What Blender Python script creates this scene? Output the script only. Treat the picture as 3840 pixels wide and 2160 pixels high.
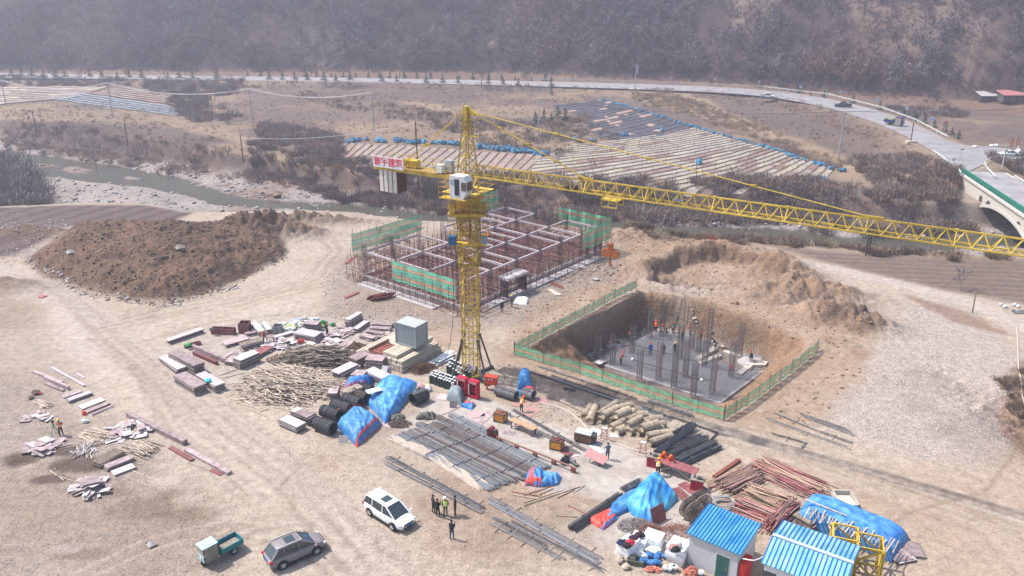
import bpy, math, random
import numpy as np
from mathutils import Vector, Matrix, Euler
SC=bpy.context.scene
for o in list(bpy.data.objects): bpy.data.objects.remove(o)
R=math.radians
# ---------------- camera ----------------
FPX=3000.; PIT=R(20.7); CH=40.
CP,SP=math.cos(PIT),math.sin(PIT)
cd=bpy.data.cameras.new('camera'); cam=bpy.data.objects.new('camera',cd); SC.collection.objects.link(cam)
cam.location=(0,0,CH); cam.rotation_euler=(math.pi/2-PIT,0,0)
cd.sensor_width=36; cd.lens=36*FPX/3840; cd.clip_start=.5; cd.clip_end=3000
SC.camera=cam
# ---------------- sky, sun, exposure ----------------
SUN_EL=R(56); SH_AZ=R(-19)              # elevation; compass way in which shadows fall (from +X)
w=bpy.data.worlds.new('World'); SC.world=w; w.use_nodes=True
nt=w.node_tree; bg=nt.nodes['Background']; sky=nt.nodes.new('ShaderNodeTexSky')
sky.sky_type='NISHITA'; sky.sun_disc=False; sky.sun_elevation=SUN_EL
sdir=Vector((-math.cos(SH_AZ)*math.cos(SUN_EL),-math.sin(SH_AZ)*math.cos(SUN_EL),math.sin(SUN_EL)))
sky.sun_rotation=math.atan2(sdir.x,sdir.y)
sky.air_density=1.2; sky.dust_density=2.5
nt.links.new(sky.outputs[0],bg.inputs[0]); bg.inputs[1].default_value=.14
sl=bpy.data.lights.new('sun','SUN'); sl.energy=4.0; sl.angle=R(1.0); sl.color=(1,.955,.9)
so=bpy.data.objects.new('sun',sl); SC.collection.objects.link(so); so.rotation_euler=(-sdir).to_track_quat('-Z','Y').to_euler()
SC.view_settings.view_transform='Standard'; SC.view_settings.look='None'; SC.view_settings.exposure=.74; SC.view_settings.gamma=1
try:
    SC.cycles.max_bounces=6; SC.cycles.volume_bounces=0; SC.cycles.transparent_max_bounces=8
    SC.cycles.volume_step_rate=10
except Exception: pass
# ---------------- helpers ----------------
COL=SC.collection
rnd=random.Random(7)
def ray(px,py):
    u=(px-1920)/FPX; v=(py-1080)/FPX
    return (u,CP-v*SP,-SP-v*CP)
def G(px,py,z=0.):                     # where the sight line through a point of the photo meets height z
    d=ray(px,py); t=(z-CH)/d[2]
    return (d[0]*t,d[1]*t)
def G3(px,py,z=0.):
    a=G(px,py,z); return Vector((a[0],a[1],z))
def lin(c): 
    return tuple((x/12.92 if x<=.04045 else ((x+.055)/1.055)**2.4) for x in c)
MATS={}
def mat(name,col,rough=.8,metal=0.,var=.12,scale=3.,bump=0.,col2=None,spec=.3,detail=4,trans=None,vec=None):
    if name in MATS: return MATS[name]
    m=bpy.data.materials.new(name); m.use_nodes=True; n=m.node_tree; b=n.nodes['Principled BSDF']
    b.inputs['Roughness'].default_value=rough; b.inputs['Metallic'].default_value=metal
    b.inputs['Specular IOR Level'].default_value=spec
    tc=n.nodes.new('ShaderNodeTexCoord'); 
    nz=n.nodes.new('ShaderNodeTexNoise'); nz.inputs['Scale'].default_value=scale; nz.inputs['Detail'].default_value=detail
    src=tc.outputs['Object']
    if vec:
        mp=n.nodes.new('ShaderNodeMapping'); mp.inputs['Scale'].default_value=vec; n.links.new(src,mp.inputs[0]); src=mp.outputs[0]
    n.links.new(src,nz.inputs['Vector'])
    oi=n.nodes.new('ShaderNodeObjectInfo')
    cr=n.nodes.new('ShaderNodeMix'); cr.data_type='RGBA'
    a=[max(0,c*(1-var)) for c in col]; bb=col2 if col2 else [min(1,c*(1+var)) for c in col]
    cr.inputs[6].default_value=(*a,1); cr.inputs[7].default_value=(*bb,1)
    rm=n.nodes.new('ShaderNodeMapRange'); rm.inputs[1].default_value=.3; rm.inputs[2].default_value=.7
    n.links.new(nz.outputs[0],rm.inputs[0]); n.links.new(rm.outputs[0],cr.inputs[0])
    hv=n.nodes.new('ShaderNodeHueSaturation'); mr=n.nodes.new('ShaderNodeMapRange'); mr.inputs[3].default_value=1-var*.9; mr.inputs[4].default_value=1+var*.9
    n.links.new(oi.outputs['Random'],mr.inputs[0]); n.links.new(mr.outputs[0],hv.inputs['Value'])
    n.links.new(cr.outputs[2],hv.inputs['Color']); n.links.new(hv.outputs[0],b.inputs['Base Color'])
    if bump:
        bp=n.nodes.new('ShaderNodeBump'); bp.inputs['Strength'].default_value=bump; bp.inputs['Distance'].default_value=.1
        n.links.new(nz.outputs[0],bp.inputs['Height']); n.links.new(bp.outputs[0],b.inputs['Normal'])
    if trans is not None: b.inputs['Alpha'].default_value=trans
    MATS[name]=m; return m
def tag(o,label=None,cat=None,group=None,kind=None):
    if label: o['label']=label
    if cat: o['category']=cat
    if group: o['group']=group
    if kind: o['kind']=kind
    return o
def thing(name,label,cat,loc=(0,0,0),rz=0.,group=None,rot=None):
    o=bpy.data.objects.new(name,None); COL.objects.link(o); o.empty_display_size=.3
    o.location=loc; o.rotation_euler=rot if rot else (0,0,rz)
    return tag(o,label,cat,group)
def copy_tree(o,parent=None):
    c=o.copy(); COL.objects.link(c)
    if parent: c.parent=parent
    for ch in list(o.children): copy_tree(ch,c)
    return c
class MB:
    def __init__(s): s.v=[];s.f=[];s.m=[];s.cur=0
    def add(s,vs,fs):
        b=len(s.v); s.v.extend([tuple(v) for v in vs]); s.f.extend([[i+b for i in f] for f in fs]); s.m.extend([s.cur]*len(fs)); return s
    def box(s,c,d,rz=0.,M=None):
        x,y,z=d[0]/2,d[1]/2,d[2]/2
        vs=[Vector((sx*x,sy*y,sz*z)) for sz in(-1,1) for sy in(-1,1) for sx in(-1,1)]
        if M is None: M=Matrix.Rotation(rz,3,'Z')
        vs=[M@v+Vector(c) for v in vs]
        return s.add(vs,[[0,2,3,1],[4,5,7,6],[0,1,5,4],[2,6,7,3],[0,4,6,2],[1,3,7,5]])
    def bar(s,p,q,w=.05,h=None,up=(0,0,1)):
        p=Vector(p);q=Vector(q);h=h or w;d=q-p
        if d.length<1e-6: return s
        t=d.normalized();u=Vector(up)
        if abs(t.dot(u))>.98:u=Vector((1,0,0))
        a=t.cross(u).normalized();b=a.cross(t).normalized();a*=w/2;b*=h/2
        vs=[p-a-b,p+a-b,p+a+b,p-a+b,q-a-b,q+a-b,q+a+b,q-a+b]
        return s.add(vs,[[0,3,2,1],[4,5,6,7],[0,1,5,4],[1,2,6,5],[2,3,7,6],[3,0,4,7]])
    def tube(s,p,q,r,n=8,r2=None,cap=True):
        p=Vector(p);q=Vector(q);r2=r if r2 is None else r2;d=q-p
        if d.length<1e-6: return s
        t=d.normalized();u=Vector((0,0,1)) if abs(t.z)<.95 else Vector((1,0,0))
        a=t.cross(u).normalized();b=a.cross(t).normalized()
        vs=[];fs=[]
        for c,rr in((p,r),(q,r2)):
            for i in range(n):
                an=2*math.pi*i/n; vs.append(c+a*math.cos(an)*rr+b*math.sin(an)*rr)
        for i in range(n): j=(i+1)%n; fs.append([i,i+n,j+n,j])
        if cap: fs.append(list(range(n)));fs.append(list(range(2*n-1,n-1,-1)))
        return s.add(vs,fs)
    def poly(s,pts,r,n=6):
        for a,b in zip(pts[:-1],pts[1:]): s.tube(a,b,r,n)
        return s
    def prism(s,pts,z0,z1):
        n=len(pts); vs=[(p[0],p[1],z0) for p in pts]+[(p[0],p[1],z1) for p in pts]
        ar=sum(pts[i][0]*pts[(i+1)%n][1]-pts[(i+1)%n][0]*pts[i][1] for i in range(n))
        if ar<0: vs=[(p[0],p[1],z0) for p in pts[::-1]]+[(p[0],p[1],z1) for p in pts[::-1]]
        fs=[list(range(n-1,-1,-1)),list(range(n,2*n))]+[[i,(i+1)%n,(i+1)%n+n,i+n] for i in range(n)]
        return s.add(vs,fs)
    def ball(s,c,r,n=8,m=6,sc=(1,1,1),nz=0.,rg=None):
        vs=[];fs=[];rg=rg or rnd
        for j in range(m+1):
            th=math.pi*j/m
            for i in range(n):
                ph=2*math.pi*i/n;k=r*(1+(rg.uniform(-nz,nz) if nz else 0))
                vs.append((c[0]+k*sc[0]*math.sin(th)*math.cos(ph),c[1]+k*sc[1]*math.sin(th)*math.sin(ph),c[2]+k*sc[2]*math.cos(th)))
        for j in range(m):
            for i in range(n):
                k=(i+1)%n; fs.append([j*n+i,(j+1)*n+i,(j+1)*n+k,j*n+k])
        return s.add(vs,fs)
    def grid(s,fn,nu,nv):
        vs=[fn(i/(nu-1),j/(nv-1)) for j in range(nv) for i in range(nu)]
        fs=[[j*nu+i,j*nu+i+1,(j+1)*nu+i+1,(j+1)*nu+i] for j in range(nv-1) for i in range(nu-1)]
        return s.add(vs,fs)
    def build(s,name,mt,parent=None,smooth=False,loc=None):
        me=bpy.data.meshes.new(name); me.from_pydata(s.v,[],s.f)
        ms=mt if isinstance(mt,(list,tuple)) else [mt]
        for m in ms: me.materials.append(m)
        if len(ms)>1: me.polygons.foreach_set('material_index',s.m)
        if smooth: me.polygons.foreach_set('use_smooth',[True]*len(me.polygons))
        me.update()
        o=bpy.data.objects.new(name,me); COL.objects.link(o)
        if parent: o.parent=parent
        if loc: o.location=loc
        return o
# ---- numpy value noise ----
def _h(ix,iy,s):
    n=(ix.astype(np.int64)*374761393+iy.astype(np.int64)*668265263+s*1442695041)&0x7fffffff
    n=(n^(n>>13))*1274126177&0x7fffffff
    n=(n^(n>>16))*1103515245&0x7fffffff
    return ((n>>8)&0xffff)/65535.
def vnoise(x,y,s=0):
    ix=np.floor(x);iy=np.floor(y);fx=x-ix;fy=y-iy
    fx=fx*fx*(3-2*fx);fy=fy*fy*(3-2*fy)
    a=_h(ix,iy,s);b=_h(ix+1,iy,s);c=_h(ix,iy+1,s);d=_h(ix+1,iy+1,s)
    return (a*(1-fx)+b*fx)*(1-fy)+(c*(1-fx)+d*fx)*fy
def fbm(x,y,o=4,s=0):
    r=0;a=.5;t=0
    for k in range(o): r=r+a*vnoise(x*2**k,y*2**k,s+k*17); t+=a; a*=.5
    return r/t
def sstep(a,b,x):
    t=np.clip((x-a)/(b-a),0,1); return t*t*(3-2*t)
def sdf(poly,x,y):                     # signed distance to a polygon (negative inside), numpy arrays
    x=np.asarray(x,float);y=np.asarray(y,float);d=np.full(x.shape,1e18);ins=np.zeros(x.shape,bool);n=len(poly)
    for i in range(n):
        ax,ay=poly[i];bx,by=poly[(i+1)%n];ex,ey=bx-ax,by-ay
        t=np.clip(((x-ax)*ex+(y-ay)*ey)/(ex*ex+ey*ey+1e-12),0,1)
        d=np.minimum(d,(x-ax-ex*t)**2+(y-ay-ey*t)**2)
        c=((ay<=y)!=(by<=y))&(x<(bx-ax)*(y-ay)/((by-ay) if by!=ay else 1e-9)+ax); ins^=c
    d=np.sqrt(d); return np.where(ins,-d,d)
def ldist(line,x,y):
    d=np.full(np.asarray(x).shape,1e18)
    for (ax,ay),(bx,by) in zip(line[:-1],line[1:]):
        ex,ey=bx-ax,by-ay;t=np.clip(((x-ax)*ex+(y-ay)*ey)/(ex*ex+ey*ey+1e-12),0,1)
        d=np.minimum(d,(x-ax-ex*t)**2+(y-ay-ey*t)**2)
    return np.sqrt(d)
def PG(pts,z=0.): return [G(a,b,z) for a,b in pts]
# ================= terrain =================
def curve(pts,z,ext=None):
    w_=sorted(G(a,b,z) for a,b in pts)
    xs=[p[0] for p in w_];ys=[p[1] for p in w_]
    return np.array(xs),np.array(ys)
def cy(c,x):
    xs,ys=c; s0=(ys[1]-ys[0])/(xs[1]-xs[0]); s1=(ys[-1]-ys[-2])/(xs[-1]-xs[-2])
    s0=max(-.6,min(.2,s0));s1=max(-.5,min(.2,s1))
    return np.interp(x,xs,ys)+np.where(x<xs[0],(x-xs[0])*s0,0)+np.where(x>xs[-1],(x-xs[-1])*s1,0)
NBT=curve([(0,775),(75,771),(335,762),(522,764),(697,797),(928,796),(1122,790),(1308,796),(1420,812),(1560,828),(1800,836),(2100,846),(2326,856),(2466,890),(2699,897),(2955,906),(3290,944),(3588,956),(3840,970)],0)
FBB=curve([(0,520),(75,534),(335,571),(522,588),(671,623),(960,653),(1159,692),(1420,745),(1560,762),(1800,790),(2040,800),(2261,801),(2466,792),(2652,804),(2880,826),(3364,849),(3588,849),(3840,860)],-3.7)
FBT=curve([(0,455),(149,478),(335,512),(633,545),(782,562),(960,588),(1159,618),(1420,662),(1560,676),(1800,690),(2040,696),(2280,700),(2700,702),(3000,712),(3200,740),(3420,770),(3600,790),(3840,800)],.4)
HB=curve([(0,258),(600,262),(1280,262),(1900,268),(2300,288),(2560,300),(2900,322),(3200,346),(3500,362),(3840,384)],4)
RD_T=[(0,273),(298,279),(745,284),(1280,291),(1628,297),(2125,307),(2560,319),(2858,334),(3107,365),(3305,415),(3430,462),(3554,527)]
RD_B=[(0,292),(300,295),(745,300),(1280,306),(1777,318),(2125,326),(2560,340),(2808,351),(3007,380),(3206,430),(3355,487),(3430,527),(3504,571),(3594,641)]
RZ=3.5
RT=PG(RD_T,RZ);RB=PG(RD_B,RZ)
BR_L=PG([(3594,641),(3603,655),(3713,722),(3840,815)],RZ)   # left edge of the bridge deck
BR_R=PG([(3689,604),(3774,673),(3840,716)],RZ)
dirb=(Vector(BR_L[-1])-Vector(BR_L[1])).normalized()
BR_L2=BR_L[-1][0]+dirb.x*45,BR_L[-1][1]+dirb.y*45
dr=(Vector(BR_R[-1])-Vector(BR_R[0])).normalized()
BR_R2=BR_R[-1][0]+dirb.x*45,BR_R[-1][1]+dirb.y*45
ROAD=[(RT[0][0]-150,RT[0][1]+20)]+RT+PG([(3620,545),(3700,548),(3840,566),(3990,590)],RZ)+PG([(3990,640),(3840,600),(3740,588),(3689,604)],RZ)+BR_R[1:]+[BR_R2,BR_L2]+BR_L[::-1]+RB[::-1]+[(RB[0][0]-150,RB[0][1]+20)]
ROADC=[((a[0]+b[0])/2,(a[1]+b[1])/2) for a,b in zip([RT[i] for i in (0,2,4,5,6,7,8,9,10,11)],[RB[i] for i in (0,2,4,5,6,7,8,9,11,12)])]
LANDROAD=ROADC+[G(3610,600,RZ)]
PITR=PG([(1968,1300),(2120,1232),(2300,1150),(2405,1085),(2450,1088),(2640,1120),(2880,1205),(3010,1262),(3020,1310),(2760,1545),(2715,1560),(2300,1420)],0)
PITB=PG([(2168,1352),(2300,1285),(2425,1228),(2560,1232),(2700,1290),(2830,1330),(2880,1372),(2720,1528),(2690,1530),(2400,1440)],-5)
MOUND=PG([(90,985),(170,1040),(330,1090),(450,1118),(620,1132),(760,1105),(900,1045),(1035,985),(1085,945),(1050,905),(980,868),(700,850),(330,862),(180,915)],0)
HEAPS=[  # small heaps and hollows: centre in photo, half sizes in metres, turn, height
 (3010,1115,8,3.6,-.25,3.1),(3150,1205,6,2.6,-.5,2.3),(2985,1045,4,2.4,0,2.0),(3240,1240,3,1.4,-.3,.9),(2620,935,9,2.5,-.1,1.2),(2880,985,5,2.2,-.3,1.3),(2420,880,5,2.5,0,1.3),(2330,900,3.5,2.5,0,1.0),
 (2280,1000,7,2,.5,.6),(2440,1010,4,2.5,.3,1.3),(2640,1050,14,5,-.15,-1.5),(3100,1300,5,2,-.3,.5),(3250,1420,3,1.6,0,.5),(1130,880,5,3,0,1.2),(1020,880,5,3,0,2.2),(1090,835,6,2,0,1.5),(1260,835,7,1.6,0,1.1),(960,885,5,3,0,1.6),(30,1080,5,2.5,0,1.3),
 (60,880,4,4,0,1.3),(230,885,7,3,0,1.0),(120,1545,1.6,1,0,.15),(3790,1560,3,9,.15,-1.2),(60,1735,1.6,.9,0,-.5)]
TERR=PG([(2440,1020),(2560,972),(2700,962),(2850,985),(2965,1030),(2930,1090),(2800,1130),(2640,1090),(2450,1062)],-.8)
np_t=(np.array([-9.,9.]),np.array([1.,1.]))
def height(x,y):
    x=np.asarray(x,float);y=np.asarray(y,float)
    t=cy(NBT,x);b=t+6.;fb=cy(FBB,x);ft=np.maximum(cy(FBT,x),fb+3)
    n1=fbm(x*.12,y*.12,4,3)-.5; n2=fbm(x*.7,y*.7,3,9)-.5
    z=np.zeros_like(x)
    bed=-3.78+ n1*.75 + n2*.35
    z=np.where(y>t,0-(4.)*sstep(0,1,(y-t)/6),z)
    k=sstep(t,b,y)
    z=np.where(y>t,bed*k,z)
    k=sstep(fb,ft,y)
    field=.4+np.clip((y-ft)/90.,0,1)*1.6+n1*.5
    z=np.where(y>fb,bed*(1-k)+field*k,z)
    # water channels cut into the gravel
    for ch,wd,dp in CHAN:
        d=ldist(ch,x,y)+ (fbm(x*.25,y*.25,3,31)-.5)*wd*.9
        z=z-dp*(1-sstep(wd*.55,wd*1.15,d))*np.where((y>b-2)&(y<fb+4),1,0)
    # road embankment
    inr=np.minimum(ldist(LANDROAD,x,y),200)
    rw=np.where(x<20,7.0,6.4)
    k=1-sstep(rw,rw+6.,inr)
    z=np.where(y>cy(FBB,x)+6,z*(1-k)+(RZ-.12)*k,z)
    sj=sdf(JUNC,x,y); k=1-sstep(0,5,sj); z=z*(1-k)+(RZ-.12)*k
    # bank behind the road, then the mountain
    hb=cy(HB,x); u=y-hb
    mtn=4+np.clip(u,0,None)*(.62+.25*(fbm(x*.012+5,y*.01,3,5)-.5))+ (fbm(x*.035,y*.03,4,8)-.5)*14*sstep(0,30,u)+(fbm(x*.15,y*.15,3,12)-.5)*3*sstep(0,15,u)
    cl=np.exp(-(((x-155)/26.)**2)-((u-28)/26.)**2)*14*sstep(0,8,u); cl2=np.exp(-(((x-100)/18.)**2)-((u-40)/20.)**2)*7
    mtn=mtn+cl+cl2
    k=sstep(-10,2,u); z=np.where(u>-10,z*(1-k)+np.where(u>0,mtn,4)*k,z)
    # near bank: dirt mounds, pit, heaps
    near=y<t
    s=sdf(MOUND,x,y); hm=np.clip(-s*.62,0,None); top=3.7+3.4*(fbm(x*.09,y*.09,3,21)-.5)
    hm=top*(1-np.exp(-hm/top*1.25)); hm=hm*(1+.0*n2)+np.where(s<0,1,0)*sstep(0,2,-s)*((fbm(x*.45,y*.45,3,40)-.5)*1.9+(fbm(x*1.6,y*1.6,3,44)-.5)*.8)
    z=z+np.where(y<t+3,hm,0)
    for (px,py,rx,ry,a,h) in HEAPS:
        cx,cy_=G(px,py,0);dx=x-cx;dy=y-cy_;c_,s_=math.cos(a),math.sin(a)
        q=((dx*c_+dy*s_)/rx)**2+((-dx*s_+dy*c_)/ry)**2
        e=np.exp(-q*1.1)
        z=z+h*e*(1+(fbm(x*.9,y*.9,3,50)-.5)*1.1)+ (fbm(x*1.9,y*1.9,3,53)-.5)*.8*min(1,abs(h))*np.exp(-q*.8)
    st_=sdf(TERR,x,y)+(fbm(x*.5,y*.5,3,90)-.5)*1.6; z=z-1.7*(1-sstep(-1.0,.3,st_)); rd=np.exp(-((st_-1.2)/1.3)**2)*.7*(.4+fbm(x*.6,y*.6,3,91)); z=z+np.where(y>cy(np_t,x)*0+98,rd,0)
    sr=sdf(PITR,x,y);sb=sdf(PITB,x,y)
    k=np.clip(np.where(sb<=0,0,sb)/(np.clip(sb,0,None)+np.clip(-sr,0,None)+1e-6),0,1)
    rough=(fbm(x*.8,y*.8,4,60)-.5)*1.6*np.sin(np.clip(k,0,1)*math.pi)
    pz=-5*(1-k**1.15)+rough
    z=np.where(sr<0,np.where(sb<0,-5.,pz),z)
    # small unevenness
    far=sstep(60,140,y)
    z=z+np.where(sr>0,1,0)*(n2*.10*far + (fbm(x*1.3,y*1.3,3,70)-.5)*.05)*np.where(inr<rw,0,1)
    return z
JUNC=PG([(3560,530),(3620,543),(3700,546),(3840,564),(3990,590),(3990,640),(3840,600),(3740,588),(3689,604),(3640,640),(3594,641),(3504,571)],RZ)
CH1=PG([(-150,540),(0,575),(180,600),(380,628),(560,660),(640,690),(770,725),(860,755),(960,765),(1100,770),(1250,775),(1400,790),(1560,815),(1750,845),(1950,860)],-4)
CH2=PG([(1900,855),(2100,850),(2300,845),(2500,862),(2750,872),(3000,885),(3200,905),(3450,915),(3700,905),(3900,900),(4100,900)],-4)
CH3=PG([(60,625),(150,640),(230,655),(330,668),(450,680),(560,690),(680,712)],-4)
CH4=PG([(350,650),(520,655),(640,668),(720,690)],-4)
CHAN=[(CH1,3.6,.9),(CH2,3.8,1.0),(CH3,3.6,.8),(CH4,2.6,.5)]
def zat(x,y): return float(height(np.array([x]),np.array([y]))[0])
def axis(a,b,s): return list(np.arange(a,b,s))
ys=axis(34,82,.22)+axis(82,150,.32); s=.34
while ys[-1]<900: s*=1.011; ys.append(ys[-1]+s)
xh=axis(0,48,.25); s=.26
while xh[-1]<520: s*=1.028; xh.append(xh[-1]+s)
xs=np.array([-a for a in xh[:0:-1]]+xh); ys=np.array(ys)
X,Y=np.meshgrid(xs,ys); Z=height(X,Y)
# ---- surface colours (what the ground is made of) ----
def L(r,g,b): return np.array(lin((r/255,g/255,b/255)))
K={'dust':L(208,189,171),'pale':L(222,207,190),'tan':L(194,168,145),'orange':L(178,145,118),'brown':L(128,104,86),'darkbrown':L(96,78,70),'grey':L(172,156,145),'gravel':L(182,172,166),
   'concrete':L(216,206,198),'field':L(134,117,110),'field2':L(150,130,120),'dryg':L(170,146,124),'strawg':L(190,165,138),'bush':L(110,92,88),'furrow':L(122,106,104),'white':L(217,201,190),'rust':L(154,122,102),'wet':L(100,84,76),'rock':L(156,134,122),'scree':L(196,180,170),'mtn':L(92,78,76),'mtn2':L(110,88,80),'asph':L(150,146,148)}
for k_ in K: K[k_]=K[k_]*.53
C=np.empty(X.shape+(3,)); C[:]=K['dust']
A=np.full(X.shape,.7)                 # stoniness
n_a=fbm(X*.09,Y*.09,4,101)-.5; n_b=fbm(X*.5,Y*.5,4,102)-.5; n_c=fbm(X*2.2,Y*2.2,3,103)-.5
def lay(mask,col,st=None):
    global C,A
    m=np.clip(mask,0,1)[...,None]; C=C*(1-m)+np.asarray(col)*m
    if st is not None: A=A*(1-m[...,0])+st*m[...,0]
def pm(pts,z=0.,soft=1.,nz=1.5): 
    return 1-sstep(-soft,soft,sdf(PG(pts,z),X,Y)+(n_b*2*nz))
def blob(px,py,rx,ry,z=0.,nz=1.): 
    c=G(px,py,z); return 1-sstep(.5,1.1,np.sqrt(((X-c[0])/rx)**2+((Y-c[1])/ry)**2)+n_b*nz)
T=cy(NBT,X);FB_=cy(FBB,X);FT_=np.maximum(cy(FBT,X),FB_+3);HB_=cy(HB,X)
lay(sstep(0,.22,n_a)*.7,K['tan']); lay(sstep(.02,.22,-n_a)*.4,K['pale']); lay(sstep(.08,.28,n_a*.8+n_b)*.4,K['tan']*.78); lay(sstep(.1,.25,n_c+n_a*.4)*.3,K['tan']*.8)
# grey rubble ground lower left, pale rock fill on the right, orange clay round the pit
lay(pm([(-400,1480),(60,1420),(250,1440),(330,1560),(520,1640),(640,1760),(820,1900),(960,2010),(900,2080),(700,2200),(-600,2400)],0,4,4)*.7,K['grey']*1.0,.75)
lay(pm([(-400,1750),(150,1760),(420,1900),(640,1980),(500,2060),(100,2000),(-400,1900)],0,4,4)*.3,K['rust']*1.25,.6)
for q in [(560,1900,4,2),(700,1930,3,1.2),(420,1850,2.5,1),(640,1860,2,1),(300,2080,3,1)]: lay(blob(*q)*.5,K['brown']*1.15,.7)
for q in [(90,1715,2.4,1.2),(340,1745,4.2,1.5),(230,1690,3.2,1.1),(180,1800,2.2,.8)]: lay(blob(*q)*.8,K['darkbrown'],.6)
for q in [(620,1800,1.6,1.0),(700,1870,1.6,1),(250,2060,1.6,.7)]: lay(blob(*q)*.6,K['white'],.3)
lay(pm([(0,1270),(420,1240),(700,1150),(1000,1120),(1250,1080),(1330,980),(1240,900),(1120,850),(1320,870),(1420,960),(1380,1090),(1250,1180),(1000,1210),(760,1240),(640,1330),(760,1500),(1050,1720),(1250,1900),(1500,2200),(900,2200),(860,1900),(640,1640),(380,1440),(0,1340)],0,3,2)*.55,K['pale']*.95,.3)
lay(pm([(-100,985),(60,1000),(200,1060),(330,1150),(420,1300),(360,1400),(250,1330),(150,1150),(-100,1050)],0,2,1)*.75,K['white'],.1)
lay(pm([(-300,1120),(100,1130),(190,1250),(300,1420),(-300,1460)],0,2,2)*.4,K['grey'],.5)
CL=pm([(1900,1330),(1930,1180),(2150,1050),(2350,900),(2450,840),(2700,900),(2950,960),(3030,1040),(3290,1220),(3290,1340),(3230,1440),(3100,1590),(2850,1640),(2720,1600),(2300,1500),(1950,1420)],0,2,2)
lay(CL*.8,K['tan']*.96,.55)
lay(CL*sstep(-.03,.12,n_b)*.55,K['orange'],.5)
lay(pm([(3060,1300),(3200,1330),(3250,1420),(3180,1480),(3080,1540),(2900,1620),(2800,1560),(3000,1400)],0,1.2,1)*.6,K['tan'],.3)
WH=pm([(3110,1590),(3180,1460),(3250,1440),(3260,1330),(3330,1230),(3400,1150),(3520,1130),(3650,1190),(3840,1330),(3860,1500),(3780,1700),(3640,1760),(3420,1720),(3250,1660)],0,1.5,1.5)
lay(WH*.85,K['white']*.93,.9); lay(WH*sstep(.02,.2,n_a)*.5,K['grey'],.8)
lay(pm([(2900,1000),(3300,1050),(3700,1180),(4000,1330),(4000,1250),(3500,1090),(3000,985)],0,2,1)*.6,K['scree'],.6)
lay(pm([(2640,2200),(2560,1760),(2900,1650),(3400,1720),(4000,1800),(4200,2300)],0,4,2)*.45,K['tan']*1.05,.25)
lay(pm([(3790,1380),(3900,1330),(4000,1500),(3900,1800),(3800,1660),(3745,1560)],0,.7,.7)*.8,K['rust'],.9)
# concrete yard
PAD=pm([(1470,1600),(1560,1540),(1640,1480),(1760,1490),(1860,1500),(1960,1560),(2140,1620),(2400,1700),(2560,1780),(2700,1860),(2640,2000),(2420,2060),(2200,2050),(2330,1900),(2140,1850),(2050,1840),(1860,1760),(1600,1660)],0,.6,.6)
lay(PAD*.9,K['concrete'],.08); lay(PAD*sstep(0,.2,n_b)*.3,K['grey'],.1)
lay(pm([(620,1290),(720,1230),(1000,1190),(1400,1180),(1500,1230),(1400,1400),(1000,1450),(760,1480),(600,1380)],0,1.5,1)*.5,K['concrete']*.9,.3)
lay(pm([(1180,1640),(1450,1560),(1560,1540),(1460,1650),(1840,1880),(2300,1900),(2330,2100),(1900,2150),(1400,1750)],0,2,1.5)*.35,K['grey'],.4)
for q in [(2200,1480,3.2,1.6),(2120,1440,2,1),(1980,1330,3,1.2)]: lay(blob(*q)*.4,K['brown'],.4)
# wheel tracks: slight ruts of paler, packed dust
def tracks(pts,wd,col,k,off=.8):
    ln=PG(pts,0); 
    d=ldist(ln,X,Y)+n_b*.35
    lay((1-sstep(wd*.4,wd,np.abs(d-off)))*k*(.6+1.6*np.clip(n_c+.3,0,1)),col)
for i in range(7):
    o=rnd.uniform(-60,60)
    tracks([(-50,1010+o*.2),(240,1090+o*.5),(420,1250+o),(640,1440+o),(980,1700+o),(1260,1930+o),(1500,2150+o)],.3,K['white'] if i%2 else K['grey']*1.05,.32,.75)
for i in range(5):
    o=rnd.uniform(-40,40)
    tracks([(640,1250+o),(980,1130+o*.8),(1240,1060+o*.5),(1330,980),(1200,890),(1080,850)],.3,K['white'] if i%2 else K['tan'],.3,.75)
for i in range(5):
    o=rnd.uniform(-60,60)
    tracks([(2650,1600+o*.3),(3000,1700+o),(3400,1850+o),(3900,2000+o)],.3,K['grey'] if i%2 else K['pale'],.28,.8)
for i in range(4):
    o=rnd.uniform(-80,80)
    tracks([(300,1950+o),(700,2000+o),(1100,1960+o*.4),(1300,2100+o)],.25,K['grey'],.3,.75)
for i in range(26):
    o=rnd.uniform(-110,110); q=rnd.choice([[(-50,1030),(260,1120),(520,1350),(760,1580),(1120,1850),(1350,2150)],[(430,1260),(700,1190),(1000,1150),(1240,1070),(1330,960),(1250,880)],[(330,1180),(640,1220),(1020,1160),(1500,1160),(1700,1250)],[(700,2160),(1000,1900),(1150,1750),(1000,1600)],[(2600,1620),(3000,1720),(3500,1880),(3900,2010)],[(3000,2160),(3300,1900),(3600,1800),(3850,1500)],[(200,2160),(500,2020),(800,1960),(1100,2000),(1500,2140)],[(300,1260),(500,1400),(600,1600),(900,1850)]])
    tracks([(a+o+rnd.uniform(-12,12),b_+o*.3+rnd.uniform(-12,12)) for a,b_ in q],.26,rnd.choice([K['white'],K['grey']*.8,K['tan']*.72,K['pale'],K['tan']*.7]),.3,rnd.choice((0,.75)))
# scaffold building surroundings
lay(pm([(1220,1180),(1250,990),(1340,930),(1560,860),(2290,900),(2340,1000),(1980,1200),(1800,1230)],0,2,2)*.6,K['grey'],.9)
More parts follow.
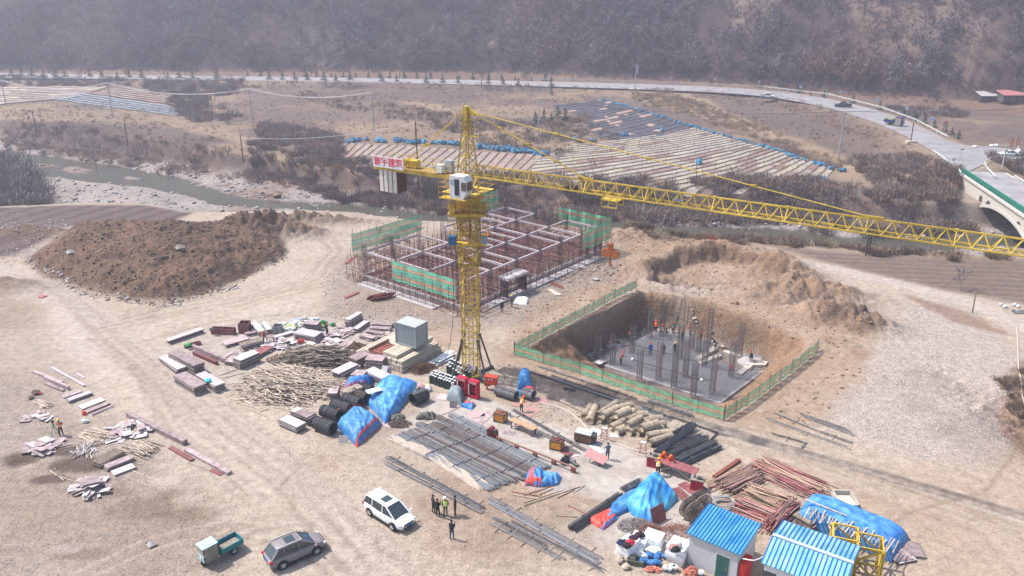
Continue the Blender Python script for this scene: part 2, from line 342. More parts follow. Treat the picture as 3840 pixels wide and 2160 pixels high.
# furrowed strip at left edge of the bank, track and field right
FUR=pm([(-300,800),(0,778),(330,768),(560,770),(720,800),(600,850),(330,865),(180,900),(60,960),(-300,980)],0,1,.5)
lay(FUR,K['furrow']*1.15,.5)
fa=(X*.42+Y*.9)*.0+ (X*.9+Y*-.42); lay(FUR*sstep(.55,.9,np.sin(fa*1.5)*.5+.5)*.6,K['bush']*.7)
lay(pm([(60,960),(180,905),(250,850),(360,840),(330,880),(140,985)],0,1,1)*.8,K['scree'],.9)
FR=pm([(2900,925),(3290,955),(3840,975),(4100,1000),(4100,1200),(3840,1140),(3500,1080),(3100,985)],0,1.5,.7)
lay(FR,K['field']*1.02,.35); lay(FR*sstep(.5,.85,np.sin((Y+X*.12)*3.2+n_b*2)*.5+.5)*.45,K['dryg'])
lay((1-sstep(.9,2.0,ldist(PG([(3030,990),(3180,1020),(3420,1075),(3650,1140),(3840,1225),(4000,1300)],0),X,Y)+n_b))*.8,K['white'],.2)
lay(pm([(3380,1100),(3640,1175),(3800,1260),(3700,1240),(3560,1200),(3440,1140)],0,.8,.6)*.7,K['rust'],.6)
# mound soil
s=sdf(MOUND,X,Y)+n_b*2; lay(1-sstep(-1,.8,s),K['brown']*1.08,1.0); lay((1-sstep(-2,0,s))*sstep(-.02,.16,n_b+n_c*.5)*.7,K['rust'],1.)
lay(sstep(.05,.2,n_a+n_b*.3)*(1-sstep(-2,0,s))*.5,K['darkbrown'])
for (px,py,rx,ry,a,h) in HEAPS:
    if h>.8:
        c=G(px,py,0); m=np.exp(-(((X-c[0])/rx)**2+((Y-c[1])/ry)**2)); lay(m*.8,K['orange']*.88 if px>1900 else K['brown']*1.15,.9)
m=np.exp(-(((X-G(3180,1220)[0])/5)**2+((Y-G(3180,1220)[1])/2.2)**2)); lay(m*.7*sstep(-.1,.1,n_b),K['bush']*.9,1); st_=sdf(TERR,X,Y)+(fbm(X*.5,Y*.5,3,90)-.5)*1.6; lay(np.exp(-((st_+.3)/.9)**2)*.8,K['orange']*.8,1.)
for q in [(2940,1150,3,1.2),(3060,1150,3,1),(3130,1215,3,1.2),(3000,1075,2.5,1),(3270,1245,2,.8),(2560,1190,1.,.6)]: lay(blob(*q)*.6*sstep(-.15,.1,n_c),K['bush']*.85,1.)
m=np.exp(-(((X-G(2640,1070)[0])/11)**2+((Y-G(2640,1070)[1])/4)**2)); lay(m*.8,K['scree'],.8)
# pit: clay walls, floor of rubble
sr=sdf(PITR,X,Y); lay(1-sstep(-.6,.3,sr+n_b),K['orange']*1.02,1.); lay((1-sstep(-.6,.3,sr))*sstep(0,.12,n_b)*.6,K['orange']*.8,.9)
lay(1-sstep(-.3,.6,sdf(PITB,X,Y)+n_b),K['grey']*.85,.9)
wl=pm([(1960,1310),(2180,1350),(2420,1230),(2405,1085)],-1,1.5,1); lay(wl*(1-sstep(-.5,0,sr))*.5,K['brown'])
# river gravel
lay(sstep(T+1,T+5,Y),K['gravel']*1.04,1.0)
lay((Y>T+3)*sstep(.03,.16,n_a)*.5,K['rust'],.6); lay((Y>T+3)*sstep(.05,.2,-n_a)*.5,K['white']*.95,1.)
lay((Z<-4.0)*1.0*(Y>T+3)*.75,K['wet'],.5)
lay((1-sstep(1,7,np.abs(Y-T-1.5)))*sstep(0,1,(X>-12)*1.)*.7,K['dryg']*.8,.5)
# far bank and fields
bank=sstep(FB_-1,FB_+2,Y+n_b*3)
lay(bank,K['bush']*1.25,.5); lay(bank*sstep(-.05,.15,n_b)*.6,K['dryg']*.95)
lay(sstep(-1,3,Y-FT_+n_b*4),K['field'],.4)
fld=(Y>FT_)
lay(fld*sstep(0,.14,n_a)*.7,K['dryg'],.3); lay(fld*sstep(.02,.12,-n_a+n_b*.3)*.6,K['field2'])
fn=fbm(X*.03,Y*.05,3,140)-.5; lay(fld*sstep(.03,.1,fn)*.6,K['furrow']*.95); lay(fld*sstep(.05,.12,-fn)*.55,K['strawg'])
lay(fld*sstep(.0,.14,n_b)*.35,K['field']*.8); lay(fld*sstep(.05,.2,n_c+n_b*.5)*.35,K['dryg']*1.1)
def fpoly(pts,col,k=.8,z=1.,st=.4,nz=.8): lay(pm(pts,z,1.5,nz)*k,col,st)
fpoly([(0,440),(500,470),(700,480),(850,520),(700,545),(300,530),(0,480)],K['furrow']*.8,.7)
fpoly([(700,470),(850,480),(1060,560),(1010,560),(820,510),(700,490)],K['strawg'],.7)
fpoly([(1000,330),(1500,330),(1800,345),(1650,440),(1400,470),(1000,440),(900,380)],K['field'],.6)
fpoly([(1000,470),(1400,500),(1560,470),(1700,560),(1500,540),(1100,530)],K['dryg'],.5)
fpoly([(1500,390),(1640,400),(1720,440),(1600,425)],K['strawg'],.8)
fpoly([(2330,340),(2560,350),(2700,420),(2900,500),(3100,560),(3260,620),(3200,650),(3000,560),(2700,470),(2430,400)],K['strawg'],.75)
fpoly([(2600,350),(3000,385),(3350,500),(3450,590),(3300,600),(3100,560),(2900,480),(2700,410)],K['field']*.95,.7)
fpoly([(3200,600),(3420,640),(3560,700),(3500,760),(3250,700),(3100,640)],K['strawg']*.95,.6)
fpoly([(3640,660),(3700,740),(3680,840),(3560,860),(3500,740)],K['scree'],.6,-2.,.9)
lay((1-sstep(4.5,10,ldist(LANDROAD,X,Y)+n_b*3))*(Y>FT_+3)*.75,K['strawg']*.92,.4)
k=sstep(-26,-14,Y-HB_)*(Y<HB_+3); lay(k*.5,K['rust'],.4)
lay(sstep(-3,2,Y-HB_+n_b*6),K['mtn'],.6)
mt=sstep(0,4,Y-HB_); lay(mt*sstep(0,.12,n_a)*.6,K['mtn2']); lay(mt*sstep(.02,.1,-n_a+n_b*.4)*.5,K['mtn']*.75)
cx,cyy=155,HB_+25
rk=np.exp(-(((X-150)/22.)**2+((Y-HB_-26)/22.)**2)); lay(sstep(.25,.6,rk+n_b*.7)*.9,K['rock'],1.)
rk=np.exp(-(((X-100)/10.)**2+((Y-HB_-38)/14.)**2)); lay(sstep(.3,.6,rk+n_b*.7)*.8,K['rock']*1.1,1.)
rk=np.exp(-(((X+12)/7.)**2+((Y-HB_-22)/7.)**2)); lay(sstep(.3,.6,rk+n_b*.7)*.8,K['rock'],1.)
rk=np.exp(-(((X-205)/9.)**2+((Y-HB_-12)/14.)**2)); lay(sstep(.3,.6,rk+n_b*.7)*.7,K['rock'],1.)
def gridmesh(name,X,Y,Z,C=None,A=None):
    ny,nx=X.shape; me=bpy.data.meshes.new(name)
    co=np.stack([X,Y,Z],-1).reshape(-1,3).astype(np.float32)
    i=np.arange(ny*nx).reshape(ny,nx); q=np.stack([i[:-1,:-1],i[:-1,1:],i[1:,1:],i[1:,:-1]],-1).reshape(-1,4)
    me.vertices.add(len(co)); me.vertices.foreach_set('co',co.ravel())
    me.loops.add(q.size); me.loops.foreach_set('vertex_index',q.ravel().astype(np.int32))
    me.polygons.add(len(q)); me.polygons.foreach_set('loop_start',np.arange(0,q.size,4,dtype=np.int32))
    try: me.polygons.foreach_set('loop_total',np.full(len(q),4,dtype=np.int32))
    except Exception: pass
    me.update(calc_edges=True)
    me.polygons.foreach_set('use_smooth',[True]*len(me.polygons))
    if C is not None:
        at=me.color_attributes.new('soil','FLOAT_COLOR','POINT')
        at.data.foreach_set('color',np.concatenate([np.clip(C,0,1),A[...,None]],-1).reshape(-1).astype(np.float32))
    return me
gm=bpy.data.materials.new('soil'); gm.use_nodes=True; n=gm.node_tree; b=n.nodes['Principled BSDF']; b.inputs['Roughness'].default_value=.95; b.inputs['Specular IOR Level'].default_value=.1
def N(t,**k):
    o=n.nodes.new(t)
    for a,v in k.items():
        if a in('data_type','operation','blend_type','feature','distance'): setattr(o,a,v)
        else: o.inputs[a].default_value=v
    return o
at=n.nodes.new('ShaderNodeAttribute'); at.attribute_name='soil'; tc=n.nodes.new('ShaderNodeTexCoord')
def NZ(sc,det=5,rough=.6):
    z=n.nodes.new('ShaderNodeTexNoise'); z.inputs['Scale'].default_value=sc; z.inputs['Detail'].default_value=det; z.inputs['Roughness'].default_value=rough
    n.links.new(tc.outputs['Object'],z.inputs['Vector']); return z
na,nb,nc=NZ(1.3),NZ(5.,4,.7),NZ(.35,5)
vo=n.nodes.new('ShaderNodeTexVoronoi'); vo.inputs['Scale'].default_value=2.6; n.links.new(tc.outputs['Object'],vo.inputs['Vector'])
def MR(src,a,b_,c,d):
    m=n.nodes.new('ShaderNodeMapRange'); m.inputs[1].default_value=a;m.inputs[2].default_value=b_;m.inputs[3].default_value=c;m.inputs[4].default_value=d
    n.links.new(src,m.inputs[0]); return m.outputs[0]
def MA(op,a,b_):
    m=n.nodes.new('ShaderNodeMath'); m.operation=op
    for i,s_ in enumerate((a,b_)):
        if isinstance(s_,(int,float)): m.inputs[i].default_value=s_
        else: n.links.new(s_,m.inputs[i])
    return m.outputs[0]
v=MA('MULTIPLY',MR(na.outputs[0],.3,.7,.78,1.18),MR(nc.outputs[0],.3,.7,.92,1.08))
st=MR(nb.outputs[0],.35,.65,-.42,.42); st=MA('MULTIPLY',st,at.outputs['Alpha']); v=MA('ADD',v,st)
pb=MR(vo.outputs['Color'],.82,.95,0,.55); pb2=MA('MULTIPLY',MR(vo.outputs['Distance'],.12,.22,1,0),pb); v=MA('ADD',v,MA('MULTIPLY',pb2,at.outputs['Alpha']))
mx=n.nodes.new('ShaderNodeVectorMath'); mx.operation='SCALE'; n.links.new(at.outputs['Color'],mx.inputs[0]); n.links.new(v,mx.inputs['Scale'])
n.links.new(mx.outputs[0],b.inputs['Base Color'])
bp=n.nodes.new('ShaderNodeBump'); bp.inputs['Distance'].default_value=.35
n.links.new(MA('MULTIPLY',at.outputs['Alpha'],.75),bp.inputs['Strength'])
hh=MA('ADD',MA('MULTIPLY',nb.outputs[0],.5),MA('MULTIPLY',na.outputs[0],.8)); n.links.new(hh,bp.inputs['Height']); n.links.new(bp.outputs[0],b.inputs['Normal'])
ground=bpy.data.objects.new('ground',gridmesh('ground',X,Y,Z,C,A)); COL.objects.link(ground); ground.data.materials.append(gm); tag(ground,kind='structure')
# water
wm=bpy.data.materials.new('water'); wm.use_nodes=True; n=wm.node_tree; b=n.nodes['Principled BSDF']
b.inputs['Base Color'].default_value=(*L(120,128,116)*.8,1); b.inputs['Roughness'].default_value=.12
tc=n.nodes.new('ShaderNodeTexCoord'); z_=n.nodes.new('ShaderNodeTexNoise'); z_.inputs['Scale'].default_value=.12; z_.inputs['Detail'].default_value=4; n.links.new(tc.outputs['Object'],z_.inputs['Vector'])
cr=n.nodes.new('ShaderNodeMix'); cr.data_type='RGBA'; cr.inputs[6].default_value=(*L(84,76,64)*.7,1); cr.inputs[7].default_value=(*L(104,108,98)*.7,1); n.links.new(z_.outputs[0],cr.inputs[0]); n.links.new(cr.outputs[2],b.inputs['Base Color'])
z2=n.nodes.new('ShaderNodeTexNoise'); z2.inputs['Scale'].default_value=1.5; z2.inputs['Detail'].default_value=4; n.links.new(tc.outputs['Object'],z2.inputs['Vector'])
bp=n.nodes.new('ShaderNodeBump'); bp.inputs['Strength'].default_value=.35; bp.inputs['Distance'].default_value=.2; n.links.new(z2.outputs[0],bp.inputs['Height']); n.links.new(bp.outputs[0],b.inputs['Normal'])
wx=np.linspace(-330,230,90); wv=[];wf=[]
for x in wx:
    a=float(cy(NBT,np.array(x)))+2.5; c=float(cy(FBB,np.array(x)))+2
    wv+=[(x,a,-4.12),(x,c,-4.12)]
wf=[[2*i,2*i+2,2*i+3,2*i+1] for i in range(len(wx)-1)]
me=bpy.data.meshes.new('river'); me.from_pydata(wv,[],wf); me.materials.append(wm); river=bpy.data.objects.new('river',me); COL.objects.link(river); tag(river,kind='structure')
# road
am=mat('asphalt',tuple(K['asph']*1.45),.9,var=.1,scale=.25,col2=tuple(K['asph']*2.0))
mb=MB(); cen=[]
def resample(l,nn):
    l=[Vector(p) for p in l]; d=[0]
    for a,b_ in zip(l[:-1],l[1:]): d.append(d[-1]+(b_-a).length)
    out=[]
    for i in range(nn):
        t=d[-1]*i/(nn-1)
        k=max(0,min(len(l)-2,int(np.searchsorted(d,t)-1))); u=(t-d[k])/(d[k+1]-d[k]); out.append(l[k].lerp(l[k+1],u))
    return out
def smooth(l,it=3):
    for _ in range(it): l=[l[0]]+[(l[i-1]+l[i]*2+l[i+1])/4 for i in range(1,len(l)-1)]+[l[-1]]
    return l
e1=smooth(resample([(RT[0][0]-150,RT[0][1]+20)]+RT,80),6); e2=smooth(resample([(RB[0][0]-150,RB[0][1]+20)]+RB[:-1],80),6)
rows=[(a,b_) for a,b_ in zip(e1,e2)]
for i in range(79):
    a,b_=rows[i];c,d=rows[i+1]
    q=[(b_.x,b_.y,RZ),(d.x,d.y,RZ),(c.x,c.y,RZ),(a.x,a.y,RZ)]; mb.add(q,[[0,1,2,3]])
J=[tuple(e2[-1])]+[G(3594,641,RZ)]+[G(3603,655,RZ)]+[G(3700,612,RZ)]+[G(3689,604,RZ)]+PG([(3740,588),(3840,600),(3990,640),(3990,590),(3840,566),(3700,548),(3620,545)],RZ)+[tuple(e1[-1])]
mb.add([(p[0],p[1],RZ-.001) for p in J],[list(range(len(J)))])
road=mb.build('road',am); tag(road,kind='structure')
# ================= materials for objects =================
def c8(r,g,b,k=.62): return tuple(np.array(lin((r/255,g/255,b/255)))*k)
yel=mat('yellow_paint',(.53,.36,.05),.55,var=.22,scale=1.2,spec=.4)
yel2=mat('yellow_paint_worn',(.46,.29,.03),.6,var=.3,scale=3)
redp=mat('red_paint',(.42,.03,.045),.5,var=.15)
steel=mat('dark_steel',(.07,.06,.06),.6,var=.3,scale=4)
rebar=mat('rebar_steel',(.16,.155,.16),.65,var=.35,scale=3)
rebard=mat('rebar_dark',(.045,.048,.055),.55,var=.3,scale=3)
rust=mat('rusty_steel',(.2,.07,.05),.8,var=.35,scale=5)
polem=mat('rusty_pole',(.23,.1,.09),.75,var=.35,scale=5)
white=mat('white_paint',(.72,.72,.72),.5,var=.05)
black=mat('black_rubber',(.02,.02,.022),.7,var=.2)
glass=mat('dark_glass',(.025,.04,.05),.08,var=.1,spec=.8)
conc=mat('concrete',(.36,.34,.33),.9,var=.15,scale=1.5,bump=.2)
concl=mat('pale_concrete',(.45,.41,.36),.9,var=.15,scale=2,bump=.2)
ply=mat('plywood_film',(.30,.20,.21),.75,var=.3,scale=2,col2=(.42,.34,.34))
plyd=mat('plywood_edge',(.20,.17,.15),.85,var=.3,scale=6,vec=(1,1,8))
plyr=mat('plywood_red',(.20,.055,.06),.6,var=.25,scale=2,col2=(.26,.10,.10))
plyw=mat('plywood_dusty',(.46,.42,.42),.85,var=.15,scale=2)
wood=mat('pale_timber',(.41,.32,.25),.85,var=.3,scale=3,col2=(.52,.43,.35))
woodg=mat('weathered_timber',(.24,.19,.15),.9,var=.35,scale=3,col2=(.38,.31,.25))
woodd=mat('old_timber',(.13,.10,.085),.9,var=.3,scale=3)
tarpb=mat('blue_tarp',(.015,.15,.52),.5,var=.25,scale=1.2,bump=.25,col2=(.09,.27,.58),spec=.3)
tarpc=mat('cyan_tarp',(.03,.35,.70),.38,var=.25,scale=1.2,bump=.25,col2=(.10,.5,.8),spec=.5)
tarpo=mat('orange_tarp',(.60,.07,.05),.5,var=.2,scale=2,bump=.2)
orange=mat('orange_vest',(.75,.10,.02),.7,var=.08)
greenn=mat('green_net',(.05,.42,.16),.7,var=.15,scale=1.5,col2=(.10,.52,.25))
orn=mat('orange_net',(.62,.30,.13),.75,var=.12,scale=1.5)
# ================= tower crane =================
CX,CY=G(1769,1409,0)
JA=math.atan2(51.65-CY,34.77-CX)+.04
crane=thing('tower_crane','tall yellow lattice tower crane standing in the middle of the yard','crane',(CX,CY,0))
MR_=R(-6)
def lattice(mb,w_,z0,z1,pitch,rc,rb,rot=MR_,w2=None,cross=False):
    w2=w2 or w_; n=max(1,int(round((z1-z0)/pitch)))
    def P(k,z):
        t=(z-z0)/(z1-z0); h=(w_*(1-t)+w2*t)/2; a=((-h,-h),(h,-h),(h,h),(-h,h))[k%4]
        c,s_=math.cos(rot),math.sin(rot); return Vector((a[0]*c-a[1]*s_,a[0]*s_+a[1]*c,z))
    for k in range(4): mb.bar(P(k,z0),P(k,z1),rc,rc)
    for i in range(n):
        a=z0+(z1-z0)*i/n; b_=z0+(z1-z0)*(i+1)/n
        for k in range(4):
            if (i+k)%2: mb.bar(P(k,a),P(k+1,b_),rb)
            else: mb.bar(P(k+1,a),P(k,b_),rb)
            if cross: mb.bar(P(k,a),P(k+1,b_),rb); mb.bar(P(k+1,a),P(k,b_),rb)
            mb.bar(P(k,a),P(k+1,a),rb)
    for k in range(4): mb.bar(P(k,z1),P(k+1,z1),rb)
    return P
for i in range(7):                       # mast sections bolted one on another
    m_=MB(); P=lattice(m_,1.6,.3+2.65*i,.3+2.65*(i+1)-.01,1.3,.14,.06)
    for k in range(4): m_.box(P(k,.3+2.65*i+.1),(.26,.26,.26),MR_)
    m_.build('mast_section',yel,crane)
m_=MB(); lattice(m_,.5,.3,18,.45,.03,.02); m_.box((.2,.2,9),(.04,.04,17)); m_.build('ladder',yel2,crane)
m_=MB(); m_.tube((.1,0,15.6),(.1,0,18.6),.11,8); m_.build('climbing_cylinder',rust,crane)
m_=MB(); P=lattice(m_,2.05,13.1,18.6,1.4,.11,.065,cross=False)
for k in range(4): m_.bar(P(k,13.15),P(k+1,13.15),.18,.3); m_.bar(P(k,18.2),P(k+1,18.2),.16,.4)
m_.build('climbing_cage',yel2,crane)
def railing(mb,pts,z,h=1.1,r=.035,closed=True):
    n_=len(pts); 
    for i in range(n_ if closed else n_-1):
        a=Vector((*pts[i],z)); b_=Vector((*pts[(i+1)%n_],z)); L_=(b_-a).length; kk=max(1,int(L_/1.))
        for j in range(kk+1): q=a.lerp(b_,j/kk); mb.bar(q,q+Vector((0,0,h)),r)
        mb.bar(a+Vector((0,0,h)),b_+Vector((0,0,h)),r); mb.bar(a+Vector((0,0,h*.5)),b_+Vector((0,0,h*.5)),r)
def rotp(pts,a): return [(p[0]*math.cos(a)-p[1]*math.sin(a),p[0]*math.sin(a)+p[1]*math.cos(a)) for p in pts]
def deck(mb,h,z,rot=MR_,inner=1.1,t=.07):
    for sx,sy,dx,dy in((0,-1,h,(h-inner)/1),(0,1,h,(h-inner)),(-1,0,(h-inner),inner),(1,0,(h-inner),inner)):
        c=(sx*(h+inner)/2,sy*(h+inner)/2); q=rotp([c],rot)[0]
        d=(2*h,h-inner,t) if sx==0 else (h-inner,2*inner,t)
        mb.box((q[0],q[1],z),d,rot)
for z,h,nm in((15.7,1.75,'working_platform'),(18.75,1.85,'working_platform')):
    m_=MB(); deck(m_,h,z); m_.bar((-h,-h,z-.12),(h,-h,z-.12),.12,.25)
    railing(m_,rotp([(-h,-h),(h,-h),(h,h),(-h,h)],MR_),z,1.1); m_.build(nm,yel2,crane)
for sx in(-1,1):
    m_=MB(); m_.box((sx*1.5,-1.3,19.3),(.6,1.0,.9),MR_); m_.build('guard_panel',yel2,crane)
m_=MB(); m_.box((-1.55,-1.75,16.1),(.8,.6,.9)); m_.build('control_box',mat('blue_box',(.02,.12,.25),.5),crane)
m_=MB(); m_.box((1.65,-1.75,16.1),(.6,.6,.7)); m_.build('control_box',mat('grey_box',(.25,.27,.3),.5),crane)
m_=MB(); m_.tube((0,0,18.9),(0,0,20.3),1.0,4,1.5); m_.tube((0,0,20.3),(0,0,20.55),1.35,20); m_.build('slewing_ring',yel2,crane)
m_=MB(); m_.tube((0,0,20.56),(0,0,20.7),1.2,20); m_.build('slewing_bearing',steel,crane)
m_=MB(); lattice(m_,1.5,20.7,22.3,1.6,.16,.1,JA); deck(m_,1.9,20.75,JA); railing(m_,rotp([(-1.9,-1.9),(1.9,-1.9),(1.9,1.9),(-1.9,1.9)],JA),20.75,1.0); m_.build('slewing_tower',yel,crane)
# tower head
hd=MB(); P=lattice(hd,1.5,22.3,28.3,1.0,.13,.07,JA,.42); hd.box((0,0,28.4),(.5,.6,1.4),JA); 
jd=Vector((math.cos(JA),math.sin(JA),0)); jn=Vector((-jd.y,jd.x,0))
hd.bar(jd*.1+Vector((0,0,29.0)),jd*1.0+Vector((0,0,28.3)),.35,.35); hd.box(jd*.95+Vector((0,0,26.3)),(1.0,.8,.06),JA); railing(hd,[((jd*a+jn*b_).x,(jd*a+jn*b_).y) for a,b_ in((.5,-.4),(1.4,-.4),(1.4,.4),(.5,.4))],26.3,1.6,.03)
hd.build('tower_head',yel,crane)
# jib: 9 sections
def J(t,s_=0,z=0): return jd*t+jn*s_+Vector((0,0,z))
JB,JT,HW=22.42,23.47,.6
t0=1.2
for k in range(9):
    L_=6.0; a=t0+k*L_; b_=a+L_-.02; m_=MB()
    zz=0.
    m_.bar(J(a,-HW,JB),J(b_,-HW,JB),.11); m_.bar(J(a,HW,JB),J(b_,HW,JB),.11); m_.bar(J(a,0,JT),J(b_,0,JT),.12)
    np_=5; p_=L_/np_
    for j in range(np_):
        x0=a+j*p_; xm=x0+p_/2; x1=x0+p_ if j<np_-1 else b_
        for s_ in(-HW,HW):
            m_.bar(J(x0,s_,JB),J(xm,0,JT),.05); m_.bar(J(xm,0,JT),J(x1,s_,JB),.05)
        m_.bar(J(x0,-HW,JB),J(x0,HW,JB),.06); m_.bar(J(x0,-HW,JB),J(x1,HW,JB),.05)
    m_.bar(J(a+.05,-HW,JB),J(a+.05,0,JT),.08); m_.bar(J(a+.05,HW,JB),J(a+.05,0,JT),.08); m_.box(J(a+.02,0,JT),(.3,.2,.2),JA)
    m_.build('jib_section',yel,crane)
def solve(px,z):                       # distance along the jib seen at column px, height z
    lo,hi=-16,60
    for _ in range(60):
        m=(lo+hi)/2; q=Vector((CX,CY,0))+J(m,0,z); d=q.y*CP+(CH-z)*SP; u=1920+FPX*q.x/d
        if u<px: lo=m
        else: hi=m
    return lo
tp=J(.75,0,28.6)
for px in(2196,3271):
    t=solve(px,JT); m_=MB()
    for s_ in ((-.1,.1) if px<3000 else (0,)): m_.tube(tp+jn*s_,J(t,s_,JT+.1),.035 if px<3000 else .05,6)
    q=J(t,0,JT+.12); m_.box(q,(1.6,.12,.2),JA)
    for f in(.25,.5,.75): m_.box(tp.lerp(q,f),(.5,.22,.18),JA)
    m_.build('pendant_bar',yel,crane)
tc_=solve(2298,JB-.3)
m_=MB(); m_.box(J(tc_,0,JB-.35),(1.7,1.5,.12),JA)
for s_ in(-.7,.7):
    for a in(-.75,.75): m_.bar(J(tc_+a,s_,JB-.05),J(tc_+a,s_,JB-1.),.09)
    m_.bar(J(tc_-.75,s_,JB-1.),J(tc_+.75,s_,JB-1.),.09)
m_.build('trolley',yel,crane)
m_=MB(); m_.tube(J(12,-.3,JB+.15),J(12,.3,JB+.15),.28,12); m_.box(J(11.6,0,JB+.1),(.9,.4,.3),JA); m_.build('hoist_winch',steel,crane)
hk=MB(); zc=JB-6.6+1.6
for s_ in(-.35,.35): hk.tube(J(tc_,s_,JB-.4),J(tc_,s_*.5,zc),.012,4)
hk.build('hoist_rope',steel,crane)
hk=MB()
for a in(-.45,.45): hk.tube(J(tc_+a,-.12,zc-.5),J(tc_+a,.12,zc-.5),.42,14)
hk.box(J(tc_,0,zc),(.45,.3,.9),JA); hk.box(J(tc_,0,zc-.6),(1.0,.25,.35),JA); hk.tube(J(tc_,0,zc-.7),J(tc_,0,zc-1.5),.08,8); hk.tube(J(tc_,0,zc-1.5),J(tc_+.25,0,zc-1.7),.09,8)
hk.build('hook_block',mat('rust_orange',(.42,.12,.04),.7,var=.2),crane)
# counter jib
m_=MB()
CJ=22.0
for s_ in(-.75,.75): m_.bar(J(-1,s_,CJ),J(-11.6,s_,CJ),.2,.4)
for a in range(0,11): m_.bar(J(-1.-a,-.75,CJ),J(-1.-a,.75,CJ),.12)
for s_ in(-1.05,1.05):
    for a in range(0,11,2):
        m_.bar(J(-1.2-a,s_,CJ+.2),J(-1.2-a,s_,CJ+1.25),.045)
        m_.bar(J(-1.2-a,s_*.7,CJ),J(-1.2-a,s_,CJ+.2),.06)
    for h in(.72,1.25): m_.bar(J(-1.2,s_,CJ+h),J(-11.4,s_,CJ+h),.045)
m_.build('counter_jib',yel,crane)
m_=MB(); m_.box(J(-6.0,0,CJ+.23),(10,1.7,.04),JA); m_.build('walkway',mat('mesh_deck',(.35,.22,.06),.8,var=.2),crane)
for j in range(4):
    m_=MB(); m_.box(J(-8.9-j*.62,0,CJ-1.1),(.5,1.5,2.9),JA); m_.box(J(-8.9-j*.62,0,CJ+.5),(.3,.9,.5),JA); m_.build('counterweight',[conc,white][j%2] if 0 else mat('counterweight',(.62,.58,.52),.8,var=.15),crane)
m_=MB()
for j in range(5): m_.box(J(-8.58-j*.62,0,CJ-1.1),(.08,1.52,2.88),JA)
m_.build('counterweight_spacer',mat('dark_red_brown',(.10,.05,.04),.8),crane)
m_=MB(); m_.box(J(-3.,-.55,CJ+.75),(.75,.6,.8),JA); m_.build('electric_cabinet',white,crane)
m_=MB(); m_.box(J(-2.3,.1,CJ+.95),(.8,.6,1.2),JA); m_.build('electric_cabinet',mat('grey_cab',(.4,.4,.42),.5),crane)
m_=MB(); m_.tube(J(-7.6,-.5,CJ+.8),J(-7.6,.5,CJ+.8),.42,14); m_.box(J(-6.8,0,CJ+.7),(1,.8,.8),JA); m_.build('hoist_drum',[yel2],crane)
tb=J(-.2,0,28.7); 
m_=MB()
for s_ in(-.6,.6): m_.tube(tb,J(-8.4,s_,CJ+.25),.035,6); m_.box(tb.lerp(J(-8.4,s_,CJ+.25),.6),(.5,.15,.15),JA)
m_.build('pendant_bar',yel,crane)
# sign board with red characters
SW,SH_=4.1,1.15
sgn=thing('sign_board',None,None); del_=0
sgn.parent=crane; m_=MB()
side=-1
sc_=J(-9.35,-1.14,CJ+.72); sgn.location=sc_; sgn.rotation_euler=(math.pi/2,0,JA)
m_.box((0,0,0),(SW,SH_,.05)); m_.build('board',white,sgn)
redc=mat('red_letter',(.65,.02,.06),.5,var=.03)
def textmesh(body,size,parent,mt,loc,name='lettering',rot=None,space=1.,bold=0.):
    cu=bpy.data.curves.new(name,'FONT'); cu.body=body; cu.size=size; cu.align_x='CENTER'; cu.align_y='CENTER'; cu.extrude=.012; cu.space_character=space; cu.offset=bold
    t=bpy.data.objects.new(name,cu); COL.objects.link(t); bpy.context.view_layer.update()
    dg=bpy.context.evaluated_depsgraph_get(); me=bpy.data.meshes.new_from_object(t.evaluated_get(dg)); bpy.data.objects.remove(t)
    me.materials.clear(); me.materials.append(mt); o=bpy.data.objects.new(name,me); COL.objects.link(o); o.parent=parent; o.location=loc
    if rot: o.rotation_euler=rot
    return o
for i,ch in enumerate('寰宇建筑'): textmesh(ch,1.02,sgn,redc,((i-1.5)*.98,0,.03),'character',bold=.012)
# cab
cab=thing('operator_cab',None,None); cab.parent=crane
cab.location=Vector((-.55,-2.15,20.55)); cab.rotation_euler=(0,0,R(-28))
m_=MB(); 
pr_=[(-.95,0),(.55,0),(.95,.75),(.95,1.75),(.62,2.25),(-.85,2.25),(-.95,2.1)]
n_=len(pr_); vs=[(x,-.62,z) for x,z in pr_]+[(x,.62,z) for x,z in pr_]; m_.add(vs,[list(range(n_)),list(range(2*n_-1,n_-1,-1))]+[[i,i+n_,(i+1)%n_+n_,(i+1)%n_] for i in range(n_)])
m_.build('shell',white,cab)
m_=MB(); m_.box((-.1,-.635,1.15),(.52,.03,1.6)); m_.build('door',mat('cab_door_glass',(.05,.05,.055),.2),cab)
m_=MB(); m_.box((-.65,-.635,1.65),(.42,.03,.5)); m_.build('side_window',mat('pale_glass',(.35,.42,.45),.2),cab)
m_=MB(); m_.bar((.972,0,.85),(.972,0,1.7),.03,1.0,up=(0,1,0)) ; m_.add([(.575,-.5,.06),(.575,.5,.06),(.965,.5,.78),(.965,-.5,.78)],[[0,1,2,3]]); m_.add([(.96,-.635,.85),(.4,-.635,.85),(.4,-.635,1.7),(.93,-.635,1.7)],[[0,1,2,3]]); m_.build('front_window',mat('brown_glass',(.14,.11,.08),.15),cab)
m_=MB(); m_.box((-.2,0,-.06),(2.2,1.7,.08)); railing(m_,[(-1.3,-.85),(-1.3,.85)],0,1.1,.04,False); railing(m_,[(-2.1,-.85),(-1.3,-.85)],0,1.1,.04,False); m_.box((-1.6,0,-.06),(1.,1.7,.07)); m_.build('cab_platform',yel2,cab)
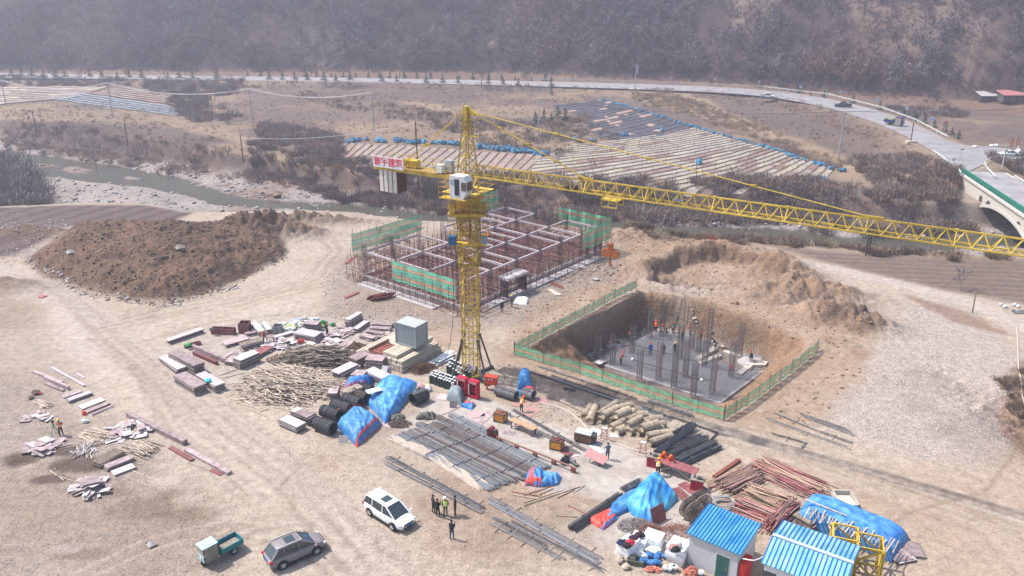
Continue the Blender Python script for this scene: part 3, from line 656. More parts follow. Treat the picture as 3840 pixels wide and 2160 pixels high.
# struts from the collars to the base frame
for sx,sy in((-1,-1),(1,-1),(-1,1),(1,1)):
    m_=MB(); a=rotp([(sx*.85,sy*.85)],MR_)[0]; b_=rotp([(sx*1.9,sy*1.9)],MR_)[0]
    m_.tube((*a,4.6),(*b_,.25),.1,8); m_.box((*a,4.6),(.3,.3,.2)); m_.box((*b_,.2),(.45,.45,.3)); m_.build('brace_strut',steel,crane)
m_=MB()
for s_ in(-1,1):
    a=rotp([(s_*2.1,s_*2.1)],MR_)[0]; b_=rotp([(-s_*2.1,-s_*2.1)],MR_)[0]
m_.bar((*rotp([(-2.1,-2.1)],MR_)[0],.15),(*rotp([(2.1,2.1)],MR_)[0],.15),.3,.3); m_.bar((*rotp([(-2.1,2.1)],MR_)[0],.16),(*rotp([(2.1,-2.1)],MR_)[0],.16),.3,.27)
m_.build('base_frame',steel,crane)
m_=MB(); m_.box((0,-1.0,1.5),(.75,.03,.5),MR_); m_.build('notice_plate',white,crane)
m_=MB(); m_.tube((-.13,-1.03,1.52),(-.13,-1.045,1.52),.15,12); m_.build('warning_mark',mat('purple_mark',(.3,.08,.35),.6),crane)
# cable hanging from the climbing cage
m_=MB(); q0=Vector((*G(1653,1390,0),.1))-Vector((CX,CY,0)); q1=Vector((-1.6,-1.2,15.7)); pts=[q0.lerp(q1,i/14)+Vector((.9*math.sin(math.pi*i/14)*.6,0,-2.2*math.sin(math.pi*i/14))) for i in range(15)]
pts=[Vector((p.x,p.y,max(p.z,.05))) for p in pts]; m_.poly(pts,.03,5); m_.build('power_cable',rust,crane)
# ================= bridge, road furniture, vehicles =================
gpost=mat('green_paint',(.03,.23,.16),.5,var=.1)
galv=mat('galvanised',(.42,.46,.44),.45,var=.1)
gwhite=mat('guard_white',(.55,.60,.56),.5,var=.08)
bp0=Vector((*G(3594,641,RZ),0)); bd=Vector((dirb.x,dirb.y,0)); bn=Vector((bd.y,-bd.x,0)); 
if bn.x<0: bn=-bn                       # across the deck, away from the camera side
def bt(px,py):
    g=G(px,py,RZ); return (Vector((*g,0))-bp0).dot(bd)
A1,A2=bt(3666,693),bt(3866,834); S1=(bt(3675,698),bt(3690,707)); S2=(bt(3702,715),bt(3721,728))
S3=(A2-(S2[1]-A1),A2-(S2[0]-A1)); S4=(A2-(S1[1]-A1),A2-(S1[0]-A1))
bridge=thing('road_bridge','pale stone arch bridge with green railings at the right edge','bridge',bp0,math.atan2(bd.y,bd.x))
acr=(A1+A2)/2; half=(A2-A1)/2
def az(t): 
    q=1-((t-acr)/half)**2; return -4.6 if q<=0 else -2.8+4.0*math.sqrt(max(q,0))
def arch(s_,t,zt,zb):
    c=(s_[0]+s_[1])/2;h=(s_[1]-s_[0])/2; q=1-((t-c)/h)**2
    return None if q<=0 else (zb, zt-h+h*math.sqrt(q)*1.0)
yw=9.0; m_=MB(); stp=.2; tt=0.
sgn_=1 if Vector((-bd.y,bd.x,0)).dot(bn)>0 else -1
while tt<46:
    c=tt+stp/2; iv=[]; lo=max(-4.8,az(c)) ; segs=[(lo,RZ-.35)]
    for s_,zt,zb in((S1,1.9,max(az(c)+.7,-1.4)),(S2,1.9,az(c)+.55),(S3,1.9,az(c)+.55),(S4,1.9,max(az(c)+.7,-1.4))):
        a=arch(s_,c,zt,zb)
        if a and a[1]>a[0]+.05:
            ns=[]
            for (p,q) in segs:
                if a[0]>p and a[1]<q: ns+=[(p,a[0]),(a[1],q)]
                else: ns.append((p,q))
            segs=ns
    for p,q in segs: m_.box((c,sgn_*yw/2,(p+q)/2),(stp,yw,q-p))
    tt+=stp
m_.build('spandrel_wall',concl,bridge)
m_=MB(); 
for i in range(40):
    a=A1+(A2-A1)*i/40;b_=A1+(A2-A1)*(i+1)/40; za,zb=max(az(a),-3),max(az(b_),-3)
    m_.add([(a,sgn_*-.12,za),(b_,sgn_*-.12,zb),(b_,sgn_*-.12,zb+.6),(a,sgn_*-.12,za+.6),(a,sgn_*.3,za),(b_,sgn_*.3,zb),(b_,sgn_*.3,zb+.6),(a,sgn_*.3,za+.6)],[[0,1,2,3],[0,4,5,1],[3,2,6,7]])
m_.build('arch_ring',mat('arch_stone',(.50,.47,.43),.9),bridge)
m_=MB(); m_.box((23,sgn_*yw/2,RZ-.17),(46,yw+.7,.34)); m_.build('deck_edge',concl,bridge)
m_=MB(); m_.box((23,sgn_*yw/2,RZ+.006),(46.2,yw-.3,.02)); o=m_.build('road_surface',am,bridge)
def grail(line,z,label,grp,step=4.,h=.75,side=0,green=False,name='guard_rail'):
    """W-beam rail on posts along a world polyline"""
    l=[Vector((p[0],p[1],0)) for p in line]; o0=l[0]; th=thing(name,label,'guardrail',(o0.x,o0.y,z),group=grp)
    l=[p-o0 for p in l]
    m_=MB()
    for a,b_ in zip(l[:-1],l[1:]):
        for hh in((h,h-.18) if not green else (h,h-.3)): m_.bar(a+Vector((0,0,hh)),b_+Vector((0,0,hh)),.07,.13)
    m_.build('rail',gwhite if not green else gpost,th)
    tot=sum((b_-a).length for a,b_ in zip(l[:-1],l[1:])); n_=min(100,max(2,int(tot/step)))
    pr_=None
    for i,p in enumerate(resample([(q.x,q.y) for q in l],n_)):
        if pr_ is None:
            m_=MB()
            if green: m_.box((0,0,.5),(.22,.22,1.0)); m_.box((0,0,.75),(.34,.34,.45))
            else: m_.box((0,0,h/2),(.13,.13,h))
            pr_=m_.build('post',gpost if green else gwhite,th); o=pr_
        else: o=pr_.copy(); COL.objects.link(o); o.parent=th
        o.location=(p.x,p.y,0)
    return th
off=lambda l,dx,dy:[(p[0]+dx,p[1]+dy) for p in l]
grail(off(PG([(1995,303),(2125,305),(2560,317),(2858,331),(3107,361),(3305,411),(3430,457),(3551,522)],RZ),.5,1.0),RZ,'long pale green guardrail along the far side of the road bend','road guardrails',4.)
grail([ (Vector(p)-Vector((.2,.2))) for p in PG([(3500,573),(3594,643),(3604,657)],RZ)],RZ,'short guardrail stretch on the near side before the bridge','road guardrails',2.)
bl=[bp0+bd*a+bn*.25 for a in (1.5,45)]
grail([(p.x,p.y) for p in bl],RZ,'dense green railing along the near side of the bridge deck','bridge railings',.85,1.0,green=True,name='bridge_railing')
grail([(p.x,p.y) for p in [bp0+bd*a+bn*8.6 for a in (6,45)]],RZ,'green and white railing along the far side of the bridge','bridge railings',2.,.8,name='bridge_railing')
grail(PG([(3990,625),(3840,603),(3760,597),(3715,603),(3689,618),(3700,640),(3730,672)],RZ),RZ,'curved green and white guardrail around the junction corner','road guardrails',2.)
# poles
def pole(name,label,cat,base,top,zb,r0,r1,mt,grp=None,arms=0,z=None):
    bx,by=G(*base,zb); D=math.hypot(bx,by); th_=PIT+math.atan((top[1]-1080)/FPX); 
    # height from where the top shows
    d=ray(*top); t=by/d[1]; zt=CH+d[2]*t; h=max(1.,zt-zb)
    o=thing(name,label,cat,(bx,by,zb-.2),group=grp,rz=rnd.uniform(-.1,.1))
    m_=MB(); lean=(rnd.uniform(-.1,.1),rnd.uniform(-.1,.1)); m_.tube((0,0,0),(lean[0],lean[1],h+.2),r0,8,r1); m_.build('pole',mt,o)
    for k in range(arms):
        m_=MB(); zz=h-.2-k*.9; m_.bar((-.9,0,zz),(.9,0,zz),.1,.1)
        for s_ in(-.8,0,.8): m_.tube((s_,0,zz+.05),(s_,0,zz+.3),.06,6)
        m_.build('crossarm',galv,o)
    return o,h,Vector((bx,by,zb))
pgrey=mat('pole_grey',(.36,.36,.38),.8,var=.1); pdark=mat('pole_dark',(.045,.035,.03),.85,var=.25)
FZ=1.2
P1=pole('utility_pole','grey concrete power pole at the left edge of the far fields','power pole',(23,391),(0,300),FZ,.2,.13,pgrey,'concrete power poles',1)
P2=pole('utility_pole','grey concrete power pole in front of the mulched field rows far left','power pole',(423,437),(406,310),FZ,.2,.13,pgrey,'concrete power poles',1)
P3=pole('utility_pole','grey concrete power pole left of the bushy gully','power pole',(949,471),(939,333),FZ,.2,.13,pgrey,'concrete power poles',1)
P4=pole('utility_pole','pale power pole with crossarms above the crane sign board','power pole',(1404,499),(1397,345),.9,.2,.13,pgrey,'concrete power poles',3)
P5=pole('utility_pole','pale power pole behind the jib left of the dark field','power pole',(2018,524),(2019,370),1.,.2,.13,pgrey,'concrete power poles',2)
P6=pole('utility_pole','tall pale power pole with crossarms below the road bend on the right','power pole',(3145,586),(3154,417),1.2,.22,.13,pgrey,'concrete power poles',3)
D1=pole('utility_pole','thin dark wooden pole farthest left near the river','wooden pole',(136,493),(129,418),.3,.16,.11,pdark,'dark wooden poles')
D2=pole('utility_pole','thin dark wooden pole second from the left on the far river bank','wooden pole',(479,543),(473,459),.3,.16,.11,pdark,'dark wooden poles')
D3=pole('utility_pole','dark wooden pole on the far bank left of the crane sign','wooden pole',(912,605),(902,512),.3,.16,.11,pdark,'dark wooden poles')
D4=pole('utility_pole','tall dark pole right behind the crane counter jib','wooden pole',(1570,709),(1567,456),-.5,.17,.12,pdark,'dark wooden poles')
D5=pole('utility_pole','thin dark pole left of the crane peak','wooden pole',(1714,495),(1713,424),.8,.13,.09,pdark,'dark wooden poles')
D6=pole('utility_pole','left one of two dark poles standing side by side under the jib','wooden pole',(3246,958),(3264,840),0,.14,.11,pdark,'dark wooden poles')
D7=pole('utility_pole','right one of two dark poles standing side by side under the jib','wooden pole',(3257,955),(3277,838),0,.14,.11,pdark,'dark wooden poles')
pole('utility_pole','short pale wooden post beside the dirt track at the right','wooden pole',(3646,1173),(3661,1095),0,.1,.07,woodg)
pole('utility_pole','thin dark post rising from the striped field','wooden pole',(2609,696),(2610,612),.8,.08,.06,pdark,'dark wooden poles')
pole('utility_pole','slim grey pole at the near road verge left part','street pole',(1329,306),(1328,242),RZ,.1,.07,pgrey)
pole('utility_pole','slim grey post on the verge left of the tall road sign','street pole',(2355,333),(2356,286),RZ,.1,.07,pgrey)
def wires(a,b_,offs,sag,label,grp,mt=None):
    for dz,dx in offs:
        p=a[2]+Vector((dx,0,a[1]+dz)); q=b_[2]+Vector((dx,0,b_[1]+dz)); m_=MB()
        pts=[p.lerp(q,i/16)-Vector((0,0,sag*4*(i/16)*(1-i/16))) for i in range(17)]; pts=[v-p for v in pts]; m_.poly(pts,.035,4); o=m_.build('power_line',mt or wirem,loc=p); tag(o,label,'cable',grp)
wirem=mat('wire',(.45,.45,.47),.5); wired=mat('wire_dark',(.08,.08,.09),.6)
P0=(None,P2[1],P1[2]+Vector((-70,20,0)))
wires(P0,P1,((0,-.8),(0,.8),(.1,0)),1.5,'pale power line running off the left edge of the picture','power lines at left edge')
wires(P1,P2,((0,-.8),(0,.8),(.1,0)),2.5,'pale power line sagging between the first two concrete poles','power lines first span')
wires(P2,P3,((0,-.8),(0,.8),(.1,0)),2.5,'pale power line sagging over the far field rows','power lines second span')
wires(P3,P4,((0,-.8),(0,.8),(.1,0)),2.,'pale power line from the gully pole to the pole above the sign','power lines third span')
wires(P5,P6,((0,-.8),(0,.8)),2.,'thin dark power line crossing above the striped field','power lines right span',wired)
P9=(None,P6[1],P6[2]+Vector((70,15,0))); wires(P6,P9,((0,-.8),(0,.8)),1.,'thin dark power line crossing the road bend','power lines right edge',wired)
wires(D3,D4,((-.2,0),),1.5,'thin pale wire between the dark poles over the river bank','wire over the bank')
wires(D4,D6,((-.2,0),),2.,'thin dark wire hanging behind the jib along the river','wire over the river',wired)
# road signs
def signpost(label,base,h,kind,grp=None,z=RZ):
    bx,by=G(*base,z); o=thing('road_sign',label,'road sign',(bx,by,z-.1),math.atan2(by,bx)-math.pi/2+math.pi,grp)
    m_=MB(); m_.tube((0,0,0),(0,0,h),.06,6); m_.build('post',galv,o)
    m_=MB()
    if kind=='chev': m_.box((0,.07,h-.45),(.9,.05,.9)); m_.build('sign_panel',mat('sign_pale_blue',(.45,.58,.68),.5),o); m_=MB(); m_.bar((-.25,.1,h-.15),(.2,.1,h-.45),.12,.04,up=(0,1,0)); m_.bar((.2,.1,h-.45),(-.25,.1,h-.75),.12,.04,up=(0,1,0)); m_.build('chevron_mark',mat('sign_blue',(.03,.12,.4),.5),o)
    if kind=='tri': m_.add([(-.8,.07,h-1.1),(.8,.07,h-1.1),(0,.07,h+.2),(-.8,.03,h-1.1),(.8,.03,h-1.1),(0,.03,h+.2)],[[0,1,2],[5,4,3],[0,3,4,1],[1,4,5,2],[2,5,3,0]]); m_.build('sign_panel',mat('sign_dark',(.25,.22,.22),.5),o); m_=MB(); m_.bar((-.8,.09,h-1.1),(0,.09,h+.2),.12,.03,up=(0,1,0)); m_.bar((.8,.09,h-1.1),(0,.09,h+.2),.12,.03,up=(0,1,0)); m_.build('red_border',redp,o)
    return o
chs=[(2515,312,'between the roadside saplings at mid bend'),(2680,316,'left of the white pickup'),(2845,328,'above the white pickup'),(3000,347,'right of the white pickup'),(3150,367,'just behind the black pickup'),(3285,400,'right of the black pickup'),(3397,433,'above the blue three wheeler'),(3491,474,'right of the blue three wheeler')]
for a,b_,c in chs: signpost('small pale blue chevron sign behind the guardrail '+c,(a,b_),2.6,'chev','chevron signs along the bend')
signpost('triangular warning sign on a thin post near the end of the guardrail',(3541,494),2.9,'tri')
o,h,v=pole('road_sign','tall grey post with a dark panel at the near road edge','road sign',(2381,333),(2384,241),RZ,.16,.12,pgrey); m_=MB(); m_.box((.5,.15,h-1.8),(1.,.08,3.2)); m_.build('sign_panel',mat('panel_grey',(.3,.32,.35),.5),o); m_=MB(); m_.box((0,0,-.1),(4,2,.8)); m_.build('footing',concl,o)
o,h,v=pole('striped_pole','black pole on a square concrete block beside the road bend','pole',(3415,533),(3423,462),RZ,.12,.12,pdark); m_=MB(); m_.box((0,0,-.1),(2.2,1.6,1.3)); m_.build('concrete_block',concl,o)
for k in range(3): m_=MB(); m_.tube((0,0,1.1+k*.8),(0,0,1.4+k*.8),.13,8); m_.build('yellow_band',yel,o)
o,h,v=pole('camera_pole','tall pole with a long arm carrying white traffic cameras by the junction','camera pole',(3754,647),(3771,538),RZ-1.5,.17,.12,galv)
q=Vector((*G(3636,529,RZ+6),0))-Vector((v.x,v.y,0)); q.z=h-.1; o.rotation_euler=(0,0,0)
m_=MB(); m_.tube((0,0,h-.3),q,.09,8,.05); m_.build('arm',galv,o)
for f in(.28,.4,.83): m_=MB(); c=Vector((0,0,h-.3)).lerp(q,f)+Vector((0,0,.3)); m_.box(c,(.8,.5,.4)); m_.tube(c,c-Vector((.2,.6,.1)),.18,8); m_.build('camera',white,o)
o,h,v=pole('lamp_post','slim lamp post on the bridge approach','lamp post',(3592,628),(3598,557),RZ,.07,.05,galv); m_=MB(); m_.box((.25,0,h),(.7,.2,.15)); m_.build('lamp_head',steel,o)
o,h,v=pole('traffic_mirror','small round traffic mirror on a post before the bridge','mirror',(3573,613),(3574,594),RZ,.05,.05,galv); m_=MB(); m_.tube((0,-.1,h),(0,-.02,h),.4,12); m_.build('mirror_disc',galv,o)
for a,b_,t_,c in((3773,600,(3776,520),'left red banner on a pole above the white car'),(3800,575,(3812,513),'right red banner on a pole above the white car')):
    o,h,v=pole('banner_flag',c,'banner',(a,b_),t_,RZ,.05,.04,galv,'red banners by the junction'); m_=MB(); m_.box((.45,0,h-.8),(.8,.05,1.5)); m_.build('banner',mat('banner_red',(.7,.09,.04),.6),o); m_=MB(); m_.tube((.45,-.035,h-.5),(.45,-.05,h-.5),.22,12); m_.box((.45,-.04,h-1.1),(.4,.03,.4)); m_.build('emblem',mat('banner_mark',(.75,.6,.5),.6),o)
# ---------- vehicles ----------
def loft(mb,st,mats=None,capm=None):
    n_=len(st[0]); b=len(mb.v); mb.v.extend([tuple(p) for s_ in st for p in s_])
    for i in range(len(st)-1):
        for j in range(n_-1 if True else n_):
            mb.f.append([b+i*n_+j,b+(i+1)*n_+j,b+(i+1)*n_+j+1,b+i*n_+j+1]); mb.m.append(mats(i,j) if mats else mb.cur)
    for i,rev in((0,False),(len(st)-1,True)):
        f=[b+i*n_+j for j in range(n_)]; mb.f.append(f if rev else f[::-1]); mb.m.append(mb.cur)
def wheel(parent,x,y,r,w_,side,name='wheel',rimm=None):
    o=thing(name,None,None,(x,y,r)); o.parent=parent
    m_=MB(); m_.tube((0,-w_/2,0),(0,w_/2,0),r,20); m_.build('tyre',black,o)
    m_=MB(); yy=side*(w_/2+.006)
    m_.tube((0,yy-.01*side,0),(0,yy,0),r*.62,16); m_.build('rim_disc',mat('rim_dark',(.1,.1,.1),.4),o)
    m_=MB()
    for k in range(5):
        a=2*math.pi*k/5; m_.bar((0,yy+.012*side,0),(math.cos(a)*r*.66,yy+.012*side,math.sin(a)*r*.66),.06,.02,up=(0,1,0))
    m_.tube((0,yy,0),(0,yy+.02*side,0),.07,10); m_.build('rim',rimm or galv,o)
def carbody(name,label,loc,rz,col,L_,W,belt,roof,hood,wb,wr=.34,glassx=None,group=None,rough=.3,roofrail=False,sunroof=True,rimm=None):
    """belt: list (x, z, halfwidth) for the lower shell; roof: (xw0,xw1,xr1,xr0,zr): windscreen base/top, rear top/base"""
    c=thing(name,label,'car',loc,rz,group); cm=mat('paint_'+name+str(len(MATS)),col,rough,var=.03,spec=.6)
    st=[]
    for x,z,hw in belt:
        zb=.22 if abs(x)<L_/2-.3 else .34
        p=[(x,-hw*.88,zb),(x,-hw,zb+.14),(x,-hw,z-.28),(x,-hw*.965,z-.07),(x,-hw*.86,z),(x,0,z+.03),(x,hw*.86,z),(x,hw*.965,z-.07),(x,hw,z-.28),(x,hw,zb+.14),(x,hw*.88,zb),(x,-hw*.88,zb)]
        st.append(p)
    m_=MB(); loft(m_,st); bo_=m_.build('body',cm,c,smooth=True); bo_.modifiers.new('s','SUBSURF').levels=1; bo_.modifiers[0].render_levels=1
    w0,w1,r1,r0,zr=roof; zb=lambda x: np.interp(x,[b_[0] for b_ in belt],[b_[1] for b_ in belt])-.02
    hb=W/2*.90; ht=W/2*.72
    m_=MB(); v=[(w0,-hb*.92,zb(w0)),(w0,hb*.92,zb(w0)),(w1,ht,zr),(w1,-ht,zr)]; m_.add(v,[[0,1,2,3]]); m_.build('windscreen',glass,c)
    m_=MB(); m_.add([(r0,-hb*.9,zb(r0)),(r0,hb*.9,zb(r0)),(r1,ht,zr),(r1,-ht,zr)],[[3,2,1,0]]); m_.build('rear_window',glass,c)
    for s_ in(-1,1):
        xs_=[w0,w1,(w1+r1)/2,r1,r0]; 
        m_=MB(); m_.add([(w0,s_*hb*.92,zb(w0)),((w0+r0)/2,s_*hb,zb((w0+r0)/2)),(r0,s_*hb*.9,zb(r0)),(r1,s_*ht,zr),(w1,s_*ht,zr)],[[0,1,2,3,4][::(1 if s_>0 else -1)]]); m_.build('side_window',glass,c)
        m_=MB(); m_.bar((w0+.02,s_*hb*.93,zb(w0)),(w1,s_*ht,zr),.08,.05); m_.build('pillar',cm,c)
        m_=MB(); m_.bar((r0,s_*hb*.92,zb(r0)),(r1,s_*(ht+.01),zr),.12,.06); m_.build('pillar',cm,c)
        for f in(.38,.7):
            xm=w0+(r0-w0)*f; m_=MB(); m_.bar((xm,s_*(hb+.005),zb(xm)),(xm-.06,s_*(ht+.012),zr),.07,.03); m_.build('pillar',cm,c)
        m_=MB(); m_.box((w0-.15,s_*(W/2+.1),zb(w0)+.05),(.14,.22,.15)); m_.build('wing_mirror',cm,c)
        for k,xx in enumerate((w0-.75,w0-1.7)): m_=MB(); m_.bar((xx-.1,s_*(W/2+.012),zb(xx)-.2),(xx+.12,s_*(W/2+.012),zb(xx)-.2),.03); m_.build('door_handle',galv,c)
        m_=MB(); m_.box((0,s_*(W/2-.02),.27),(wb-.8,.08,.14)); m_.build('sill',black,c)
        for xx in(-wb/2,wb/2):
            m_=MB(); m_.tube((xx,s_*(W/2-.10),wr),(xx,s_*(W/2+.008),wr),wr+.07,20); m_.build('wheel_arch',black,c)
            wheel(c,xx,s_*(W/2-.07),wr,.22,s_,rimm=rimm)
    m_=MB(); e=.06
    rs=[(r1-.12,ht*.9,zr-.03),(r1,ht,zr+.03),((r1+w1)/2,ht+.02,zr+.07),(w1-.1,ht,zr+.05),(w1+.04,ht*.95,zr-.01)]
    loft(m_,[[(x,-h_,z-.06),(x,-h_,z-.01),(x,-h_*.6,z+.03),(x,h_*.6,z+.03),(x,h_,z-.01),(x,h_,z-.06),(x,-h_,z-.06)] for x,h_,z in rs]); m_.build('roof',cm,c,smooth=True)
    if sunroof: m_=MB(); m_.box((w1-.75,0,zr+.105),(.72,ht*1.15,.02)); m_.build('sunroof',glass,c)
    if roofrail:
        for s_ in(-1,1): m_=MB(); m_.bar((r1,s_*ht*.93,zr+.12),(w1-.1,s_*ht*.93,zr+.12),.05,.05); m_.build('roof_rail',galv,c)
    xf=belt[-1][0]; xb=belt[0][0]; zf=belt[-2][1]
    for s_ in(-1,1):
        m_=MB(); m_.box((xf-.2,s_*W*.35,zf-.15),(.2,.34,.13),s_*-.4); m_.build('headlight',mat('headlight',(.6,.65,.68),.15),c)
        m_=MB(); m_.box((xb+.08,s_*W*.40,belt[1][1]-.15),(.2,.26,.16),s_*.3); m_.build('tail_light',mat('tail_light',(.4,.01,.02),.2),c)
    m_=MB(); m_.box((xf-.01,0,zf-.2),(.06,W*.5,.16)); m_.build('grille',steel,c)
    m_=MB(); m_.box((xf+.0,0,.42),(.05,W*.6,.1)); m_.build('bumper_intake',black,c)
    pb_=mat('plate_blue',(.03,.12,.5),.4)
    m_=MB(); m_.box((xf+.03,0,.56),(.03,.44,.14)); m_.build('licence_plate',pb_,c)
    m_=MB(); m_.box((xb-.02,0,.8),(.03,.44,.14)); m_.build('licence_plate',pb_,c)
    return c,cm
def wplace(rear,front,wb,W,side,z=0.):
    a=Vector(G(*rear,z));b_=Vector(G(*front,z)); d=(b_-a); rz=math.atan2(d.y,d.x); m=(a+b_)/2; n_=Vector((-d.y,d.x)).normalized()
    m=m+n_*side*(W/2-.1); return (m.x,m.y,z),rz
loc,rz=wplace((1385,1930),(1480,1992),2.8,1.82,1)
mpv,_=carbody('parked_car','white people carrier with sunroof parked beside the long bar bundles',loc,rz,(.80,.81,.83),4.75,1.84,
 [(-2.37,.86,.70),(-2.3,.98,.84),(-1.9,1.0,.91),(0,1.0,.92),(1.0,1.0,.91),(1.7,.95,.88),(2.15,.86,.78),(2.34,.68,.62)],(1.6,.5,-1.95,-2.3,1.63),0,2.8,.35)
loc,rz=wplace((1066,2131),(1184,2080),2.64,1.82,1)
suv,_=carbody('parked_car','dusty grey brown SUV with roof rails parked at the bottom edge','' or loc,rz,(.20,.175,.18),4.41,1.82,
 [(-2.2,.84,.70),(-2.1,1.0,.84),(-1.7,1.03,.9),(0,1.02,.91),(.9,1.0,.9),(1.6,.95,.87),(2.05,.86,.76),(2.2,.68,.62)],(1.4,.38,-1.5,-2.08,1.6),0,2.64,.35,roofrail=True)
def pickup(label,loc,rz,col,grp=None,load=False):
    c,cm=carbody('pickup_truck',label,loc,rz,col,5.3,1.85,[(-2.65,.95,.84),(-2.55,.98,.88),(-1.,1.0,.9),(.4,1.02,.91),(1.4,1.02,.9),(2.1,.98,.88),(2.5,.9,.82),(2.65,.7,.68)],(1.25,.6,-.75,-.95,1.72),0,3.1,.38,group=grp,sunroof=False)
    c['category']='pickup truck'
    m_=MB(); m_.box((-1.8,0,1.012),(1.45,1.5,.03)); m_.build('cargo_bed_floor',black,c)
    m_=MB()
    for s_ in(-1,1): m_.bar((-1.05,s_*.8,1.0),(-1.8,s_*.8,1.06),.08); m_.box((-1.8,s_*.86,1.08),(1.6,.08,.16))
    m_.bar((-1.15,-.7,1.0),(-1.15,-.7,1.55),.07); m_.bar((-1.15,.7,1.0),(-1.15,.7,1.55),.07); m_.bar((-1.15,-.7,1.55),(-1.15,.7,1.55),.07)
    m_.box((-2.62,0,.98),(.07,1.7,.3)); m_.build('cargo_bed_side',cm,c); return c
g=G(2878,368,RZ); g2=G(2800,362,RZ); pickup('silver white pickup truck driving right along the far road',(g[0],g[1],RZ),math.atan2(-3.2,10),(.6,.62,.62))
g=G(3160,402,RZ); pickup('black pickup truck driving left on the road bend',(g[0],g[1],RZ),math.atan2(5,-10),(.012,.014,.02))
# white saloon with its boot open
g=G(3782,586,RZ)
sed,cm=carbody('parked_car','white saloon with its boot lid open beside the junction',(g[0],g[1],RZ),math.pi-.06,(.78,.79,.80),4.5,1.75,
 [(-2.25,.8,.68),(-2.15,.9,.8),(-1.6,.92,.87),(0,.93,.87),(1.1,.92,.87),(1.7,.88,.84),(2.1,.8,.74),(2.25,.62,.6)],(1.1,.35,-.75,-1.45,1.38),0,2.6,.31)
m_=MB(); m_.add([(-1.5,-.7,.95),(-1.5,.7,.95),(-1.9,.7,1.75),(-1.9,-.7,1.75),(-1.56,-.7,.95),(-1.56,.7,.95),(-1.97,.7,1.75),(-1.97,-.7,1.75)],[[0,1,2,3],[7,6,5,4],[0,4,5,1],[3,2,6,7],[0,3,7,4],[1,5,6,2]]); m_.build('boot_lid',cm,sed)
def trike(label,loc,rz,col,cabc,load=None,rider=False,grp=None,pale=None):
    c=thing('cargo_tricycle',label,'three-wheeler',loc,rz,grp); pm_=mat('trike_'+str(len(MATS)),col,.45,var=.08); cm_=mat('trikecab_'+str(len(MATS)),cabc,.4,var=.05)
    for s_ in(-1,1): wheel(c,-.95,s_*.52,.3,.14,s_)
    wheel(c,1.15,0,.28,.12,-1,'front_wheel')
    m_=MB(); m_.box((-.75,0,.48),(1.7,.8,.1)); m_.bar((0,0,.45),(1.0,0,.6),.15); m_.build('chassis',steel,c)
    m_=MB(); m_.box((-.85,0,.62),(1.75,1.2,.05)); 
    for s_ in(-1,1): m_.box((-.85,s_*.61,.82),(1.75,.04,.42)); 
    m_.box((-1.73,0,.82),(.04,1.2,.42)); m_.box((.02,0,.9),(.04,1.2,.6))
    for k in range(5):
        for s_ in(-1,1): m_.box((-1.6+k*.38,s_*.64,.82),(.05,.03,.42))
    m_.build('cargo_box',pm_,c)
    m_=MB()
    m_.box((.78,0,1.72),(1.25,1.05,.06)); m_.box((.7,0,1.76),(.8,.6,.03)); m_.build('cab_roof',cm_,c)
    m_=MB()
    for x,y in((.2,.5),(.2,-.5),(1.3,.42),(1.3,-.42)): m_.bar((x,y,.6),(x,y,1.7),.05)
    m_.build('cab_post',steel,c)
    m_=MB(); m_.box((1.33,0,.75),(.06,.85,.55)); m_.box((1.2,0,.6),(.3,.5,.1)); m_.build('front_shield',cm_,c)
    m_=MB(); m_.box((1.32,0,1.35),(.03,.82,.6)); m_.build('windscreen',mat('film_glass',(.28,.29,.27),.2),c)
    for s_ in(-1,1): m_=MB(); m_.box((.75,s_*.5,1.05),(1.0,.02,1.25)); m_.build('side_curtain',mat('plastic_curtain',(.27,.24,.20),.35,var=.2),c)
    m_=MB(); m_.box((.45,0,.85),(.45,.6,.14)); m_.tube((1.0,0,.7),(.85,0,1.15),.03,6); m_.tube((.85,-.3,1.15),(.85,.3,1.15),.02,6); m_.build('seat_and_handlebar',black,c)
    m_=MB(); m_.tube((1.36,0,.75),(1.42,0,.75),.08,10); m_.build('headlight',mat('headlight',(.6,.65,.68),.15),c)
    return c,pm_
a=Vector(G(851,2082));b_=Vector(G(762,2122)); d=(b_-a); m=a*.5+b_*.5
tk,_=trike('teal cargo tricycle with a pale cab parked at the lower left',(m.x+.2,m.y+.35,0),math.atan2(d.y,d.x)+.12,(.02,.19,.22),(.38,.52,.52))
m_=MB()
for k in range(4): m_.bar((-.2-.05*k,-.3+k*.15,.7),(-1.6,-.35+k*.18,.7+.02*k),.09,.03)
o=m_.build('timber_board',wood); o.parent=None; tag(o,'pale boards lying in the bed of the teal tricycle','board'); o.matrix_world=Matrix.Translation(tk.location)@Matrix.Rotation(tk.rotation_euler.z,4,'Z')
g=G(3355,470,RZ); t2,pm2=trike('dark blue loaded three wheeled truck driving on the bend',(g[0],g[1],RZ),math.atan2(-6,4),(.02,.03,.16),(.03,.04,.18)); t2.scale=(1.7,1.6,1.35)
m_=MB(); 
for k in range(7): m_.ball((-1.5+.22*k,rnd.uniform(-.3,.3),1.15),.3,7,5,nz=.2)
o=m_.build('cargo_bundle',mat('cargo_mix',(.25,.28,.16),.8,var=.4,scale=6)); tag(o,'bundled yellow green load on the blue three wheeler','bundle'); o.matrix_world=t2.matrix_world if False else (Matrix.Translation(t2.location)@Matrix.Rotation(t2.rotation_euler.z,4,'Z')@Matrix.Diagonal((1.7,1.6,1.35,1)))
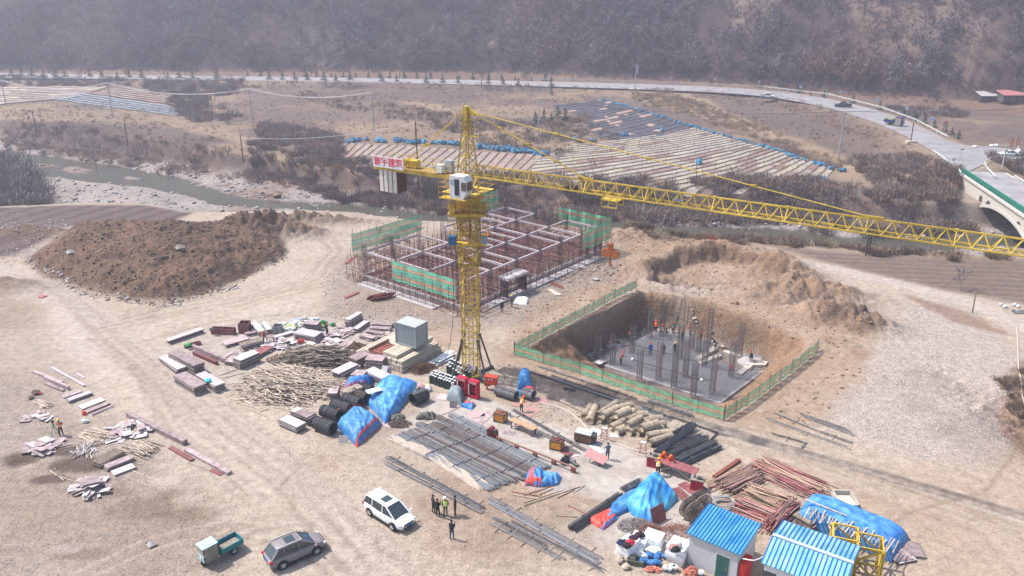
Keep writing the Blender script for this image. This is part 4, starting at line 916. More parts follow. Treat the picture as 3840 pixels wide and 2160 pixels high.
# far huts
def hut(label,px,py,w_,d_,h,roofc,rz=0):
    g=G(px,py,4.2); o=thing('farm_hut',label,'hut',(g[0],g[1],4.0),rz)
    m_=MB(); m_.box((0,0,h/2),(w_,d_,h)); m_.build('wall',mat('hut_wall',(.10,.09,.09),.9),o)
    m_=MB(); m_.add([(-w_/2-.5,-d_/2-.8,h-.2),(w_/2+.5,-d_/2-.8,h-.2),(w_/2+.5,d_/2+.5,h+.9),(-w_/2-.5,d_/2+.5,h+.9),(-w_/2-.5,-d_/2-.8,h-.05),(w_/2+.5,-d_/2-.8,h-.05),(w_/2+.5,d_/2+.5,h+1.05),(-w_/2-.5,d_/2+.5,h+1.05)],[[3,2,1,0],[4,5,6,7],[0,1,5,4],[1,2,6,5],[2,3,7,6],[3,0,4,7]]); m_.build('roof',roofc,o)
    m_=MB(); m_.box((-w_*.2,-d_/2-.02,h*.4),(1.2,.06,h*.75)); m_.build('door',mat('hut_door',(.2,.12,.08),.9),o)
hut('low hut with a red tin roof at the right edge below the hill',3810,378,11,4,2.4,mat('red_tin',(.33,.14,.13),.6,var=.2))
hut('small dark shed with a pale roof left of the red roofed hut',3708,372,7,3,1.6,mat('pale_tin',(.42,.40,.40),.6,var=.2))
# ================= building frame under construction =================
bo=Vector((*G(1742,1166,0),0)); ba=math.atan2(122.9-bo.y,14.6-bo.x)
BL_,BWd=32.5,20.0; ZT=4.2
bld=thing('building_frame','formwork and column frame of a new building on a concrete footing','building',bo,ba)
def W_(x,y,z=0): return Vector((x,y,z))
for a,b_ in(((0,0),(BL_,0)),((BL_,0),(BL_,BWd)),((BL_,BWd),(0,BWd)),((0,BWd),(0,0))):
    m_=MB(); d=(Vector(b_)-Vector(a)).normalized()*.2; m_.bar((a[0]+d.x,a[1]+d.y,.28),(b_[0]-d.x,b_[1]-d.y,.28),.38,.56); m_.build('footing_beam',conc,bld)
for xx in(8,16,24): m_=MB(); m_.bar((xx,.3,.22),(xx,BWd-.3,.22),.3,.45); m_.build('footing_beam',conc,bld)
m_=MB(); m_.box((-1.6,BWd*.55,.07),(1.6,BWd*.75,.14)); m_.build('blinding_slab',mat('blinding',(.42,.40,.40),.9,var=.1),bld)
m_=MB(); m_.box((BL_*.5,-1.3,.06),(BL_*.8,1.5,.12)); m_.build('blinding_slab',mat('blinding',(.42,.40,.40),.9,var=.1),bld)
ys_=[.3,6.6,13.2,19.7]; xs_=[.4,5.6,11.2,16.6,21.8,27.2,32.2]
bmat=mat('formwork_beam',(.42,.36,.37),.8,var=.15,scale=1.5)
for i,y in enumerate(ys_):
    for j in range(6):
        if (i,j) in((3,2),): continue
        m_=MB(); m_.bar((xs_[j]+.2,y,ZT-.2),(xs_[j+1]-.2,y,ZT-.17),.2,.28); m_.build('formwork_beam',bmat,bld)
for j,x in enumerate(xs_):
    for i in range(3):
        if (i,j) in((0,0),(1,6)): continue
        m_=MB(); m_.bar((x,ys_[i]+.2,ZT-.28),(x,ys_[i+1]-.2,ZT-.2),.2,.28); m_.build('formwork_beam',bmat,bld)
for (x0,y0,x1,y1) in((8.4,0.5,8.4,6.4),(19,6.8,19,13),(14,7,14,13),(24.4,.5,24.4,6.4),(24.6,13.4,24.6,19.5),(14.2,13.2,19,18.5)):
    m_=MB(); m_.bar((x0,y0,ZT-.15),(x1,y1,ZT-.15),.24,.3); m_.build('formwork_beam',bmat,bld)
def cagecol(parent,x,y,z0,h,w_=.5,mt=rebard,n=3,tie=.28,name='rebar_column',r=.03):
    m_=MB(); 
    for i in range(n):
        for j in range(n):
            if 0<i<n-1 and 0<j<n-1: continue
            dx,dy=(i/(n-1)-.5)*w_,(j/(n-1)-.5)*w_; k=rnd.uniform(-.06,.06); m_.tube((dx,dy,0),(dx*1.05+k,dy*1.05+k,h+rnd.uniform(-.25,.25)),r,4)
    for k in range(int((h-.4)/tie)):
        z=.1+k*tie; a=w_/2+.01
        for p,q in(((-a,-a),(a,-a)),((a,-a),(a,a)),((a,a),(-a,a)),((-a,a),(-a,-a))): m_.bar((*p,z),(*q,z),.02)
    return m_.build(name,mt,parent,loc=(x,y,z0))
for y in ys_:
    for x in xs_: 
        cagecol(bld,x,y,.3,4.9,.42,mat('col_steel',(.10,.085,.09),.75,var=.3),3,.3)
m_=MB(); m_.box((9.,-1.0,2.75),(4.4,1.8,.35)); m_.build('stair_formwork',mat('form_white',(.46,.44,.45),.8),bld)
for x in(7.0,11.0): m_=MB(); m_.box((x,-1.0,1.3),(.35,1.2,2.5)); m_.build('stair_wall_form',mat('form_dark',(.06,.045,.05),.8),bld)
for x in(30.5,32.0,28.3): m_=MB(); m_.box((x,-.2,2.3),(.45,.4,3.4)); m_.build('column_form',mat('form_brown',(.10,.05,.055),.8),bld)
# ---- scaffolding ----
scf=thing('scaffolding','dense rusty tube scaffolding with green and orange nets around the building frame','scaffolding',bo,ba)
pp=[]
nx,ny=31,19
for i in range(nx+1):
    for j in range(ny+1):
        x=.8+(BL_-1.6)*i/nx+rnd.uniform(-.05,.05); y=.8+(BWd-1.6)*j/ny+rnd.uniform(-.05,.05); pp.append((x,y,0,rnd.uniform(3.5,4.3)))
for i in range(23):
    x=-.6+i*1.5
    for y,h in((-1.0,3.9),(-2.0,3.2),(BWd+1.0,7.0)): pp.append((x,y,0,h+rnd.uniform(-.3,.5)+(2 if (y<0 and i>17) else 0)))
for j in range(16):
    y=-.6+j*1.45
    for x,h in((-1.0,5.2),(-2.0,3.6),(BL_+1.0,6.4)): pp.append((x,y,0,h+rnd.uniform(-.3,.6)-(.0 if y<13 or x>0 else 1)))
cl_=Vector((0,0,0)); M_=Matrix.Rotation(ba,3,'Z')
pp.sort(key=lambda p:(M_@Vector((p[0],p[1],0))+bo).length)
rest=MB(); hts={}
for k,(x,y,z,h) in enumerate(pp):
    tl=(rnd.uniform(-.08,.08),rnd.uniform(-.08,.08))
    if k<98:
        m_=MB(); m_.tube((0,0,0),(tl[0],tl[1],h),.04,5); m_.build('pole',polem,scf,loc=(x,y,z))
    else: rest.tube((x,y,z),(x+tl[0],y+tl[1],z+h),.04,4,cap=False)
o=rest.build('pole',polem,scf); tag(o,kind='stuff')
ld=[]
for z in(.35,1.75,3.1):
    for i in range(nx+1):
        x=.8+(BL_-1.6)*i/nx; ld.append(((x,.3+rnd.uniform(-.5,.3),z),(x,BWd-.3+rnd.uniform(-.3,.6),z)))
    for j in range(ny+1):
        y=.8+(BWd-1.6)*j/ny; ld.append(((.3+rnd.uniform(-.6,.3),y,z+.08),(BL_-.3,y,z+.08)))
    for y in(-1.,-2.): ld.append(((-1.6,y,z),(BL_+.8,y,z)))
    for x in(-1.,-2.): ld.append(((x,-1.6,z+.08),(x,BWd+1,z+.08)))
for z in(.35,1.75,3.1):
    for k in range(16): x=-.5+k*2.1; ld.append(((x,-2.3,z+.1),(x,.4,z+.1)))
    for k in range(10): y=-.5+k*2.1; ld.append(((-2.3,y,z+.1),(.4,y,z+.1)))
for z in(4.4,5.6,6.6): ld.append(((-.8,BWd+1.,z),(BL_*.45,BWd+1.,z))); ld.append(((BL_*.8,BWd+1.,z),(BL_+1,BWd+1.,z)))
for z in(2.3,3.7,5.1): ld.append(((25.2,-1.1,z),(BL_+1.2,-1.1,z))); ld.append(((BL_+1,-1,z),(BL_+1,10,z)))
for z in(2.2,3.4,4.7): ld.append(((-1.1,.6,z),(-1.1,13.,z)))
for k in range(26):
    x=rnd.uniform(0,BL_); ld.append(((x,-1.05,.3),(x+rnd.uniform(1,2.4),-1.05,3.2)))
    y=rnd.uniform(0,BWd); ld.append(((-1.05,y,.3),(-1.05,y+rnd.uniform(1,2.4),3.2)))
ld.sort(key=lambda s_:(M_@Vector(s_[0])+bo).length)
rest=MB()
for k,(a,b_) in enumerate(ld):
    if k<98: m_=MB(); m_.tube(a,b_,.035,5); m_.build('ledger',polem,scf)
    else: rest.tube(a,b_,.035,4,cap=False)
o=rest.build('ledger',polem,scf); tag(o,kind='stuff')
# short tubes poking about inside the maze
m_=MB()
for k in range(420):
    x,y,z=rnd.uniform(.5,BL_-.5),rnd.uniform(.5,BWd-.5),rnd.uniform(.5,3.8); a=rnd.choice((0,math.pi/2))+rnd.uniform(-.1,.1); L_=rnd.uniform(.6,1.6)
    m_.tube((x,y,z),(x+L_*math.cos(a),y+L_*math.sin(a),z),.035,4,cap=False)
o=m_.build('short_tube',mat('pale_tube',(.34,.22,.20),.7,var=.3),scf); tag(o,kind='stuff')
def netmat(nm,c): 
    return mat(nm,c,.75,var=.15,scale=1.2,trans=.74,bump=.3)
ng=netmat('net_green',(.16,.56,.32)); no_=netmat('net_orange',(.66,.40,.24)); ngp=netmat('net_pale',(.16,.55,.38))
def netpanel(parent,a,b_,z0,z1,rep=2,name='safety_net',nu=24,sagt=.06,pat=(0,1,0)):
    """vertical cloth with green, orange, green bands"""
    a=Vector(a);b_=Vector(b_);d=(b_-a).normalized();nn=Vector((-d.y,d.x,0)); bands=list(pat)*rep; nb_=len(bands)
    m_=MB(); ph=rnd.uniform(0,6)
    cuts=[0]; 
    for q in bands: cuts.append(cuts[-1]+(1. if q!=1 else .8))
    cuts=[c/cuts[-1] for c in cuts]
    for i in range(nb_):
        m_.cur=bands[i]
        m_.grid(lambda u,v:(a+(b_-a)*u+nn*(.07*math.sin(u*23+ph+v*2)+.03*math.sin(u*61+i))+Vector((0,0,z0+(z1-z0)*(cuts[i]+(cuts[i+1]-cuts[i])*v)-sagt*abs(math.sin(u*math.pi*(nu/4)))*(1 if i==nb_-1 else .4)))),nu,3)
    return m_.build(name,[ng,no_,ngp],parent,smooth=True)
netpanel(scf,(-1.0,BWd+.9,0),(13.2,BWd+.9,0),4.1,6.7)
netpanel(scf,(-1.25,12.2,0),(-1.25,.4,0),1.9,4.7,pat=(2,1,2))
netpanel(scf,(25.6,-1.2,0),(33.4,-1.2,0),2.2,5.2)
netpanel(scf,(33.6,-1.,0),(33.6,9.2,0),2.8,5.6)
netpanel(scf,(24.5,BWd+1.1,0),(32.,BWd+1.1,0),4.1,7.)
# ================= pit with foundation =================
PZ=-5.
fnd=thing('foundation_slab','grey foundation slab with rebar mat and upright rebar columns in the pit','foundation',(*G(2520,1400,PZ),PZ))
fo=fnd.location
SL=[Vector(G(a,b_,PZ)) for a,b_ in((2225,1362),(2452,1250),(2600,1265),(2690,1310),(2640,1345),(2790,1395),(2860,1400),(2700,1518))]
m_=MB(); m_.prism([(p.x-fo.x,p.y-fo.y) for p in SL],-.1,.22); m_.build('slab',mat('blinding_grey',(.36,.35,.36),.9,var=.15),fnd)
e1_=(Vector(G(2700,1518,PZ))-Vector(G(2225,1362,PZ))).normalized(); e2_=Vector((-e1_.y,e1_.x))
def clip(poly,p,d):
    ts=[]
    n_=len(poly)
    for i in range(n_):
        a=poly[i];b_=poly[(i+1)%n_];e=b_-a;den=d.x*e.y-d.y*e.x
        if abs(den)<1e-9: continue
        w_=a-p; t=(w_.x*e.y-w_.y*e.x)/den;u=(w_.x*d.y-w_.y*d.x)/den
        if 0<=u<=1: ts.append(t)
    ts.sort(); return [(ts[i],ts[i+1]) for i in range(0,len(ts)-1,2)]
for zz,dd,ee in((.32,e1_,e2_),(.36,e2_,e1_),(.62,e1_,e2_),(.66,e2_,e1_)):
    m_=MB(); 
    for k in range(-110,110):
        p=Vector((fo.x,fo.y))+ee*(k*.32)
        for a,b_ in clip(SL,p,dd):
            if b_-a>.5:
                s_=p+dd*(a+.15+rnd.uniform(0,.2)); q=p+dd*(b_-.15); m_.bar((s_.x-fo.x,s_.y-fo.y,zz),(q.x-fo.x,q.y-fo.y,zz),.03)
    m_.build('rebar_mat',mat('mat_steel',(.17,.17,.19),.7,var=.3),fnd)
for px,py,h in((2436,1273,4.6),(2481,1262,5),(2369,1329,4),(2296,1370,4),(2240,1358,3.5),(2656,1299,5.5),(2617,1329,4.6),(2548,1351,4.6),(2591,1317,4),(2396,1431,4.2),(2467,1428,5),(2525,1460,5.2),(2568,1420,5),(2668,1484,5.2),(2739,1420,5.2),(2598,1492,4.4),(2640,1380,4.4),(2770,1345,4.8)):
    g=G(px,py,PZ); cagecol(fnd,g[0]-fo.x,g[1]-fo.y,.2,h,.55,mat('col_steel2',(.14,.12,.115),.75,var=.3),3,.25,r=.03)
def pbox(px0,py0,px1,py1,w_,h,z=PZ,parent=None,name='grade_beam',mt=None,lift=0.):
    a=G3(px0,py0,z);b_=G3(px1,py1,z); off_=Vector(parent.location) if parent else Vector()
    m_=MB(); up=Vector((0,0,h/2+lift)); m_.bar(a-off_+up,b_-off_+up,w_,h); return m_.build(name,mt or concl,parent)
for q in((2606,1362,2682,1312),(2714,1326,2800,1352),(2770,1412,2812,1380),(2806,1356,2875,1372),(2620,1372,2700,1340),(2800,1376,2868,1375)): pbox(*q,.7,.45,parent=fnd)
m_=MB(); g=G(2822,1358,PZ); m_.tube((g[0]-fo.x,g[1]-fo.y,0),(g[0]-fo.x,g[1]-fo.y,.7),1.9,18,1.0); m_.build('pile_cap',conc,fnd)
for nm,lab,q,zl in(('steel_pipe','long grey pipe with white capped ends lying across the rebar mat',(2372,1347,2631,1425),.9),('steel_pipe','dark pipe lying across the rebar mat behind the workers',(2367,1290,2526,1332),.8)):
    a=G3(q[0],q[1],PZ+zl);b_=G3(q[2],q[3],PZ+zl); o=thing(nm,lab,'pipe',a); d=b_-a
    m_=MB(); m_.tube((0,0,0),d,.07,8); m_.build('pipe',steel,o)
    if zl>.85:
        for c in((0,0,0),d): m_=MB(); m_.ball(c,.2,8,6); m_.build('end_cap',white,o)
# ---- green barrier fences round the pit ----
def barrier(pts,label,z=.0,h=1.35):
    l=[G3(a,b_,z) for a,b_ in pts]; o0=l[0]; th=thing('barrier_fence',label,'fence',o0,group='green and orange net fences round the pit')
    l=[p-o0 for p in l]
    for i,p in enumerate(l):
        m_=MB(); m_.tube((0,0,-.1),(rnd.uniform(-.1,.1),0,h+.35),.035,6); m_.build('post',mat('fence_post',(.10,.08,.07),.8),th,loc=p)
        if i<len(l)-1:
            q=l[i+1]; mid=(p+q)/2; 
            m_=MB(); m_.tube((0,0,0),(0,0,h+.2),.03,6); m_.build('post',mat('fence_post',(.10,.08,.07),.8),th,loc=mid)
            netpanel(th,p+Vector((0,-.04,0)),q+Vector((0,-.04,0)),.12+rnd.uniform(0,.1),h,1,nu=22,sagt=.10)
            m_=MB(); m_.tube(p+Vector((0,0,h)),q+Vector((0,0,h)),.025,5); m_.build('top_rail',mat('fence_post',(.10,.08,.07),.8),th)
barrier([(1928,1327),(2035,1268),(2157,1203),(2226,1166),(2304,1122),(2385,1083)],'net barrier running along the far left rim of the pit',h=1.3)
barrier([(1930,1331),(2035,1363),(2173,1402),(2348,1463),(2519,1521),(2711,1577)],'long net barrier along the near rim of the pit',h=1.45)
barrier([(2715,1577),(2800,1525),(2885,1460),(2965,1400),(3064,1320)],'net barrier on the right rim of the pit running up from its near corner',h=1.4)
# ================= stored materials in the yard =================
def lp(parent): return Vector(parent.location)
def dirG(a,b_,z=0.):
    p=G3(*a,z);q=G3(*b_,z); return p,q,(q-p)
def stack(a,b_,w_,h,label,grp=None,mt=None,n=None,z=0.,jit=.08,side=0,cat='board stack',name='board_stack',t=None):
    """boards piled flat; a->b the ground line of the long axis in the photo; w_ width, h height (m)"""
    p,q,d=dirG(a,b_,z); L_=d.length; rz=math.atan2(d.y,d.x); c=(p+q)/2; 
    nn=Vector((-d.y,d.x,0)).normalized(); c=c+nn*side*w_/2
    o=thing(name,label,cat,(c.x,c.y,z),rz,grp); n=n or max(2,min(10,int(h/.1))); t_=h/n
    ms=mt or [ply,plyd]
    for k in range(n):
        m_=MB(); M=ms[0] if (k==n-1) else (ms[1] if k%2 else rnd.choice((ms[0],plyd,plyw,ply)))
        j=jit; m_.box((0,0,0),(L_*(1-rnd.uniform(0,.06)),w_*(1-rnd.uniform(0,.06)),t_*.74)); 
        ob=m_.build('board',M,o,loc=(rnd.uniform(-j,j),rnd.uniform(-j,j)*.6,t_*(k+.5))); ob.rotation_euler=(0,0,rnd.uniform(-j,j)*.25)
    return o
battens={}
def batten_mesh(L_,mt,r):
    k=(round(L_,1),mt.name,r)
    if k not in battens:
        m_=MB(); m_.box((0,0,0),(L_,r[0],r[1])); o=m_.build('timber_batten',mt); battens[k]=o.data; bpy.data.objects.remove(o)
    return battens[k]
NB=[0]
def pile(c,ang,n,L_,sx,sy,h,label,grp,mt=None,r=(.09,.05),spread=.25,name='timber_batten',cat='batten',sol=0,stufflabel=None,z=0.,mats2=None,stuffname='timber_heap'):
    """n sticks: some as things of their own, the rest as one heap. ang = world heading of the long axis; sx along, sy across"""
    cx,cyy=G(*c,z); mts=mats2 or [mt or wood]; 
    allp=[]
    for k in range(n):
        u=rnd.gauss(0,.45); v=rnd.gauss(0,.45); u=max(-1,min(1,u)); v=max(-1,min(1,v))
        zz=z+h*max(0,(1-u*u*.8-v*v))*rnd.uniform(.1,1)+r[1]*.6
        x=cx+math.cos(ang)*u*sx-math.sin(ang)*v*sy; y=cyy+math.sin(ang)*u*sx+math.cos(ang)*v*sy
        a=ang+rnd.gauss(0,spread); L2=L_*rnd.uniform(.7,1.1); til=rnd.uniform(-.06,.06)*(1 if zz>.2 else .3)
        allp.append((zz,x,y,a,round(L2,1),til,rnd.choice(mts)))
    allp.sort(key=lambda q:-q[0])
    for q in allp[:sol]:
        zz,x,y,a,L2,til,mm=q; o=bpy.data.objects.new(name,batten_mesh(L2,mm,r)); COL.objects.link(o); o.location=(x,y,zz); o.rotation_euler=(rnd.uniform(0,1),til,a); tag(o,label,cat,grp); NB[0]+=1
    if allp[sol:]:
        m_=MB()
        for zz,x,y,a,L2,til,mm in allp[sol:]:
            m_.cur=mts.index(mm); M=Euler((rnd.uniform(0,.5),til,a)).to_matrix(); m_.box((x-cx,y-cyy,zz-z),(L2,r[0],r[1]),M=M)
        o=m_.build(stuffname,mts,loc=(cx,cyy,z)); tag(o,stufflabel or label,cat if sol else cat+' heap'); 
        if n-sol>3: tag(o,kind='stuff')
def wang(a,b_,z=0): d=dirG(a,b_,z)[2]; return math.atan2(d.y,d.x)
def stick(a,b_,label,grp=None,w_=.07,h=.05,mt=None,name='timber_batten',cat='batten',z=0.02,z2=None):
    p=G3(*a,z);q=G3(*b_,z if z2 is None else z2); m_=MB(); m_.bar((0,0,h/2),q-p+Vector((0,0,h/2)),w_,h); o=m_.build(name,mt or wood,loc=p); return tag(o,label,cat,grp)
def sheets(c,n,s,label,cat='scrap sheets',mts=None,h=.35,area=1.4,name='scrap_sheet',grp=None,lab2=None,z=0.):
    g=G(*c,z); mts=mts or [ply,plyw]
    for k in range(n):
        m_=MB(); w_=s*rnd.uniform(.5,1.2);d=s*rnd.uniform(.15,.6); m_.box((0,0,0),(w_,d,.025)); 
        a=rnd.uniform(0,6.28);rr=area*math.sqrt(rnd.random()); zz=z+h*(k+.5)/n*max(.25,1-rr/area*.7)+.05
        o=m_.build(name,rnd.choice(mts),loc=(g[0]+rr*math.cos(a),g[1]+rr*math.sin(a)*.8,zz)); o.rotation_euler=(rnd.uniform(-.18,.18),rnd.uniform(-.18,.18),rnd.uniform(0,3.1)); tag(o,label,cat,grp)
# --- lower left corner ---
GL='boards stored at the left edge of the yard'
def beam(a,b_,w_,h,label,grp=None,mt=None,z=0.): return stick(a,b_,label,grp,w_,h,mt or ply,'box_beam_form','form board',z)
beam((127,1399),(237,1440),.3,.3,'thin box beam form, upper of the left group at the left edge',GL)
beam((168,1422),(259,1462),.3,.45,'grey box beam form, middle of the left group at the left edge',GL)
beam((171,1440),(239,1468),.35,.2,'reddish box beam form, lowest of the left group at the left edge',GL)
beam((194,1380),(318,1449),.3,.15,'narrow pale beam form lying right of the left group',GL,plyw)
stick((310,1440),(330,1450),'short batten at the tip of the narrow pale beam form')
stick((290,1400),(315,1418),'small loose board near the narrow pale beam form',w_=.3,mt=ply)
GS='flat board stacks in a row near the left edge'
stack((233,1492),(305,1466),.75,.12,'single flat purple board at the top of the row near the left edge',GS,[ply,plyd],2)
stack((256,1510),(342,1478),.75,.35,'thick board stack with white top, second in the row near the left edge',GS,[plyw,plyd],5)
stack((298,1533),(388,1498),1.1,.14,'broad white board, third in the row near the left edge',GS,[plyw,plyr],2)
stack((326,1550),(414,1514),.4,.2,'narrow grey board, fourth in the row near the left edge',GS,[ply,plyd],2)
stack((340,1560),(424,1524),.3,.15,'narrowest board, last in the row beside the red cone',GS,[ply,plyd],2)
m_=MB(); m_.tube((0,0,0),(0,0,.45),.22,12,.14); o=m_.build('red_bucket',mat('red_plastic',(.62,.10,.06),.5),loc=G3(317,1556)); tag(o,'small red bucket at the end of the board row near the left edge','bucket')
m_=MB(); m_.ball((0,0,.12),.3,8,6,(1,.7,.5),.2); o=m_.build('plastic_bag',mat('redbag',(.55,.05,.07),.5),loc=G3(150,1478)); tag(o,'small red plastic bag among the stones at the left edge','bag')
m_=MB(); m_.ball((0,0,.15),.35,9,7,(1,.8,.6),.2); o=m_.build('plastic_bag',mat('whitebag',(.55,.62,.58),.5),loc=G3(319,1584)); tag(o,'white and green plastic bag right of the surveyor','bag')
pile((160,1519),wang((115,1500),(200,1540)),34,2.2,.5,.75,.3,'pale batten on the small bundle at the left edge','small batten bundle at left edge',wood,(.07,.07),.07,sol=8,stufflabel='small bundle of pale battens at the left edge')
sheets((142,1568),16,1.0,'scrap of purple form board on the heap behind the surveyor',grp='scrap heap behind the surveyor')
AW=wang((260,1640),(400,1700))
pile((322,1690),AW-1.0,60,1.9,.7,1.0,.4,'pale batten in the fan below the surveyor','battens below the surveyor',wood,(.07,.05),.45,sol=14,stufflabel='splayed fan of pale battens below the surveyor',mats2=[wood,plyw])
pile((360,1640),wang((290,1600),(400,1640)),70,2.3,1.0,1.1,.55,'pale batten on the bundle right of the surveyor','battens right of the surveyor',wood,(.07,.06),.12,sol=16,stufflabel='bundle of pale battens right of the surveyor')
pile((525,1690),wang((450,1650),(600,1710)),90,2.2,1.2,1.7,.45,'pale batten on the wide bundle by the long box beam','battens by the long box beam',wood,(.07,.06),.15,sol=18,stufflabel='wide bundle of pale battens by the long box beam')
sheets((475,1620),40,1.3,'purple board scrap piled above the wide batten bundle',area=2.2,h=.6,grp='scrap heap above the wide batten bundle')
sheets((170,1680),26,1.6,'white and purple board scrap at the foot of the surveyor',area=1.6,h=.6,grp='scrap heap below the surveyor')
stack((145,1700),(232,1660),.9,.1,'big pale sheet sticking out below the surveyor',None,[plyw,plyd],2)
beam((483,1562),(696,1668),.5,.5,'long box beam form with pale top crossing the dirt at lower left')
beam((700,1690),(862,1779),.5,.28,'long low box beam form continuing toward the white people carrier')
beam((640,1680),(722,1728),.45,.15,'short reddish beam form left of the two long ones',None,plyr)
beam((790,1762),(832,1782),.4,.06,'thin reddish board beside the end of the long beam form',None,plyr)
stick((708,1735),(788,1768),'single thin batten below the long box beams')
stack((362,1752),(450,1702),1.3,.45,'dark stack of warped boards at lower left',None,[woodd,plyd],7,jit=.12)
stack((398,1764),(500,1722),.85,.4,'board stack with reddish top beside the dark warped stack',None,[ply,plyd],4)
stack((424,1782),(508,1750),.95,.22,'short stack with white top, lowest of the three at lower left',None,[plyw,plyd],3)
stick((462,1785),(552,1826),'lower of two thin sticks beside the three board stacks'); stick((496,1766),(576,1800),'upper of two thin sticks beside the three board stacks')
sheets((335,1838),34,1.4,'purple sheet scrap on the heap at lower left',area=1.5,h=.8,grp='scrap heap at lower left'); stack((300,1812),(375,1795),1.2,.06,'big reddish sheet lying on top of the scrap heap',None,[ply,plyd],2,z=.8)
stick((186,1764),(240,1802),'left one of two crossed sticks on the dark soil at left'); stick((215,1785),(272,1804),'right one of two crossed sticks on the dark soil at left')
# red debris far left
for i,(a,b_,lab) in enumerate((((150,1117),(170,1109),'larger red board on the ground far left'),((135,1092),(160,1100),'smaller red board just above the larger one far left'),((92,1104),(112,1096),'thin red strip far left'))): stick(a,b_,lab,None,.8,.1,mat('faded_red',(.40,.10,.12),.7),'red_board','board')
m_=MB(); m_.bar((-.8,-.3,.1),(.8,-.3,.1),.12); m_.bar((-.8,.3,.1),(.8,.3,.1),.12); m_.bar((-.8,-.3,.1),(-.8,.3,.1),.12); m_.bar((.8,-.3,.1),(.8,.3,.1),.12); m_.box((0,0,.03),(1.5,.6,.02)); o=m_.build('window_frame',white,loc=G3(65,1104)); tag(o,'discarded white window frame on the ground far left','window frame')
# --- centre left yard ---
stack((634,1290),(762,1244),.8,.55,'long stack of grey planks nearest the dirt road at upper left of the yard',None,[plyw,plyd],6,jit=.12)
def obox(a,b_,d_,h,label,mt,name='wooden_box',cat='box',z=0.,div=0,t=.06,inner=None):
    p,q,dd=dirG(a,b_,z); L_=dd.length; rz=math.atan2(dd.y,dd.x); nn=Vector((-dd.y,dd.x,0)).normalized(); c=(p+q)/2+nn*d_/2
    o=thing(name,label,cat,(c.x,c.y,z),rz)
    for nm,cc,s_ in(('side_panel',(0,-d_/2,h/2),(L_,t,h)),('side_panel',(0,d_/2,h/2),(L_,t,h)),('end_panel',(-L_/2,0,h/2),(t,d_-t,h*.98)),('end_panel',(L_/2,0,h/2),(t,d_-t,h*.98)),('floor_panel',(0,0,.06),(L_-t,d_-t,.06))):
        m_=MB(); m_.box(cc,s_); m_.build(nm,mt,o)
    for k in range(div): m_=MB(); m_.box((-L_/2+L_*(k+1)/(div+1),0,h*.8),(t,d_-t,h*.4)); m_.build('divider',mt,o)
    for k in range(3): m_=MB(); m_.box((-L_/2+L_*(k+.0)/2*1.0,-d_/2-.05,h/2),(.08,.05,h)); m_.build('batten_strip',plyd,o)
    return o
obox((793,1253),(876,1257),.75,.75,'red brown open wooden trough beside the upright box',plyr,div=1)
m_=MB(); m_.ball((0,0,.2),.3,8,6,(1.6,.8,.7),.2); o=m_.build('cloth_bundle',mat('dark_cloth',(.06,.065,.075),.9),loc=G3(800,1240,.62)); tag(o,'dark jacket lying on the rim of the red brown trough','jacket')
obox((897,1250),(933,1250),1.15,1.25,'upright open box with white side and red brown front',plyr,div=1)
obox((695,1308),(754,1292),.4,.4,'small low red brown trough with a green bag',plyr)
m_=MB(); m_.ball((0,0,.2),.28,9,7,(1.2,1,.8),.2); o=m_.build('plastic_bag',mat('green_bag',(.02,.42,.12),.5),loc=G3(706,1299,.35)); tag(o,'bright green bag on the small low trough','bag')
GB='large board stacks beside the dirt road'
stack((655,1352),(752,1402),1.3,1.25,'tallest board stack beside the dirt road with purple top',GB,[ply,plyd],11)
stack((612,1352),(684,1402),1.1,.7,'lower splayed board stack left of the tallest one',GB,[plyw,plyd],7,jit=.16)
stack((676,1428),(756,1478),1.4,.95,'board stack with purple top nearest the dirt road',GB,[ply,plyd],9)
stack((752,1422),(828,1468),1.2,.85,'board stack carrying a turquoise cloth',GB,[plyw,plyd],8)
m_=MB(); m_.ball((0,0,.08),.3,9,6,(1.2,1,.45),.25); o=m_.build('cloth',mat('turquoise',(.02,.42,.45),.6),loc=G3(779,1428,.92)); tag(o,'turquoise cloth on top of a board stack','cloth')
beam((724,1308),(850,1362),.35,.55,'long upright beam form, upper of two beside the tallest stack',None,ply)
beam((728,1330),(815,1368),.35,.45,'shorter red brown beam form, lower of two beside the tallest stack',None,plyr)
stick((755,1352),(810,1375),'thin batten beside the shorter beam form')
stack((888,1382),(962,1350),1.3,1.15,'tall board stack with white top in the middle of the left yard',None,[plyw,plyd],10)
stack((852,1362),(884,1368),.9,.5,'small reddish board stack left of the tall white topped one',None,[ply,plyd],4)
stack((840,1298),(925,1272),1.6,.4,'fanned heap of purple boards behind the tall white topped stack',None,[ply,plyr],6,jit=.3)
stack((905,1312),(985,1290),1.2,.7,'leaning grey board stack right of the fanned purple heap',None,[woodg,plyd],6,jit=.25)
stack((925,1262),(978,1248),.8,.4,'small tilted purple boards behind the leaning grey stack',None,[ply,plyd],3,jit=.25)
stack((945,1346),(1010,1310),1.3,.45,'board stack with red brown tops left of the timber heap',None,[plyr,plyd],5,jit=.12)
stack((950,1225),(985,1262),.8,.7,'slanting stack of narrow boards behind the orange vest worker',None,[plyw,plyd],6)
stack((992,1222),(1012,1252),.6,.6,'small slanting stack right behind the orange vest worker',None,[plyw,plyd],5)
obox((1025,1255),(1056,1255),.9,1.1,'open grey metal box right of the orange vest worker',mat('grey_metal_box',(.25,.26,.27),.6))
stack((1030,1272),(1104,1250),.7,.35,'long low plank stack in front of the rubbish bags',None,[plyw,plyd],4)
stack((1118,1262),(1200,1278),1.7,.85,'broad board stack left of the dark clothed worker',None,[plyw,plyd],8,jit=.12)
stack((1148,1236),(1200,1240),1.2,1.05,'reddish boards on the back of the broad stack',None,[ply,plyd],8,jit=.12)
